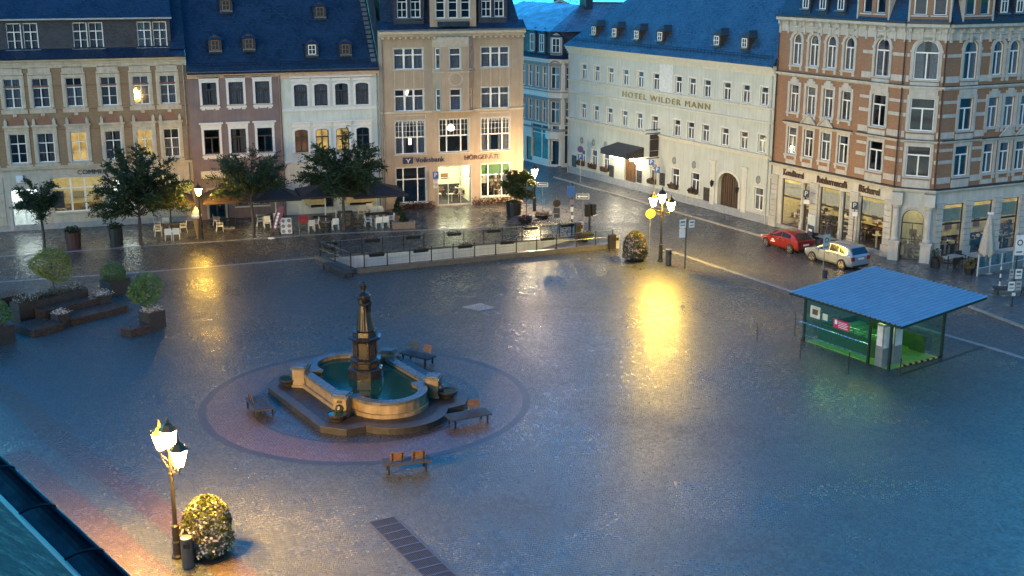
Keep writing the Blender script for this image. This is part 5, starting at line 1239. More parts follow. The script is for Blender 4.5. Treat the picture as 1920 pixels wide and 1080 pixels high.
for x, y in ((bX0,bY0),(bX0+(bX1-bX0)*.78,bY0),(bX1,bY0+.1),(bX0,bY1),(bX1,bY1),((bX0+bX1)/2,bY1)):
    m = MB(); m.box(x-.06, x+.06, y-.06, y+.06, 0, zl(y)-.2); m.build('post', KS, k)
KG = glass('kiosk_glass', (.82,.92,.84), .02, .02, .15)
def kp(x0, x1, y0, y1, z0=.12, z1=2.45, name='glass_panel'):
    m = MB(); 
    if abs(x1-x0) > abs(y1-y0): m.box(x0, x1, y0-.008, y0+.008, z0, z1)
    else: m.box(x0-.008, x0+.008, y0, y1, z0, z1)
    return m.build(name, KG, k)
kp(bX0+.08, bX0+(bX1-bX0)*.78-.08, bY0, bY0); kp(bX0, bX0, bY0+.08, bY1-.08); kp(bX0+.08, (bX0+bX1)/2-.08, bY1, bY1); kp((bX0+bX1)/2+.08, bX1-.08, bY1, bY1)
GRN = plain('kiosk_steps_greenlit', (.16,.45,.06), .6, amt=.1)  # green glow of the stairwell put into the step colour
# stairwell: well floor below the ground level, shown as inner parapet walls and a floor, the green glow painted into their colours
m = MB(); m.box(bX0+.15, bX1-.9, bY0+.9, bY0+1.0, .02, .95); m.box(bX0+.15, bX0+.25, bY0+1.0, bY1-.3, .02, .95); m.box(bX0+.15, bX1-.9, bY1-.3, bY1-.2, .02, .95); m.build('stair_parapet', plain('parapet_greenlit', (.035,.09,.025), .5), k)
m = MB(); m.box(bX0+.1, bX1+.0, bY0+.1, bY1-.1, .004, .016); m.build('floor', plain('kiosk_floor_greenlit', (.2,.4,.1), .35, amt=.15), k)
m = MB()
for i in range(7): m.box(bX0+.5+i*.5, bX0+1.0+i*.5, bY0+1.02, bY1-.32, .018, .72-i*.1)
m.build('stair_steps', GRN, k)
m = MB(); m.tube([(bX0-.25,bY0-.22,1.12),(bX0+(bX1-bX0)*.8,bY0-.22,1.12)], .035, n=8); 
for x in (bX0, bX0+(bX1-bX0)*.4, bX0+(bX1-bX0)*.75): m.cyl((x,bY0-.22,1.12),(x,bY0-.02,1.05),.02,n=6)
m.tube([(bX0,bY0-.12,.42),(bX0+(bX1-bX0)*.78,bY0-.12,.42)], .02, n=6); m.build('handrail', plain('steel_rail', (.45,.47,.48), .25, metal=.9), k)
m = MB(); m.tube([(bX0+.3,bY0+.95,1.25),(bX1-.9,bY0+.95,1.25)], .025, n=6); m.tube([(bX0+.3,bY0+.95,1.1),(bX1-.9,bY0+.95,1.1)], .012, n=6)
for i in range(5): x = bX0+.3+i*(bX1-bX0-1.2)/4; m.cyl((x,bY0+.95,.9),(x,bY0+.95,1.25),.018,n=6)
m.build('inner_railing', plain('steel_rail', (.45,.47,.48), .25, metal=.9), k)
m = MB(); x = bX0+(bX1-bX0)*.45; m.box(x-.55, x+.55, bY0-.03, bY0-.012, 1.35, 1.82); sg = m.build('notice', plain('notice_pink', (.5,.03,.13), .4), k)
m = MB(); 
for i in range(4): m.box(x-.2, x+.48-.1*(i % 2), bY0-.036, bY0-.031, 1.42+i*.09, 1.45+i*.09)
m.box(x-.45, x-.28, bY0-.036, bY0-.031, 1.55, 1.72); m.poly([(x-.49,bY0-.035,1.72),(x-.24,bY0-.035,1.72),(x-.365,bY0-.035,1.8)]); m.build('notice_print', WHITE, sg)
m = MB(); x = bX0+.75; m.box(x-.35, x+.35, bY0-.03, bY0-.012, 1.5, 2.15); p_ = m.build('poster', plain('poster_white', (.6,.58,.5), .5), k); m = MB(); m.box(x-.2, x+.2, bY0-.036, bY0-.031, 1.68, 1.98); m.build('poster_print', plain('poster_print_dark', (.12,.08,.04), .5), p_)
m = MB(); m.box(x+.55, x+.9, bY0-.03, bY0-.012, 1.55, 1.9); m.build('poster', plain('poster_white', (.6,.58,.5), .5), k)
# pay machines
cx_ = bX0+(bX1-bX0)*.84
for yy, ww, hh in ((bY0+.1,.55,2.25),(bY0+.95,.6,2.05)):
    m = MB(); m.box(cx_, cx_+.45, yy, yy+ww, .02, hh); pm = m.build('pay_machine', plain('machine_grey', (.2,.21,.2), .5), k)
    m = MB(); m.box(cx_+.05, cx_+.4, yy-.02, yy-.002, 1.1, hh-.1); m.box(cx_+.452, cx_+.47, yy+.06, yy+ww-.06, 1.0, hh-.15); m.build('machine_panel', plain('machine_panel_white', (.62,.62,.6), .5), pm)
m = MB(); yA, yB = bY0+.9, bY1-.1; n = 14
for i in range(n): 
    if i % 2 == 0: m.box(bX1-.06, bX1+.06, yA+(yB-yA)*i/n, yA+(yB-yA)*(i+1)/n, .018, .1)
m.build('threshold_yellow', plain('threshold_yellow', (.55,.4,.05), .5), k); m = MB()
for i in range(n): 
    if i % 2: m.box(bX1-.06, bX1+.06, yA+(yB-yA)*i/n, yA+(yB-yA)*(i+1)/n, .018, .1)
m.build('threshold_black', BLACK, k)
m = MB()
for x in (bX0+1.2, bX0+3.2, bX1-.8): m.box(x-.5, x+.5, bY0+.5, bY0+.6, zl(bY0)-.34, zl(bY0)-.26)
m.build('green_lamp', emit('green_lamp_glow', (.5,1,.22), 9), k)
for i, (u, v, h) in enumerate(((1419,640,1.05),(1490,625,1.1),(1590,700,1.1),(1500,672,1.1),(1687,705,.9))):
    g = G(u, v); o = MB(); o.cyl((0,0,0),(0,0,h),.035,n=8); o.cyl((0,0,h),(0,0,h+.02),.045,n=8); o.cyl((0,0,0),(0,0,.03),.07,n=8)
    tag(o.build('bollard', POSTM, None, g), ('thin bollard farthest left of the kiosk','thin bollard between the kiosk and its leftmost bollard','thin bollard in front of the kiosk glass wall','thin bollard at the left end of the kiosk handrail','short thin bollard before the kiosk entrance corner')[i], 'bollard', 'thin bollards by the kiosk')
m = MB(); q = [G(1690,702), G(1845,650)]; d = (q[1]-q[0]).xy; nn = Vector((-d.y, d.x)).normalized()*.09; a, c = q[0].xy, q[1].xy; m.prism([a-nn, c-nn, c+nn, a+nn], .001, .0135); structure('drain_channel', m, plain('channel_dark', (.015,.015,.016), .4))
# ================================================================ TREES AND PLANTS
BARK = plain('bark', (.06,.048,.038), .85, amt=.3, scale=9, bump=.5)
LEAF = leafmat('tree_leaf', (.014,.036,.016), (.036,.066,.024), .6, 1.2)
LEAFY = leafmat('tree_leaf_lit', (.03,.05,.012), (.075,.085,.02), .45, 1.5)  # yellow lamplight put into this copy of the leaf colour
def tree(label, u, v, vtop, ucl, ucr, vcrown, seed, nb=26, group='small trees along the promenade', leaf_=None, name='tree', base=0.0, lsz=.2, dens=1.8):
    q = random.Random(seed); g = G(u, v); H_ = top_z(u, v, vtop)-base; zc = top_z(u, v, vcrown)-base; sc = (ray(960,v)*((0-CH)/ray(960,v).z)).length/FPX
    rad = (ucr-ucl)/2*sc; cx = ((ucl+ucr)/2-u)*sc
    o = tag(empty(name, (g.x, g.y, base), q.uniform(0, 6)), label, 'tree', group); o.rotation_euler = (0,0,0)
    m = MB(); lm = MB(); tz = zc*.92
    m.tube([Vector((0,0,-.05)), Vector((.02,0,tz*.5)), Vector((cx*.25,0,tz))], .13*(H_/6), .09*(H_/6), 9)
    top = Vector((cx*.25,0,tz)); 
    for i in range(nb):
        a = 2*PI*(i*.381966+q.uniform(-.05,.05)); e = q.betavariate(1.6,1.6); zt = zc*.95+(H_-zc*.95)*e
        rr = rad*math.sqrt(max(.05, 1-(2*e-.75)**2*.62))*q.uniform(.78,1.08)
        end = Vector((cx*.8+rr*math.cos(a), rr*math.sin(a), zt+q.uniform(-.15,.25)))
        st_ = top+Vector((0,0,(H_-tz)*.45*e*q.uniform(.3,1)))
        mid = st_.lerp(end, .5)+Vector((0,0,rr*.22)); pts = []
        for k in range(9): t_ = k/8; pts.append(st_*(1-t_)**2+mid*2*t_*(1-t_)+end*t_*t_)
        m.tube(pts, .045, .012, 5)
        # feathery leaf sprays along the outer part of the limb and its twigs
        for k in range(2, 9):
            p = pts[k]; dr = (pts[k]-pts[k-1]).normalized()
            for tw in range(6 if k < 8 else 7):
                td = (dr*q.uniform(.3,1.0)+Vector((q.gauss(0,.6), q.gauss(0,.6), q.gauss(.08,.35)))).normalized(); tl = q.uniform(.35,.85)*(H_/6)
                for l in range(int(11*dens)):
                    pp = p+td*tl*(l+1)/(11*dens)+Vector((0,0,-.06*(l/11)**2)); leaf(lm, q, pp+Vector((q.gauss(0,.05),q.gauss(0,.05),q.gauss(0,.05))), lsz*q.uniform(.55,1.1), (td+Vector((q.gauss(0,.5),q.gauss(0,.5),q.gauss(-.15,.35)))).normalized())
    m.tube([top, Vector((cx*.6,0,zc+(H_-zc)*.6))], .08*(H_/6), .02, 6)
    m.build('trunk', BARK, o); lm.build('crown', leaf_ or LEAF, o, keepn=True); return o
tree('slim young tree with thin trunk at the far left before the bright shop door', 84, 467, 329, 42, 116, 402, 3, nb=22, lsz=.17)
tree('broad dark tree hiding the end of the bank lettering, left of the wall-side lamp', 264, 455, 278, 192, 345, 405, 5, nb=44, dens=1.9)
tree('dark round tree before the pink house', 476, 442, 272, 408, 531, 372, 7, nb=36, dens=1.2)
tree('dark spreading tree before the white house and its parasols', 645, 432, 258, 570, 722, 372, 9, nb=44, dens=1.9)
def potted(label, u, v, w, h, mat, seed, plants, group='planters on the promenade', name='planter', flare=1.15):
    g = G(u, v); q = random.Random(seed); o = tag(empty(name, g, 0), label, 'planter', group)
    m = MB(); m.lathe([(w/2,0),(w/2*flare,h),(w/2*flare*.9,h),(w/2*.85,h-.12)], (0,0,0), 12); m.build('pot', mat, o)
    for nm, mt, n, r, z, s in plants: 
        m = MB(); leafcloud(m, q, n, (0,0,h+z), r, s); m.build(nm, mt, o, keepn=True)
    return o
FDK = leafmat('shrub_dark', (.012,.028,.012), (.03,.05,.02)); FRED = leafmat('flower_redbrown', (.1,.03,.02), (.06,.035,.02))
potted('dark reddish flower pot with trailing plants on the promenade, left of the tall black pot', 139, 464, 1.0, 1.15, plain('pot_dark_red', (.05,.022,.022), .45), 1, [('foliage', FDK, 260, (.62,.62,.35), .1, .2)])
potted('tall black flower pot with tufted plants standing before the bright bank window', 219, 460, .95, 1.3, BLACK, 2, [('foliage', FDK, 260, (.6,.6,.32), .12, .2)], flare=1.05)
o = potted('large black pot holding the small lamp-lit tree by the beige corner house', 963, 404, 1.15, 1.15, BLACK, 4, [('foliage', FDK, 60, (.5,.5,.1), .02, .16)])
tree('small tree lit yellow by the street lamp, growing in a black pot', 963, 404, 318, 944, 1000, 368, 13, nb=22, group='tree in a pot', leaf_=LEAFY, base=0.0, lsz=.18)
m = MB(); q = random.Random(5)
for name, label, p, r_, n, mt in (('flower_hedge', 'low red-brown flower bed along the wall left of the bank entrance', ((748,391),(815,387)), (.2,.35,.35), 500, FRED), ('flower_hedge', 'low red-brown flower bed along the wall right of the bank entrance', ((887,383),(955,379)), (.2,.35,.35), 460, FRED)):
    a, c = G(*p[0]), G(*p[1]); o = MB()
    for _ in range(n): t_ = q.random(); leaf(o, q, a.lerp(c, t_)+Vector((q.gauss(0,.18), q.gauss(-.25,.18), abs(q.gauss(.25,.18)))), .2)
    tag(o.build(name, mt, keepn=True), label, 'flower bed', 'flower beds at the bank wall')
def cone_shrub(label, u, v, H_, r, mat, seed, box=None):
    g = G(u, v); q = random.Random(seed); o = tag(empty('potted_conifer', g, .2), label, 'shrub'); z0 = .55
    m = MB(); L = box or .6; m.hexa([(-L/2,-.25,0),(L/2,-.25,0),(L/2,.25,0),(-L/2,.25,0),(-L/2-.04,-.3,.55),(L/2+.04,-.3,.55),(L/2+.04,.3,.55),(-L/2-.04,.3,.55)]); m.build('pot', plain('pot_terracotta_pale', (.24,.17,.12), .6), o)
    m = MB()
    for _ in range(700): t_ = q.random()**.8; a = q.uniform(0, 2*PI); rr = r*(1-t_)*q.uniform(.7,1.05)+.03; leaf(m, q, Vector((rr*math.cos(a), rr*math.sin(a), z0+t_*H_)), .16)
    m.build('foliage', mat, o, keepn=True)
cone_shrub('dark conical conifer in a pale box beside the last parasol', 746, 416, 1.4, .45, FDK, 31); cone_shrub('low shrub in a long pale planter at the end of the parasol terrace', 757, 428, .7, .4, FDK, 32, 1.7)
# clipped ball trees, planters and stepped wooden seating at the left edge
GRB = leafmat('ball_leaf', (.1,.125,.022), (.27,.28,.05), .5, 2.2); GRB2 = leafmat('ball_leaf_deep', (.05,.12,.028), (.14,.22,.055), .5, 2.2)
def ball(o, c, r, mat, seed, n=3400, s=.15, trunk=None, squash=.85):
    q = random.Random(seed); m = MB(); lumps = [(Vector((q.gauss(0,1),q.gauss(0,1),q.gauss(0,1))).normalized(), q.uniform(.2,.4)) for _ in range(24)]
    for _ in range(n):
        d = Vector((q.gauss(0,1),q.gauss(0,1),q.gauss(0,1))).normalized(); k = .84
        for ld, la_ in lumps: k += la_*max(0, d.dot(ld)-.78)*1.6
        k *= q.uniform(.8,1.02); leaf(m, q, Vector(c)+Vector((d.x*r*k, d.y*r*k, d.z*r*k*squash)), s)
    m.build('crown', mat, o, keepn=True)
    if trunk: m = MB(); m.cyl((c[0],c[1],trunk), (c[0],c[1],c[2]), .045, .04, 7); m.build('trunk', BARK, o)
SAA = math.atan2(G(241,584).y-G(136,611).y, G(241,584).x-G(136,611).x); print('seat angle', math.degrees(SAA))
DECK = plain('deck_wood', (.055,.037,.028), .3, amt=.35, scale=5); BOXD = plain('planter_board', (.042,.034,.03), .35, amt=.3, scale=4)
FLW = leafmat('white_flower', (.55,.5,.42), (.4,.32,.3), trans=.1)
def deckbox(m, x0, x1, y0, y1, z0, z1):
    """platform of stacked boards with shadow gaps on the sides"""
    n = max(1, round((z1-z0)/.12)); h = (z1-z0)/n
    for i in range(n): m.box(x0, x1, y0, y1, z0+i*h+.02, z0+(i+1)*h)
    m.box(x0+.05, x1-.05, y0+.05, y1-.05, z0, z1-.03)
    nb = int((y1-y0)/.14)
    for i in range(nb): m.box(x0+.0, x1-.0, y0+i*(y1-y0)/nb+.008, y0+(i+1)*(y1-y0)/nb-.008, z1+.001, z1+.02)
g = G(136,611)
se = tag(empty('stepped_seating', g, SAA), 'large stepped wooden seating platform with planter boxes at the left edge of the square', 'seating')
c_, s_ = math.cos(-SAA), math.sin(-SAA)
def sl(u, v, z=0): 
    p = G(u, v, z); d = p-g; return (c_*d.x-s_*d.y, s_*d.x+c_*d.y)
print('seating', [tuple(round(x,2) for x in sl(*p)) for p in ((241,584,.0),(20,595,0),(72,617,0),(64,555,1.1),(167,543,1.1),(64,577,.5),(110,612,0),(197,574,.45))])
m = MB(); deckbox(m, 0, 3.75, 0, 1.55, 0, .36); m.build('lower_platform', DECK, se)
m = MB(); deckbox(m, -2.6, -.75, -.35, 1.75, 0, .38); m.build('side_platform', DECK, se)
m = MB(); deckbox(m, -.7, 3.1, 1.6, 2.6, 0, .72); m.build('upper_platform', DECK, se)
m = MB(); m.box(-1.6, 2.9, 2.65, 3.6, 0, 1.15); bx = m.build('planter_box', BOXD, se); m = MB(); q = random.Random(8)
for _ in range(900): leaf(m, q, Vector((q.uniform(-1.5,2.8), q.uniform(2.7,3.55), 1.15+abs(q.gauss(.08,.12)))), .16)
m.build('foliage', leafmat('planter_mixed', (.12,.09,.05), (.05,.07,.025)), bx, keepn=True); m = MB()
for _ in range(160): leaf(m, q, Vector((q.choice((q.uniform(-1.5,-.3), q.uniform(1.9,2.8))), q.uniform(2.7,3.5), 1.2+abs(q.gauss(.12,.1)))), .12)
m.build('blossoms', FLW, bx, keepn=True)
for cx, cy, zz in ((-.35,.55,.72),(3.3,1.9,.8)):
    m = MB(); m.box(cx-.38, cx+.38, cy-.38, cy+.38, 0, zz); p_ = m.build('planter_box', BOXD, se); m = MB()
    for _ in range(200): leaf(m, q, Vector((cx+q.gauss(0,.22), cy+q.gauss(0,.22), zz+abs(q.gauss(.1,.1)))), .13)
    m.build('blossoms', FLW, p_, keepn=True)
def seat_w(x, y): 
    v_ = Vector((x, y)); return (g.x+math.cos(SAA)*x-math.sin(SAA)*y, g.y+math.sin(SAA)*x+math.cos(SAA)*y)
def ball_tree(label, xy, z0, zc, r, mat, seed, n=2600, trunk=True): 
    o = tag(empty('ball_tree', (*xy, z0), 0), label, 'tree', 'clipped ball trees'); ball(o, (0,0,zc-z0), r, mat, seed, n, trunk=(-.1 if trunk else None)); return o
ball_tree('yellow-green clipped ball tree rising from the long planter of the stepped seating', seat_w(.95,3.1), 1.1, 3.0, 1.15, GRB, 41, 3000)
q = random.Random(9)
def plbox(label, u, v, L, W_, h, ang, name='planter_bench'):
    p = G(u, v); o = tag(empty(name, p, ang), label, 'planter'); m = MB(); m.box(-L/2, L/2, 0, W_, 0, h-.05); m.box(-L/2-.02, L/2+.02, -.02, W_+.02, h-.05, h); m.build('box', BOXD, o); return o, p
o, p = plbox('dark square planter with a round green shrub behind the ball tree bench', 228, 553, 1.45, 1.1, .95, SAA, 'planter'); oo = Vector((math.cos(SAA+PI/2), math.sin(SAA+PI/2)))*.55
m = MB(); ball(o, (0,.55,1.35), .78, GRB2, 44, 1800, .14)
m = MB(); deckbox(m, .75, 1.9, -.1, .9, 0, .34); m.build('seat', DECK, o)
o, p = plbox('planter bench with white flowers and low slatted seat, front right of the stepped seating', 297, 617, 1.1, .95, 1.0, SAA)
m = MB(); deckbox(m, -1.95, -.6, -.15, .75, 0, .4); m.build('seat', DECK, o)
m = MB()
for _ in range(260): leaf(m, q, Vector((q.uniform(-.5,.5), q.uniform(.05,.9), 1.0+abs(q.gauss(.08,.1)))), .14)
m.build('blossoms', FLW, o, keepn=True)
w_ = Vector((p.x, p.y))+Vector((math.cos(SAA+PI/2), math.sin(SAA+PI/2)))*.5-Vector((math.cos(SAA), math.sin(SAA)))*.3
ball_tree('deep green clipped ball tree growing from the planter bench with white flowers', (w_.x, w_.y), .95, 2.3, .98, GRB2, 42, 2600)
o, p = plbox('dark planter cut off by the left edge below the stepped seating', -5, 650, 2.2, 1.2, 1.0, SAA, 'planter'); ball(o, (.3,.5,1.75), .85, GRB2, 43, 1800)
o, p = plbox('dark low wooden seat with stacked boards cut off by the left edge behind the seating', 12, 577, 2.2, 1.3, .3, SAA, 'wooden_seat'); m = MB(); deckbox(m, -1.2, 1.25, -.05, 1.35, .3, .62); m.build('seat', DECK, o); m = MB(); m.box(-2.3,-.6,.2,1.2,.62,.95); m.build('planter_box', BOXD, o)
# flower pyramids
def pyramid(label, u, v, H_, r, seed, warm):
    p = G(u, v); q = random.Random(seed); o = tag(empty('flower_pyramid', p, 0), label, 'flower pyramid', 'tall flower pyramids')
    m = MB(); m.lathe([(r*.8,0),(r*.95,.25),(r*.9,.3)], (0,0,0), 16); m.build('pot', BLACK, o)
    m = MB(); m2 = MB()
    def pr(t_): return r*(1.02 if t_ < .35 else math.sqrt(max(.02, 1-((t_-.35)/.67)**2)))
    for _ in range(3400):
        t_ = q.random(); a = q.uniform(0, 2*PI); rr = pr(t_)*(q.uniform(.82,1.03)+.05*math.sin(a*5+t_*9)); leaf(m, q, Vector((rr*math.cos(a), rr*math.sin(a), .2+t_*(H_-.25))), .15)
    cl = [(q.random(), q.uniform(0, 2*PI)) for _ in range(95)]
    for t_, a in cl:
        for _ in range(4):
            tt, aa = min(1, max(0, t_+q.gauss(0,.025))), a+q.gauss(0,.1); rr = pr(tt)*q.uniform(1.0,1.09); c = Vector((rr*math.cos(aa), rr*math.sin(aa), .2+tt*(H_-.25)))
            n = Vector((math.cos(aa), math.sin(aa), .3+q.gauss(0,.2))).normalized(); x = n.orthogonal().normalized(); y = n.cross(x); s = q.uniform(.028,.048)
            m2.poly([c+x*s*math.cos(k*PI/3)+y*s*math.sin(k*PI/3) for k in range(6)])
    m.build('foliage', leafmat('pyramid_leaf', (.04,.05,.012), (.1,.1,.022)), o, keepn=True); m2.build('blossoms', warm, o, keepn=True)
pyramid('tall flower pyramid with white blossoms beside the near lamp post', 391, 1036, 2.15, .86, 51, leafmat('blossom_white', (.5,.45,.36), (.36,.27,.22), trans=.1))
pyramid('tall flower pyramid with pink blossoms by the lamp in the middle distance', 1190, 488, 2.1, .82, 52, leafmat('blossom_pink', (.42,.28,.26), (.3,.18,.18), trans=.1))
# ================================================================ STREET LAMPS
LAMPE = emit('lantern_glow', (1,.55,.1), 540); LAMPE1 = emit('lantern_glow_single', (1,.56,.06), 150); LAMPW = emit('lantern_glow_white', (1,.68,.34), 450)
def lantern(parent, c, mat, s=1.0):
    M = lambda z: z*s
    m = MB(); m.lathe([(.03*s,M(-.34)),(.1*s,M(-.3)),(.12*s,M(-.24)),(.05*s,M(-.25))], c, 6)
    m.lathe([(.27*s,M(.26)),(.25*s,M(.3)),(.14*s,M(.46)),(.05*s,M(.52)),(.04*s,M(.62)),(.015*s,M(.7))], c, 6)
    for i in range(6): a = 2*PI*i/6; m.cyl((c[0]+.125*s*math.cos(a),c[1]+.125*s*math.sin(a),c[2]-.24*s),(c[0]+.262*s*math.cos(a),c[1]+.262*s*math.sin(a),c[2]+.27*s),.012*s,n=4); m.lathe([(.018,0),(.02,.06),(.004,.1)], (c[0]+.26*s*math.cos(a),c[1]+.26*s*math.sin(a),c[2]+.28*s), 4)
    l = m.build('lantern', plain('lantern_iron', (.05,.035,.015), .4, metal=.4), parent)
    m = MB(); m.lathe([(.112*s,M(-.235)),(.248*s,M(.255))], c, 6); m.build('lantern_glass', mat, l); return l
IRON = plain('lamp_iron', (.05,.04,.032), .42, metal=.5, amt=.25)
def lamp(label, u, v, H_, dirs, mat, arm=.9, rz=0):
    p = G(u, v); o = tag(empty('street_lamp', p, rz), label, 'street lamp', 'old-fashioned street lamps')
    m = MB(); m.lathe([(.2,0),(.2,.08),(.15,.14),(.14,.55),(.16,.6),(.13,.66),(.13,1.15),(.145,1.2),(.085,1.26),(.075,2.2),(.06,H_-1.3),(.09,H_-1.25),(.06,H_-1.2),(.05,H_-.45),(.07,H_-.42),(.045,H_-.3)], (0,0,0), 12); m.build('post', IRON, o)
    for a in dirs:
        m = MB(); d = Vector((math.cos(a), math.sin(a), 0)); z = H_-.85
        m.tube([Vector((0,0,z-.25))+d*.05, Vector((0,0,z-.3))+d*.3, Vector((0,0,z-.12))+d*(arm-.1), Vector((0,0,z+.05))+d*arm], .022, n=6); m.tube([Vector((0,0,z))+d*.05, Vector((0,0,z-.02))+d*arm], .018, n=5)
        c0 = Vector((0,0,z-.16))+d*.36; m.tube([c0+d*.09*math.cos(t_*.6)+Vector((0,0,.09*math.sin(t_*.6))) for t_ in range(11)], .012, n=4); m.build('arm', IRON, o)
        lantern(o, tuple(Vector((0,0,z+.45))+d*arm), mat, 1.15)
    if not dirs: lantern(o, (0,0,H_+.0), mat, 1.05)
    else: lantern(o, (0,0,H_), mat, 1.15)
    return o
dz_ = [R(-55), R(125)]
lamp('near triple-lantern street lamp with tapering iron post at the lower left', 333, 1045, 4.4, dz_, LAMPE)
lamp('triple-lantern street lamp by the road in front of the hotel', 1238, 490, 4.4, dz_, emit('lantern_glow_far', (1,.6,.06), 190))
lamp('single-lantern street lamp beside the giant ice cream cone', 378, 448, 3.55, [], LAMPE1)
lamp('single-lantern street lamp by the traffic island beside the beige corner house', 1002, 398, 3.3, [], LAMPW)
def bin_(label, u, v, H_, r, mat, cat='litter bin'):
    p = G(u, v); o = tag(empty('litter_bin', p, .3), label, cat, 'slim litter bins by the lamps'); m = MB(); m.lathe([(r*.95,0),(r,.03),(r,H_-.06)], (0,0,0), 14); m.build('body', mat, o); m = MB(); m.lathe([(r*1.04,0),(r*1.04,.05),(r*.6,.07)], (0,0,H_-.06), 14); m.build('lid', GREYMET, o)
    m = MB(); m.box(-r*.6, r*.6, -r-.02, -r*.8, H_*.7, H_*.85); m.build('slot', BLACK, o)
bin_('slim grey litter bin beside the near lamp post', 353, 1063, 1.12, .2, plain('bin_grey', (.07,.07,.072), .45, metal=.3)); bin_('slim brown litter bin beside the lamp in front of the hotel', 1253, 497, 1.12, .2, plain('bin_brown', (.1,.08,.06), .45, metal=.3))
# ================================================================ SIGNS
SIGNB = plain('sign_blue', (.02,.1,.35), .4); SIGNW = plain('sign_face_white', (.7,.7,.68), .45); SIGNG = plain('sign_back_grey', (.2,.21,.22), .5, metal=.5); SIGNR = plain('sign_red', (.35,.02,.02), .4); SIGNY = plain('sign_face_yellow', (.6,.45,.03), .45)
POLE = plain('galvanised_pole', (.3,.31,.31), .4, metal=.7)
def sign_post(label, u, v, h, plates, rz=0.0, pole=POLE, r=.03, cat='sign', name='sign_post', group='sign posts', base=0.0):
    """plates: (kind, z, w, h, face, dx)"""
    p = G(u, v, base); o = tag(empty(name, p, rz), label, cat, group); m = MB(); m.cyl((0,0,0),(0,0,h),r,n=8); m.cyl((0,0,0),(0,0,.04),r*2.2,n=8); m.build('pole', pole, o)
    for kind, z, w, hh, face, dx in plates:
        m = MB(); y = -r-.03
        if kind == 'disc': 
            m.cyl((dx,y,z),(dx,y+.02,z),w/2,n=24); pl_ = m.build('sign_plate', SIGNG, o); m = MB(); m.cyl((dx,y-.008,z),(dx,y-.002,z),w/2*.96,n=24); m.build('sign_face', face, pl_)
        else:
            m.box(dx-w/2, dx+w/2, y, y+.02, z-hh/2, z+hh/2); pl_ = m.build('sign_plate', SIGNG if kind != 'box' else face, o)
            m = MB(); m.box(dx-w/2+.015, dx+w/2-.015, y-.008, y-.002, z-hh/2+.015, z+hh/2-.015); m.build('sign_face', face, pl_)
            if kind == 'arrow':
                m = MB(); yy = y-.012; q_ = [(-.4,0),(-.22,.11),(-.22,.05),(.38,.05),(.38,-.05),(-.22,-.05),(-.22,-.11)]; m.poly([(dx+a*w,yy,z+c*hh*2.6) for a, c in q_]); m.build('sign_arrow', SIGNW, pl_)
                m = MB(); m.ringxz([(dx-w/2,z-hh/2),(dx+w/2,z-hh/2),(dx+w/2,z+hh/2),(dx-w/2,z+hh/2)], [(dx-w/2+.05,z-hh/2+.04),(dx+w/2-.05,z-hh/2+.04),(dx+w/2-.05,z+hh/2-.04),(dx-w/2+.05,z+hh/2-.04)], yy-.002, y-.003); m.build('sign_border', SIGNW, pl_)
            if kind == 'P': link(text_mesh('P', SIGNW, None, hh*.6, .004), 'lettering', pl_, (dx, y-.014, z+.03))
            if kind == 'print':
                m = MB(); m.box(dx-w*.32, dx+w*.3, y-.014, y-.009, z+hh*.1, z+hh*.3); m.box(dx-w*.34, dx+w*.34, y-.014, y-.009, z-hh*.22, z-hh*.12); m.build('sign_print', plain('print_grey', (.12,.12,.12), .5), pl_)
            if kind == 'haltdisc':
                m = MB(); n = 20; m.ringxz([(dx+.3*w*math.cos(2*PI*i/n), z+hh*.12+.3*w*math.sin(2*PI*i/n)) for i in range(n)], [(dx+.2*w*math.cos(2*PI*i/n), z+hh*.12+.2*w*math.sin(2*PI*i/n)) for i in range(n)], y-.016, y-.009); m.box(dx-w*.3, dx+w*.3, y-.014, y-.009, z-hh*.36, z-hh*.3); m.build('sign_print', plain('print_dark', (.03,.04,.04), .5), pl_)
    return o
sign_post('white one-way arrow sign on a thin post on the traffic island', 1017, 404, 2.75, [('arrow', 2.55, .9, .36, plain('arrow_dark', (.05,.05,.06), .5), 0)], R(-8))
sign_post('dark thin sign post with angled plate at the left of the traffic island', 987, 409, 2.9, [('rect', 2.6, .2, .6, SIGNG, .05)], R(50), IRON)
sign_post('three stacked dark traffic signs seen from behind on a thin post before the island', 1043, 445, 3.0, [('disc', 2.6, .6, 0, BLACK, 0), ('box', 2.05, .48, .4, plain('sign_back_dark', (.03,.035,.05), .5), 0), ('box', 1.65, .45, .3, MATS['sign_back_dark'], .02)], R(10))
sign_post('blue direction sign over small white plates on a striped post at the ramp head', 1072, 441, 4.0, [('rect', 3.4, .55, .75, SIGNB, -.12), ('rect', 2.55, .35, .4, plain('sign_print_mix', (.2,.15,.18), .5), 0), ('rect', 2.0, .25, .4, SIGNW, -.02), ('rect', 1.4, .2, .3, SIGNW, .02)], R(0), BLACK, .05)
sign_post('larger white one-way arrow sign on a thin post behind the traffic light', 1092, 440, 3.3, [('arrow', 2.95, 1.0, .42, plain('arrow_dark', (.05,.05,.06), .5), -.03)], R(-5))
sign_post('round sign lit yellow by the lamp on a pale pole by the flower pyramid', 1217, 479, 3.35, [('disc', 3.0, .66, 0, plain('sign_face_lamplit', (.3,.24,.04), .45), 0)], R(0))  # yellow of the disc is lamplight put into its face colour
sign_post('stop post with three white notice boards by the lamp in front of the hotel', 1284, 503, 3.45, [('print', 3.1, .52, .6, SIGNW, -.32), ('rect', 2.45, .5, .62, SIGNW, -.34), ('print', 3.05, .45, .55, SIGNW, .36)], R(20), plain('post_brown', (.05,.045,.04), .45), .05, 'stop sign')
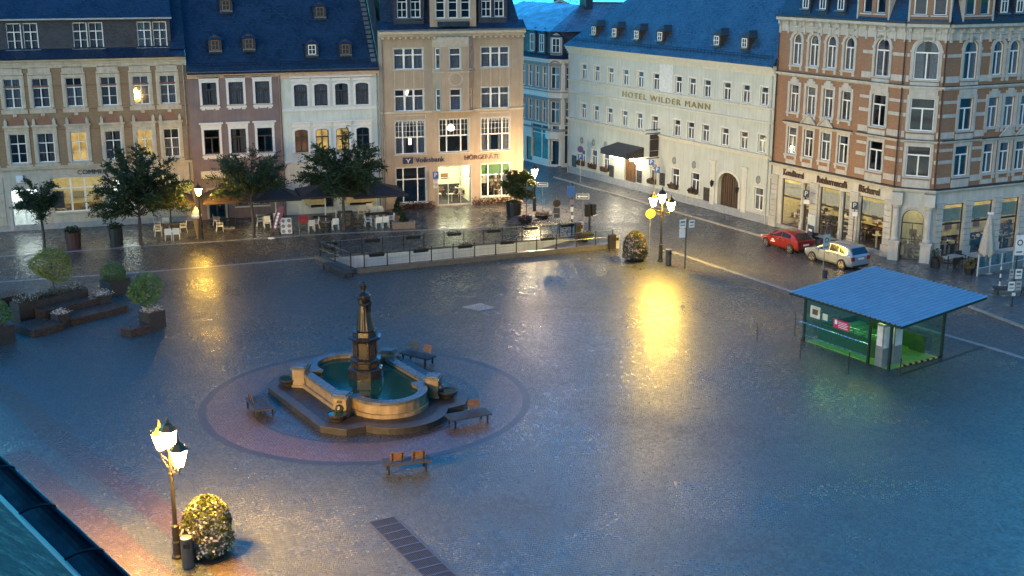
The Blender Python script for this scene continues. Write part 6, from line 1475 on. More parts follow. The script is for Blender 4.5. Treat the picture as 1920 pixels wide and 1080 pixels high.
sign_post('blue parking sign over two white plates before the bank entrance', 818, 389, 3.05, [('P', 2.75, .5, .6, SIGNB, 0), ('print', 2.2, .45, .3, SIGNW, 0), ('print', 1.8, .45, .3, SIGNW, 0)], R(10))
o = sign_post('pale stop sign with a dark bin on its post before the silver car', 1542, 527, 3.2, [('haltdisc', 2.6, .55, 1.0, plain('stop_face', (.36,.42,.4), .5), .08)], R(25), POLE, .03, 'stop sign')
m = MB(); m.lathe([(.16,0),(.18,.5),(.15,.52)], (0,-.2,.25), 10); m.build('post_bin', plain('bin_navy', (.02,.025,.05), .5), o)
sign_post('no-stopping disc above a blue parking sign on a post before the hotel windows', 1088, 343, 3.6, [('disc', 3.15, .62, 0, plain('sign_halt_blue', (.06,.05,.16), .45), 0), ('P', 2.45, .5, .5, SIGNB, 0)], R(-30), base=.12)
sign_post('two blue parking signs on a post beside the hotel entrance', 1226, 371, 3.5, [('P', 3.1, .48, .5, SIGNB, -.3), ('print', 2.6, .4, .25, SIGNW, -.3), ('P', 2.5, .48, .55, SIGNB, .25)], R(-25), base=.12)
sign_post('parking sign with white plate on a post behind the red car', 1507, 445, 3.6, [('P', 3.3, .45, .55, plain('sign_dark_p', (.02,.03,.06), .45), 0), ('rect', 2.7, .45, .35, SIGNW, .05)], R(-20), IRON, base=.12)
sign_post('parking sign with white plate on a post behind the silver car', 1597, 468, 3.5, [('P', 3.2, .45, .55, MATS['sign_dark_p'], 0), ('rect', 2.6, .4, .35, SIGNW, .05)], R(-20), IRON, base=.12)
sign_post('tall bus stop post with timetable boards at the right edge of the square', 1897, 574, 4.4, [('haltdisc', 3.75, .62, 1.25, SIGNW, .05), ('print', 2.0, .46, .62, SIGNW, .18), ('print', 2.02, .3, .6, plain('board_grey', (.35,.37,.38), .5), -.28), ('print', 1.25, .44, .6, SIGNW, -.2), ('print', 1.27, .4, .6, MATS['board_grey'], .24), ('rect', .75, .25, .22, SIGNW, 0)], R(8), plain('post_black', (.015,.015,.017), .4), .045, 'stop sign', base=.12)
p = G(1874,536,.12); o = MB(); 
tb = tag(empty('striped_bollard', p, 0), 'red-white striped bollard pole near the bus stop at the right', 'bollard')
for k_, (a, c) in enumerate(((0,.3),(.3,.55),(.55,.8),(.8,1.05),(1.05,1.25))):
    m = MB(); m.cyl((0,0,a),(0,0,c),.05,n=10); m.build('band', SIGNW if k_ % 2 == 0 else plain('bollard_dark', (.1,.02,.03), .5), tb)
pp = G(1893,551,.12); slat_bench('dark low bench behind the bus stop post at the right edge', (pp.x, pp.y), R(-8), 2.0, .8, (), .5, 'bench at the bus stop'); COL.objects[-1]
p = G(1105,443); o = tag(empty('traffic_light', p, R(25)), 'dark traffic light on a short grey pole at the head of the ramp', 'traffic light')
m = MB(); m.cyl((0,0,0),(0,0,2.5),.09,n=10); m.build('pole', plain('tl_pole', (.035,.04,.05), .45, metal=.3), o)
for sx, w in ((-.22,.3),(.26,.34)):
    m = MB(); m.box(sx-w/2, sx+w/2, -.16, .14, 1.55, 2.45)
    m.build('signal_head', BLACK, o)
m = MB()
for z in (2.28,2.0,1.72): m.lathe([(.1,-.02),(.12,.05)], (.46,-.05,z), 10)
m.build('visor', BLACK, o)
m = MB(); m.box(.44,.62,-.14,-.0,1.6,1.68); m.box(.2,.42,-.2,-.165,1.56,1.64); m.build('lens_glint', SIGNW, o)
m = MB(); m.lathe([(.3,0),(.34,.3),(.1,.34)], (0,0,0), 10); m = m.build('flower_tub', BLACK, None, G(1095,452)); tag(m, 'small black tub at the foot of the traffic light', 'planter')
for i, (u, v) in enumerate(((984,417),(1016,409))): 
    o = potted(('low dark flower bowl at the left front of the traffic island','low dark flower bowl at the right of the traffic island')[i], u, v, 1.0, .3, BLACK, 70+i, [('foliage', FRED, 160, (.65,.5,.22), .1, .17)], 'flower bowls on the island', 'flower_bowl')
# ================================================================ TERRACE FURNITURE
CW_ = plain('chair_white', (.72,.71,.67), .4, amt=.06); TBL = plain('table_dark', (.05,.04,.035), .45)
def make_chair(name, label, group, frame, seatm, metal=False):
    o = tag(empty(name), label, 'chair', group)
    m = MB(); m.box(-.24,.24,-.22,.24,.42,.46); m.build('seat', seatm, o)
    m = MB(); M = Matrix.Translation((0,-.25,.69)) @ Matrix.Rotation(R(10), 4, 'X'); m.obox(0,.5,.03,.46,M=M); m.build('backrest', seatm, o)
    for sx in (-1, 1):
        m = MB(); m.cyl((sx*.23,.22,0),(sx*.23,.21,.64),.022,n=6); m.build('leg', frame, o); m = MB(); m.cyl((sx*.23,-.3,0),(sx*.23,-.22,.46),.024,n=6); m.build('leg', frame, o)
        m = MB(); m.box(sx*.25-.03, sx*.25+.03, -.24, .26, .64, .67); m.build('armrest', frame, o)
    return o
_first = {}
def chair(u, v, face, label, group, kind='white'):
    p = G(u, v)
    if kind == 'dark': p = G(u, v, .12)
    if kind not in _first: o = _first[kind] = make_chair('armchair' if kind == 'white' else 'cafe_chair', label, group, *((CW_, CW_) if kind == 'white' else (BLACK, plain('wicker_dark', (.02,.018,.018), .6))))
    else: o = copy_tree(_first[kind])
    o.location = p; o.rotation_euler = (0,0,LANG+face); o['label'] = label; o['group'] = group
CG = 'white armchairs on the parasol terrace'; FR, SL_, SR, BK = 0, R(-90), R(90), PI   # facing away / facing right / facing left / facing the camera
for u, v, fc, lb in (
 (316,450,FR,'left of two white armchairs seen from behind, left of the ice cream cone'), (331,449,FR,'right of two white armchairs seen from behind, left of the ice cream cone'), (298,443,SL_,'white armchair in profile farthest left on the terrace, before the broad tree'), (312,431,BK,'white armchair facing the camera across the leftmost table'), (296,432,SL_,'pale armchair deep in shade behind the leftmost profile chair'), (344,436,SR,'white armchair half hidden behind the ice cream cone'),
 (413,434,SL_,'white armchair in profile just right of the ice cream lamp'), (407,423,SL_,'white armchair behind the profile chair right of the ice cream lamp'), (489,424,SL_,'white armchair in profile left of the beach flag'), (502,428,BK,'white armchair close behind the leaning beach flag'), (520,422,BK,'white armchair peeping out right of the beach flag'),
 (584,433,FR,'white armchair seen from behind beside the red menu stand'), (592,429,SR,'white armchair in profile right of the one by the red menu stand'), (629,430,FR,'single white armchair seen from behind left of the tree before the white house'), (635,409,SR,'bluish white armchair in profile under the middle parasol'),
 (677,409,SL_,'white armchair in profile at the far table left of the last parasol pole'), (691,424,SL_,'white armchair in profile at the left end of the last parasol table'), (694,403,BK,'far small white armchair left of the last parasol pole'), (701,409,BK,'white armchair facing the camera left of the last parasol pole'), (714,408,BK,'white armchair facing the camera right of the last parasol pole'), (710,427,FR,'left of two white armchairs seen from behind under the last parasol'), (723,426,FR,'right of two white armchairs seen from behind under the last parasol'), (733,421,SR,'white armchair in profile at the right end of the last parasol table')):
    chair(u, v, fc, lb, CG)
def table(label, u, v, w, d, z=.74, mat=TBL, rz=None, base=0.0):
    p = G(u, v, base); o = tag(empty('terrace_table', p, LANG if rz is None else rz), label, 'table', 'terrace tables'); m = MB(); m.box(-w/2,w/2,-d/2,d/2,z-.04,z); m.build('table_top', mat, o)
    for sx in (-1, 1):
        for sy in (-1, 1): m = MB(); m.box(sx*(w/2-.08)-.025, sx*(w/2-.08)+.025, sy*(d/2-.08)-.025, sy*(d/2-.08)+.025, 0, z-.045); m.build('leg', BLACK, o)
table('dark table between the leftmost terrace chairs', 322, 438, 1.3, .8); table('dark table behind the profile chairs right of the ice cream lamp', 428, 428, 1.2, .8); table('dark table left of the beach flag', 497, 420, 1.2, .8); table('dark table behind the red menu stand', 605, 423, 1.5, .8); table('dark long table under the last parasol', 710, 417, 1.9, .9); table('dark table under the middle parasol', 648, 414, 1.2, .8)
PAR = plain('parasol_cloth', (.018,.02,.028), .7, amt=.2); PAR_LIT = plain('parasol_cloth_lamplit', (.05,.03,.02), .7, amt=.2)  # brown of the second cloth is lamplight put into its colour
def parasol(label, u, v, hs, ze_, zt_, mat, rz=0.0, pole=CW_):
    p = G(u, v); o = tag(empty('parasol', p, LANG+rz), label, 'parasol', 'large dark parasols over the terrace')
    m = MB(); m.cyl((0,0,0),(0,0,zt_),.045,n=8); m.build('pole', pole, o); m = MB(); m.box(-.4,.4,-.4,.4,0,.08); m.build('base_plate', GREYST, o)
    m = MB(); n = 8; q_ = []
    for i in range(8):
        a = PI/4*i; r_ = hs*(math.sqrt(2) if i % 2 else 1.0)*(1 if i % 2 else .985); q_.append((r_*math.cos(a), r_*math.sin(a)))
    for i in range(8):
        a, c = q_[i], q_[(i+1) % 8]
        for k in range(4):
            t0, t1 = k/4, (k+1)/4; f_ = lambda t_: zt_-(zt_-ze_)*(t_**.9)
            P_ = lambda e, t_: (e[0]*t_, e[1]*t_, f_(t_)-.05*math.sin(PI*t_))
            m.poly([P_(a,t0),P_(a,t1),P_(c,t1),P_(c,t0)] if k else [P_(a,0),P_(a,t1),P_(c,t1)])
        m.poly([(*a,ze_),(*c,ze_),(c[0],c[1],ze_-.16),(a[0],a[1],ze_-.16)])
    m.build('canopy', mat, o); m = MB()
    for a in q_: m.cyl((0,0,zt_-.08),(a[0]*.97,a[1]*.97,ze_-.03),.014,n=4)
    m.build('ribs', DARKMET, o)
parasol('dark parasol left of the ice cream cone, its cloth glowing brown under the lamp', 322, 433, 1.8, 2.4, 3.6, PAR_LIT, pole=BLACK); parasol('dark parasol just right of the single lantern before the pink house', 430, 428, 1.95, 2.45, 3.6, PAR_LIT, pole=BLACK)
parasol('dark parasol behind the leaning beach flag', 519, 425, 1.8, 2.45, 3.4, PAR); parasol('dark parasol with white pole under the tree before the white house', 611, 416, 2.1, 2.45, 3.25, PAR); parasol('wide dark parasol farthest right on the terrace beside the bank window', 707, 409, 2.15, 2.2, 3.05, PAR)
# giant ice cream cone
p = G(371,447); o = tag(empty('ice_cream_figure', p, 0), 'giant ice cream cone with white swirl standing beside the wall-side street lamp', 'ice cream figure'); m = MB(); m.lathe([(.06,0),(.2,.9),(.29,1.42),(.33,1.46),(.3,1.5)], (0,0,.05), 16); m.lathe([(.2,0),(.2,.06)], (0,0,0), 12); m.build('wafer_cone', plain('wafer', (.42,.22,.07), .6, amt=.2, scale=14), o)
m = MB(); m.lathe([(.33,1.5),(.4,1.62),(.38,1.76),(.3,1.84),(.31,1.95),(.24,2.06),(.16,2.1),(.14,2.2),(.03,2.34)], (0,0,.05), 16); m.build('cream_swirl', plain('cream_white', (.75,.72,.66), .45, amt=.06), o, smooth=True)
# beach flag, A-boards, red menu stand
p = G(509,447); o = tag(empty('beach_flag', p, R(10)), 'tall curved maroon and white advertising flag on a white foot', 'flag'); m = MB(); m.lathe([(.26,0),(.26,.05),(.1,.09)], (0,0,0), 12); m.build('foot', WHITE, o)
m = MB(); pts = [Vector((.05*math.sin(t_/10)+.62*(t_/10)**1.6, 0, .1+2.4*t_/10)) for t_ in range(11)]; m.tube(pts, .02, .012, 5); m.build('pole', DARKMET, o)
m = MB(); 
for k in range(2, 10):
    a, c = pts[k], pts[k+1]; w0 = .08+.42*math.sin(PI*(k-2)/10.5); w1 = .08+.42*math.sin(PI*(k-1)/10.5)
    m.poly([a, c, c+Vector((w1,.02*math.sin(k),-.1)), a+Vector((w0,.02*math.sin(k-1),-.1))])
fl = m.build('flag_cloth', plain('flag_maroon', (.2,.06,.09), .7), o); m = MB()
for k in range(3, 8): a, c = pts[k], pts[k+1]; m.poly([a+Vector((.12,-.03,0)), c+Vector((.1,-.03,-.05)), c+Vector((.26,-.03,-.12)), a+Vector((.22,-.03,-.08))])
m.build('flag_print', WHITE, fl)
def aboard(label, u, v, w, h, rz, face, extra=None):
    p = G(u, v); o = tag(empty('sandwich_board', p, LANG+rz), label, 'menu board'); 
    for sy in (-1, 1):
        m = MB(); M = Matrix.Translation((0,sy*.2,h/2)) @ Matrix.Rotation(R(-12*sy)*-1 if False else R(12*sy), 4, 'X'); m.obox(0,w,.03,h,M=M); b_ = m.build('board', GREYST, o)
        if sy < 0:
            m = MB(); m.obox(0,w-.06,.012,h-.06,M=M @ Matrix.Translation((0,-.022,0))); fc = m.build('board_face', face, b_); q = random.Random(3); m = MB(); cs = []
            for k in range(6): M2 = M @ Matrix.Translation(((-.22 if k % 2 else .2)*w/.8, -.034, .4-.4*(k//2))); m.cyl(M2 @ Vector((0,0,0)), M2 @ Vector((0,-.004,0)), .14, n=10)
            m.build('board_print', plain('food_print', (.3,.2,.12), .6, amt=.6, scale=12), fc)
    m = MB(); m.box(-w/2-.1,w/2+.1,-.35,.35,0,.06); m.build('foot', BLACK, o)
aboard('white menu board with food pictures standing right of the beach flag', 537, 438, .85, 1.25, 0, SIGNW)
p = G(570,441); o = tag(empty('menu_stand', p, LANG), 'red menu stand on thin legs left of a white armchair', 'menu stand')
m = MB(); m.hexa([(-.35,-.2,1.0),(.35,-.2,1.0),(.35,.2,1.15),(-.35,.2,1.15),(-.35,-.2,1.25),(.35,-.2,1.25),(.35,.2,1.45),(-.35,.2,1.45)]); m.build('box', plain('menu_red', (.28,.03,.03), .4), o)
for sx in (-.32,.32): m = MB(); m.cyl((sx,0,0),(sx,0,1.05),.02,n=6); m.build('leg', GREYMET, o)
# cafe terrace at the brick house
TA = plain('table_grey', (.3,.32,.33), .35, metal=.4)
DG = 'dark wicker cafe chairs before the brick house'; BA_ = BANG
for u, v, fc, lb in ((1531,458,R(-60),'dark cafe chair by the small table behind the red car'),(1594,475,R(-60),'dark cafe chair by the small table behind the silver car'),(1768,505,R(-90),'dark cafe chair nearest the corner column'),(1786,507,0,'dark cafe chair at the near side of the first terrace table'),(1800,496,PI,'dark cafe chair behind the first terrace table'),(1812,512,R(30),'dark cafe chair in the middle of the fenced terrace'),(1836,510,R(-60),'dark cafe chair left of the flowering pot on the terrace'),(1850,478,PI,'dark cafe chair right of the closed parasol')):
    chair(u, v, fc, lb, DG, 'dark')
for u, v, lb in ((1542,462,'small grey cafe table behind the red car'),(1606,479,'small grey cafe table behind the silver car'),(1790,499,'grey cafe table by the corner column'),(1828,499,'grey cafe table in the middle of the fenced terrace'),(1870,492,'grey cafe table right of the closed parasol')): table(lb, u, v, .8, .8, .74, TA, BANG, .12)
p = G(1846,512,.12); o = tag(empty('closed_parasol', p, 0), 'tall closed cream parasol on the fenced cafe terrace', 'parasol'); m = MB(); m.cyl((0,0,0),(0,0,4.0),.04,n=8); m.build('pole', POLE, o); m = MB(); m.box(-.35,.35,-.35,.35,0,.08); m.build('base_plate', GREYST, o)
m = MB(); N = 28; rg = []
for r0, z in ((.42,1.25),(.45,1.5),(.38,2.2),(.27,3.0),(.14,3.7),(.05,3.95)):
    rg.append([m.v((r0*(1+.22*math.cos(i*PI*2/N*7+z))*math.cos(2*PI*i/N), r0*(1+.22*math.cos(i*PI*2/N*7+z))*math.sin(2*PI*i/N), z+.12*math.sin(i*1.7)*(z < 1.3))) for i in range(N)])
for A, B in zip(rg, rg[1:]):
    for i in range(N): m.bm.faces.new([A[i], A[(i+1) % N], B[(i+1) % N], B[i]])
m.bm.faces.new(rg[-1]); m.build('canopy', plain('parasol_cream', (.42,.38,.32), .8, amt=.12), o, smooth=True); m = MB(); m.box(-.16,.16,-.1,.1,3.96,4.08); m.build('cap', WHITE, o)
a_, c_2 = G(1832,518,.12), G(1960,492,.12); d_ = (c_2-a_); Lw_ = d_.length; o = tag(empty('terrace_fence', a_, math.atan2(d_.y, d_.x)), 'low glass and metal windbreak fence around the cafe terrace', 'fence')
k_n = 6
for i in range(k_n+1): m = MB(); x = Lw_*i/k_n; m.box(x-.04,x+.04,-.04,.04,0,1.45 if i == 0 else 1.25); m.build('post', plain('fence_pale', (.45,.45,.44), .45), o)
for i in range(k_n):
    x0_, x1_ = Lw_*i/k_n+.05, Lw_*(i+1)/k_n-.05; m = MB(); m.box(x0_,x1_,-.02,.02,.08,.5); m.build('lower_panel', plain('fence_panel', (.16,.18,.19), .5), o); m = MB(); m.box(x0_,x1_,-.008,.008,.55,1.2); m.build('glass_panel', GLS, o); m = MB(); m.box(x0_,x1_,-.03,.03,.5,.55); m.build('rail', MATS['fence_pale'], o)
a_ = (*G(1755,497,.12).xy, .12); o = potted('dark pot with a clipped bush beside the corner column of the cafe', 1748, 508, .6, .7, BLACK, 81, [('foliage', FDK, 260, (.36,.36,.36), .28, .13)], 'pots on the cafe terrace'); o.location.z = .12; o.location += Vector((.3,.4,0))
o = potted('pot with yellow flowers on the cafe terrace before the fence', 1816, 521, .5, .4, BLACK, 82, [('foliage', leafmat('yellow_flower', (.25,.16,.02), (.06,.08,.02)), 240, (.45,.45,.35), .3, .13)], 'pots on the cafe terrace'); o.location.z = .12; o.location += Vector((.2,.5,0))
# chalk board and ice freezer by the cafe door
p = G(1520,452,.12); o = tag(empty('drinks_board', p, BANG+R(-10)), 'navy blue advertising board in a pale frame behind the red car', 'board'); m = MB(); m.box(-.5,.5,-.05,.05,0,2.0); m.build('frame', plain('board_frame_pale', (.42,.46,.48), .5), o); m = MB(); m.box(-.42,.42,-.07,-.052,.1,1.2); m.build('board_face', NAVY, o); m = MB(); m.box(-.25,.2,-.08,-.072,.75,.9); m.build('board_print', SIGNW, o)
# ================================================================ CARS
def car(label, rear, front, L, W_, Hh, body, prof, group='parked cars'):
    """prof: stations x/L from rear, with (bottom, belt, roof or None)"""
    a, c = G(*rear), G(*front); d = (c-a); ang = math.atan2(d.y, d.x); mid = (a+c)/2
    o = tag(empty('parked_car', (mid.x, mid.y, 0), ang), label, 'car', group); n = Vector((-math.sin(ang), math.cos(ang)))
    o.location = (mid.x-n.x*(W_/2-.1)*prof['side'], mid.y-n.y*(W_/2-.1)*prof['side'], .006)
    m = MB(); rings = []; hw = W_/2
    for x, zb, belt, roof, tp in prof['st']:
        X_ = (x-.5)*L; w = hw*tp; zr_ = roof if roof else belt; rw_ = w*(.78 if roof and roof > belt+.1 else .9)
        half = [(0,zb), (w*.86,zb), (w*.985,zb+.14), (w,(zb+belt)*.52), (w*.965,belt), (w*.93,belt+.03), (rw_,max(belt+.035,zr_-.07)), (rw_*.72,max(belt+.04,zr_)), (0,max(belt+.045,zr_+.015))]
        ring = [m.v((X_, y, z)) for y, z in half]+[m.v((X_, -y, z)) for y, z in reversed(half[1:-1])]
        rings.append(ring)
    N = len(rings[0])
    for A, B in zip(rings, rings[1:]):
        for i in range(N): m.bm.faces.new([A[i], A[(i+1) % N], B[(i+1) % N], B[i]])
    m.bm.faces.new(list(reversed(rings[0]))); m.bm.faces.new(rings[-1])
    bo = m.build('body', body, o, smooth=True); bo.data.set_sharp_from_angle(angle=R(38)); mod = bo.modifiers.new('round', 'BEVEL'); mod.width = .03; mod.segments = 2; mod.limit_method = 'ANGLE'; mod.angle_limit = R(28)
    GL_ = plain('car_glass', (.012,.015,.025), .06, amt=.05, spec=.8); TY = plain('tyre', (.012,.012,.012), .8); RIM = plain('alloy', (.55,.55,.56), .25, metal=.9)
    S = {round(s[0],3): s for s in prof['st']}
    def pt(x, f_, sy):      # point on greenhouse side at fraction f_ between belt and roof
        ks = prof['st']
        for p_, q_ in zip(ks, ks[1:]):
            if p_[0] <= x <= q_[0]:
                t_ = (x-p_[0])/(q_[0]-p_[0]); belt = p_[2]+(q_[2]-p_[2])*t_; ra, rb = p_[3] or p_[2], q_[3] or q_[2]; roof = ra+(rb-ra)*t_; tp = p_[4]+(q_[4]-p_[4])*t_
                ka_ = .78 if p_[3] and p_[3] > p_[2]+.1 else .9; kb_ = .78 if q_[3] and q_[3] > q_[2]+.1 else .9
                w0 = hw*tp*.93; w1 = hw*tp*(ka_+(kb_-ka_)*t_); z0_, z1_ = belt+.03, roof-.07
                return Vector(((x-.5)*L, sy*(w0+(w1-w0)*f_+.012), z0_+(z1_-z0_)*f_))
    for sy in (-1, 1):
        for xa, xb, ya, yb in prof['win']:
            m = MB(); nn = 6; xs_ = [xa+(xb-xa)*i/nn for i in range(nn+1)]
            top_ = [min(.92, ya+(yb-ya)*i/nn) for i in range(nn+1)]
            for i in range(nn): m.poly([pt(xs_[i],.1,sy), pt(xs_[i+1],.1,sy), pt(xs_[i+1],max(.14,top_[i+1]),sy), pt(xs_[i],max(.14,top_[i]),sy)])
            m.build('side_window', GL_, o)
        m = MB(); x = (prof['mir']-.5)*L; m.lathe([(.04,-.08),(.1,-.02),(.09,.07),(.03,.1)], (x, sy*(hw+.1), prof['belt']+.06), 8); m.build('mirror', body, o)
        for xw in prof['wheels']:
            X_ = (xw-.5)*L; R_ = prof['R']; y0_, y1_ = sy*(hw-.2), sy*(hw+.012); 
            m = MB(); m.cyl((X_,y0_,R_),(X_,y1_-sy*.008,R_),R_*1.14,n=20); m.build('wheel_arch', BLACK, o)
            m = MB(); m.cyl((X_,y0_,R_),(X_,y1_+sy*.01,R_),R_,n=20); wh = m.build('wheel', TY, o); m = MB(); yy = y1_+sy*.013
            for k in range(7): 
                a2 = 2*PI*k/7; c1_, s1_ = math.cos(a2), math.sin(a2); m.hexa([(X_+c1_*.03-s1_*.035,yy,R_+s1_*.03+c1_*.035),(X_+c1_*.03+s1_*.035,yy,R_+s1_*.03-c1_*.035),(X_+c1_*R_*.7+s1_*.03,yy,R_+s1_*R_*.7-c1_*.03),(X_+c1_*R_*.7-s1_*.03,yy,R_+s1_*R_*.7+c1_*.03)]+[(X_+c1_*.03-s1_*.035,yy+sy*.012,R_+s1_*.03+c1_*.035),(X_+c1_*.03+s1_*.035,yy+sy*.012,R_+s1_*.03-c1_*.035),(X_+c1_*R_*.7+s1_*.03,yy+sy*.012,R_+s1_*R_*.7-c1_*.03),(X_+c1_*R_*.7-s1_*.03,yy+sy*.012,R_+s1_*R_*.7+c1_*.03)])
            nn = 18; m.ringxz([(X_+R_*.76*math.cos(2*PI*i/nn), R_+R_*.76*math.sin(2*PI*i/nn)) for i in range(nn)], [(X_+R_*.64*math.cos(2*PI*i/nn), R_+R_*.64*math.sin(2*PI*i/nn)) for i in range(nn)], yy, yy+sy*.014)
            m.build('rim', RIM, wh)
        m = MB(); x = -L/2; m.box(x-.015, x+.14, sy*hw*.62 if sy > 0 else -hw*.93, sy*hw*.93 if sy > 0 else -hw*.62, prof['belt']-.3, prof['belt']-.02); m.build('tail_light', plain('tail_red', (.25,.02,.02), .25), o)
        m = MB(); x = L/2; m.box(x-.3, x-.06, sy*hw*.6 if sy > 0 else -hw*.86, sy*hw*.86 if sy > 0 else -hw*.6, .6, .74); m.build('headlight', plain('lamp_clear', (.6,.6,.6), .15), o)
        for xh in prof['handles']: m = MB(); x = (xh-.5)*L; m.box(x-.09, x+.09, sy*hw*.99-.012, sy*hw*.99+.025, prof['belt']-.14, prof['belt']-.1); m.build('door_handle', RIM, o)
        m = MB()
        for xh in prof['gaps']: x = (xh-.5)*L; m.box(x-.006, x+.006, sy*hw*.975-.012, sy*hw*.975+.02, .34, prof['belt']-.01)
        m.build('door_gap', BLACK, o)
    (xa, za, wa), (xb, zb_, wb) = prof['rear']; m = MB(); m.poly([((xa-.5)*L,-hw*wa,za),((xa-.5)*L,hw*wa,za),((xb-.5)*L,hw*wb,zb_),((xb-.5)*L,-hw*wb,zb_)]); m.build('rear_window', GL_, o)
    (xa, za, wa), (xb, zb_, wb) = prof['wind']; m = MB(); m.poly([((xa-.5)*L,-hw*wa,za),((xa-.5)*L,hw*wa,za),((xb-.5)*L,hw*wb,zb_),((xb-.5)*L,-hw*wb,zb_)]); m.build('windscreen', GL_, o)
    m = MB(); m.box(-L/2-.03,-L/2-.005,-.26,.26,prof['plate']-.06,prof['plate']+.06); m.build('number_plate', SIGNW, o)
    m = MB(); m.box(-L/2-.02,-L/2+.3,-hw*.8,hw*.8,.24,.36); m.build('bumper', BLACK, o)
    return o
def paint(name, base, metal=0.0):
    t = NT(name); b_ = t.bsdf(Base__Color=c4(base), Roughness=.28, Metallic=metal); b_.inputs['Coat Weight'].default_value = .5; return t.m
RED = paint('car_red', (.2,.014,.011)); SIL = paint('car_silver', (.36,.39,.42), .5)
hatch = dict(side=1, st=[(0,.3,.86,None,.84),(.03,.24,.93,1.0,.93),(.16,.2,.95,1.36,.98),(.32,.18,.93,1.45,1.0),(.5,.18,.91,1.44,1.0),(.62,.18,.9,1.25,1.0),(.74,.18,.9,.93,.99),(.92,.2,.76,None,.93),(1.0,.28,.6,None,.8)],
 win=((.2,.42,.75,.92),(.435,.68,.92,.25)), mir=.68, belt=.93, wheels=(.18,.81), R=.31, handles=(.36,.5), gaps=(.3,.43,.67), rear=((.015,1.0,.7),(.14,1.36,.62)), wind=((.735,.96,.8),(.61,1.29,.68)), plate=.62)
mpv = dict(side=1, st=[(0,.34,.9,None,.88),(.02,.25,.98,1.1,.95),(.09,.22,1.0,1.52,.98),(.25,.2,.99,1.61,1.0),(.45,.2,.97,1.63,1.0),(.6,.2,.95,1.47,1.0),(.78,.2,.95,.99,.99),(.93,.22,.82,None,.93),(1.0,.3,.64,None,.82)],
 win=((.1,.27,.8,.9),(.285,.46,.92,.92),(.475,.7,.92,.3)), mir=.7, belt=.97, wheels=(.19,.8), R=.33, handles=(.36,.5), gaps=(.28,.465,.68), rear=((.008,1.1,.78),(.066,1.48,.66)), wind=((.775,1.02,.82),(.6,1.53,.68)), plate=.8)
# wheels nearest the camera fix the car: front and rear wheel contact points on its near side
def car_at(label, fu, ru, L, W_, H_, body, prof):
    f_, r_ = G(*fu), G(*ru); d = (f_-r_).xy; wb = (prof['wheels'][1]-prof['wheels'][0])*L; u_ = d.normalized(); mid = (f_+r_).xy/2+u_*L*(.5-(prof['wheels'][0]+prof['wheels'][1])/2)
    class _P: pass
    o = car(label, fu, ru, L, W_, H_, body, prof); n = Vector((-u_.y, u_.x)); n = n if n.y > 0 else -n     # away from the camera
    o.location = (mid.x+n.x*(W_/2-.08), mid.y+n.y*(W_/2-.08), .006); o.rotation_euler = (0,0,math.atan2(u_.y, u_.x)); return o
rc = car_at('red hatchback with white door lettering parked at the kerb, ahead of the silver car', (1436,461), (1482.5,474.5), 4.0, 1.72, 1.45, RED, hatch)
tm = MB(); tm.box(.28,.72,-.872,-.866,.5,.58); tm.box(.38,.62,-.872,-.866,.62,.72); tm.build('door_lettering', SIGNW, rc)
tm = MB(); tm.box(.28,.72,.866,.872,.5,.58); tm.box(.38,.62,.866,.872,.62,.72); tm.build('door_lettering', SIGNW, rc)
sc_ = car_at('silver people carrier with roof rails parked at the kerb, behind the red hatchback', (1525.5,490), (1576,504), 4.45, 1.84, 1.66, SIL, mpv)
m = MB()
for sy in (-1, 1): m.tube([(-1.9,sy*.66,1.6),(-1.8,sy*.66,1.68),(.1,sy*.66,1.69),(.3,sy*.66,1.6)], .018, n=5)
m.build('roof_rail', BLACK, sc_)
split_parts({'pilaster','stone_band','apron_panel','cornice_bracket','sill_bracket','eave_bracket','rusticated_pier','notice_case','menu_panel','panel_strip','roller_blind','bay_moulding','ceiling_lamp','green_lamp','machine_panel','gable_trim','window_head','bollard_band','sign_frame','stair_steps','glass_panel','lead_cover','threshold_yellow','threshold_black','wall_picture','inscription_panel','roof_side','dormer_cheek','bracket'})
# ================================================================ CAMERA, DUSK SKY, LIGHT
cam = bpy.data.objects.new('camera', bpy.data.cameras.new('camera')); COL.objects.link(cam); scene.camera = cam
cam.location = CAM; cam.rotation_euler = (R(90)-TH, 0, 0); cam.data.sensor_width = 36; cam.data.lens = 36*FPX/1920; cam.data.clip_end = 2000; cam.data.clip_start = .1
SUN_EL, SUN_AZ = R(4.0), R(205)
w = bpy.data.worlds.new('World'); scene.world = w; w.use_nodes = True; nt = w.node_tree; nt.nodes.clear()
out = nt.nodes.new('ShaderNodeOutputWorld'); bg = nt.nodes.new('ShaderNodeBackground'); sky = nt.nodes.new('ShaderNodeTexSky'); sky.sky_type = 'NISHITA'; sky.sun_disc = False
sky.sun_elevation = SUN_EL; sky.sun_rotation = SUN_AZ; sky.altitude = 600; sky.air_density = 1.0; sky.dust_density = 1.0; sky.ozone_density = 3.0
mx = nt.nodes.new('ShaderNodeMix'); mx.data_type = 'RGBA'; mx.blend_type = 'MULTIPLY'; mx.inputs[0].default_value = 1; mx.inputs[7].default_value = (.14,.85,1.2,1)
tc = nt.nodes.new('ShaderNodeTexCoord'); sx = nt.nodes.new('ShaderNodeSeparateXYZ'); mr = nt.nodes.new('ShaderNodeMapRange'); vm = nt.nodes.new('ShaderNodeVectorMath'); vm.operation = 'SCALE'
nt.links.new(tc.outputs['Generated'], sx.inputs[0]); nt.links.new(sx.outputs[1], mr.inputs[0]); mr.inputs[1].default_value = -.9; mr.inputs[2].default_value = .9; mr.inputs[3].default_value = .42; mr.inputs[4].default_value = 2.2     # the dawn side of the sky, beyond the houses, is the brighter one
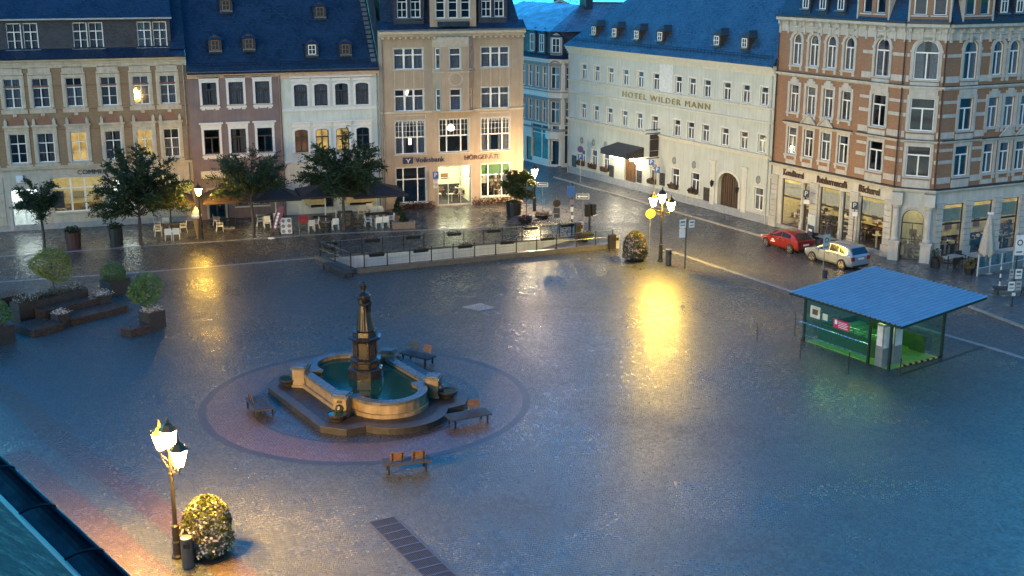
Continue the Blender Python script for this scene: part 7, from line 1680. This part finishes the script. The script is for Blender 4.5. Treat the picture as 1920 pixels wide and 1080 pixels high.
mz = nt.nodes.new('ShaderNodeMapRange'); nt.links.new(sx.outputs[2], mz.inputs[0]); mz.inputs[1].default_value = .02; mz.inputs[2].default_value = .17; mz.inputs[3].default_value = 1; mz.inputs[4].default_value = 0
mn = nt.nodes.new('ShaderNodeMapRange'); nt.links.new(sx.outputs[1], mn.inputs[0]); mn.inputs[1].default_value = .2; mn.inputs[2].default_value = .8; mn.inputs[3].default_value = 0; mn.inputs[4].default_value = 6.0
ml = nt.nodes.new('ShaderNodeMath'); ml.operation = 'MULTIPLY_ADD'; nt.links.new(mz.outputs[0], ml.inputs[0]); nt.links.new(mn.outputs[0], ml.inputs[1]); ml.inputs[2].default_value = 1.0
mm = nt.nodes.new('ShaderNodeMath'); mm.operation = 'MULTIPLY'; nt.links.new(mr.outputs[0], mm.inputs[0]); nt.links.new(ml.outputs[0], mm.inputs[1])
nt.links.new(sky.outputs[0], vm.inputs[0]); nt.links.new(mm.outputs[0], vm.inputs['Scale']); nt.links.new(vm.outputs[0], mx.inputs[6]); nt.links.new(mx.outputs[2], bg.inputs[0]); bg.inputs[1].default_value = .15; nt.links.new(bg.outputs[0], out.inputs[0])
sd = bpy.data.lights.new('sun', 'SUN'); so = bpy.data.objects.new('sun', sd); COL.objects.link(so); sd.energy = .44; sd.angle = R(50); sd.color = (1,.9,.82)
el = R(14); az = SUN_AZ   # compass: 0 = +y, clockwise
dirv = Vector((math.sin(az)*math.cos(el), math.cos(az)*math.cos(el), math.sin(el))); so.rotation_euler = dirv.to_track_quat('Z', 'Y').to_euler()
vs = scene.view_settings; vs.view_transform = 'Standard'; vs.look = 'None'; vs.gamma = 1; vs.exposure = 2.03; vs.use_curve_mapping = False
scene.render.engine = 'CYCLES'; cy = scene.cycles; cy.max_bounces = 6; cy.diffuse_bounces = 2; cy.glossy_bounces = 3; cy.transmission_bounces = 2; cy.transparent_max_bounces = 12; cy.sample_clamp_indirect = 4; cy.sample_clamp_direct = 0
cy.use_denoising = True; cy.caustics_reflective = False; cy.caustics_refractive = False
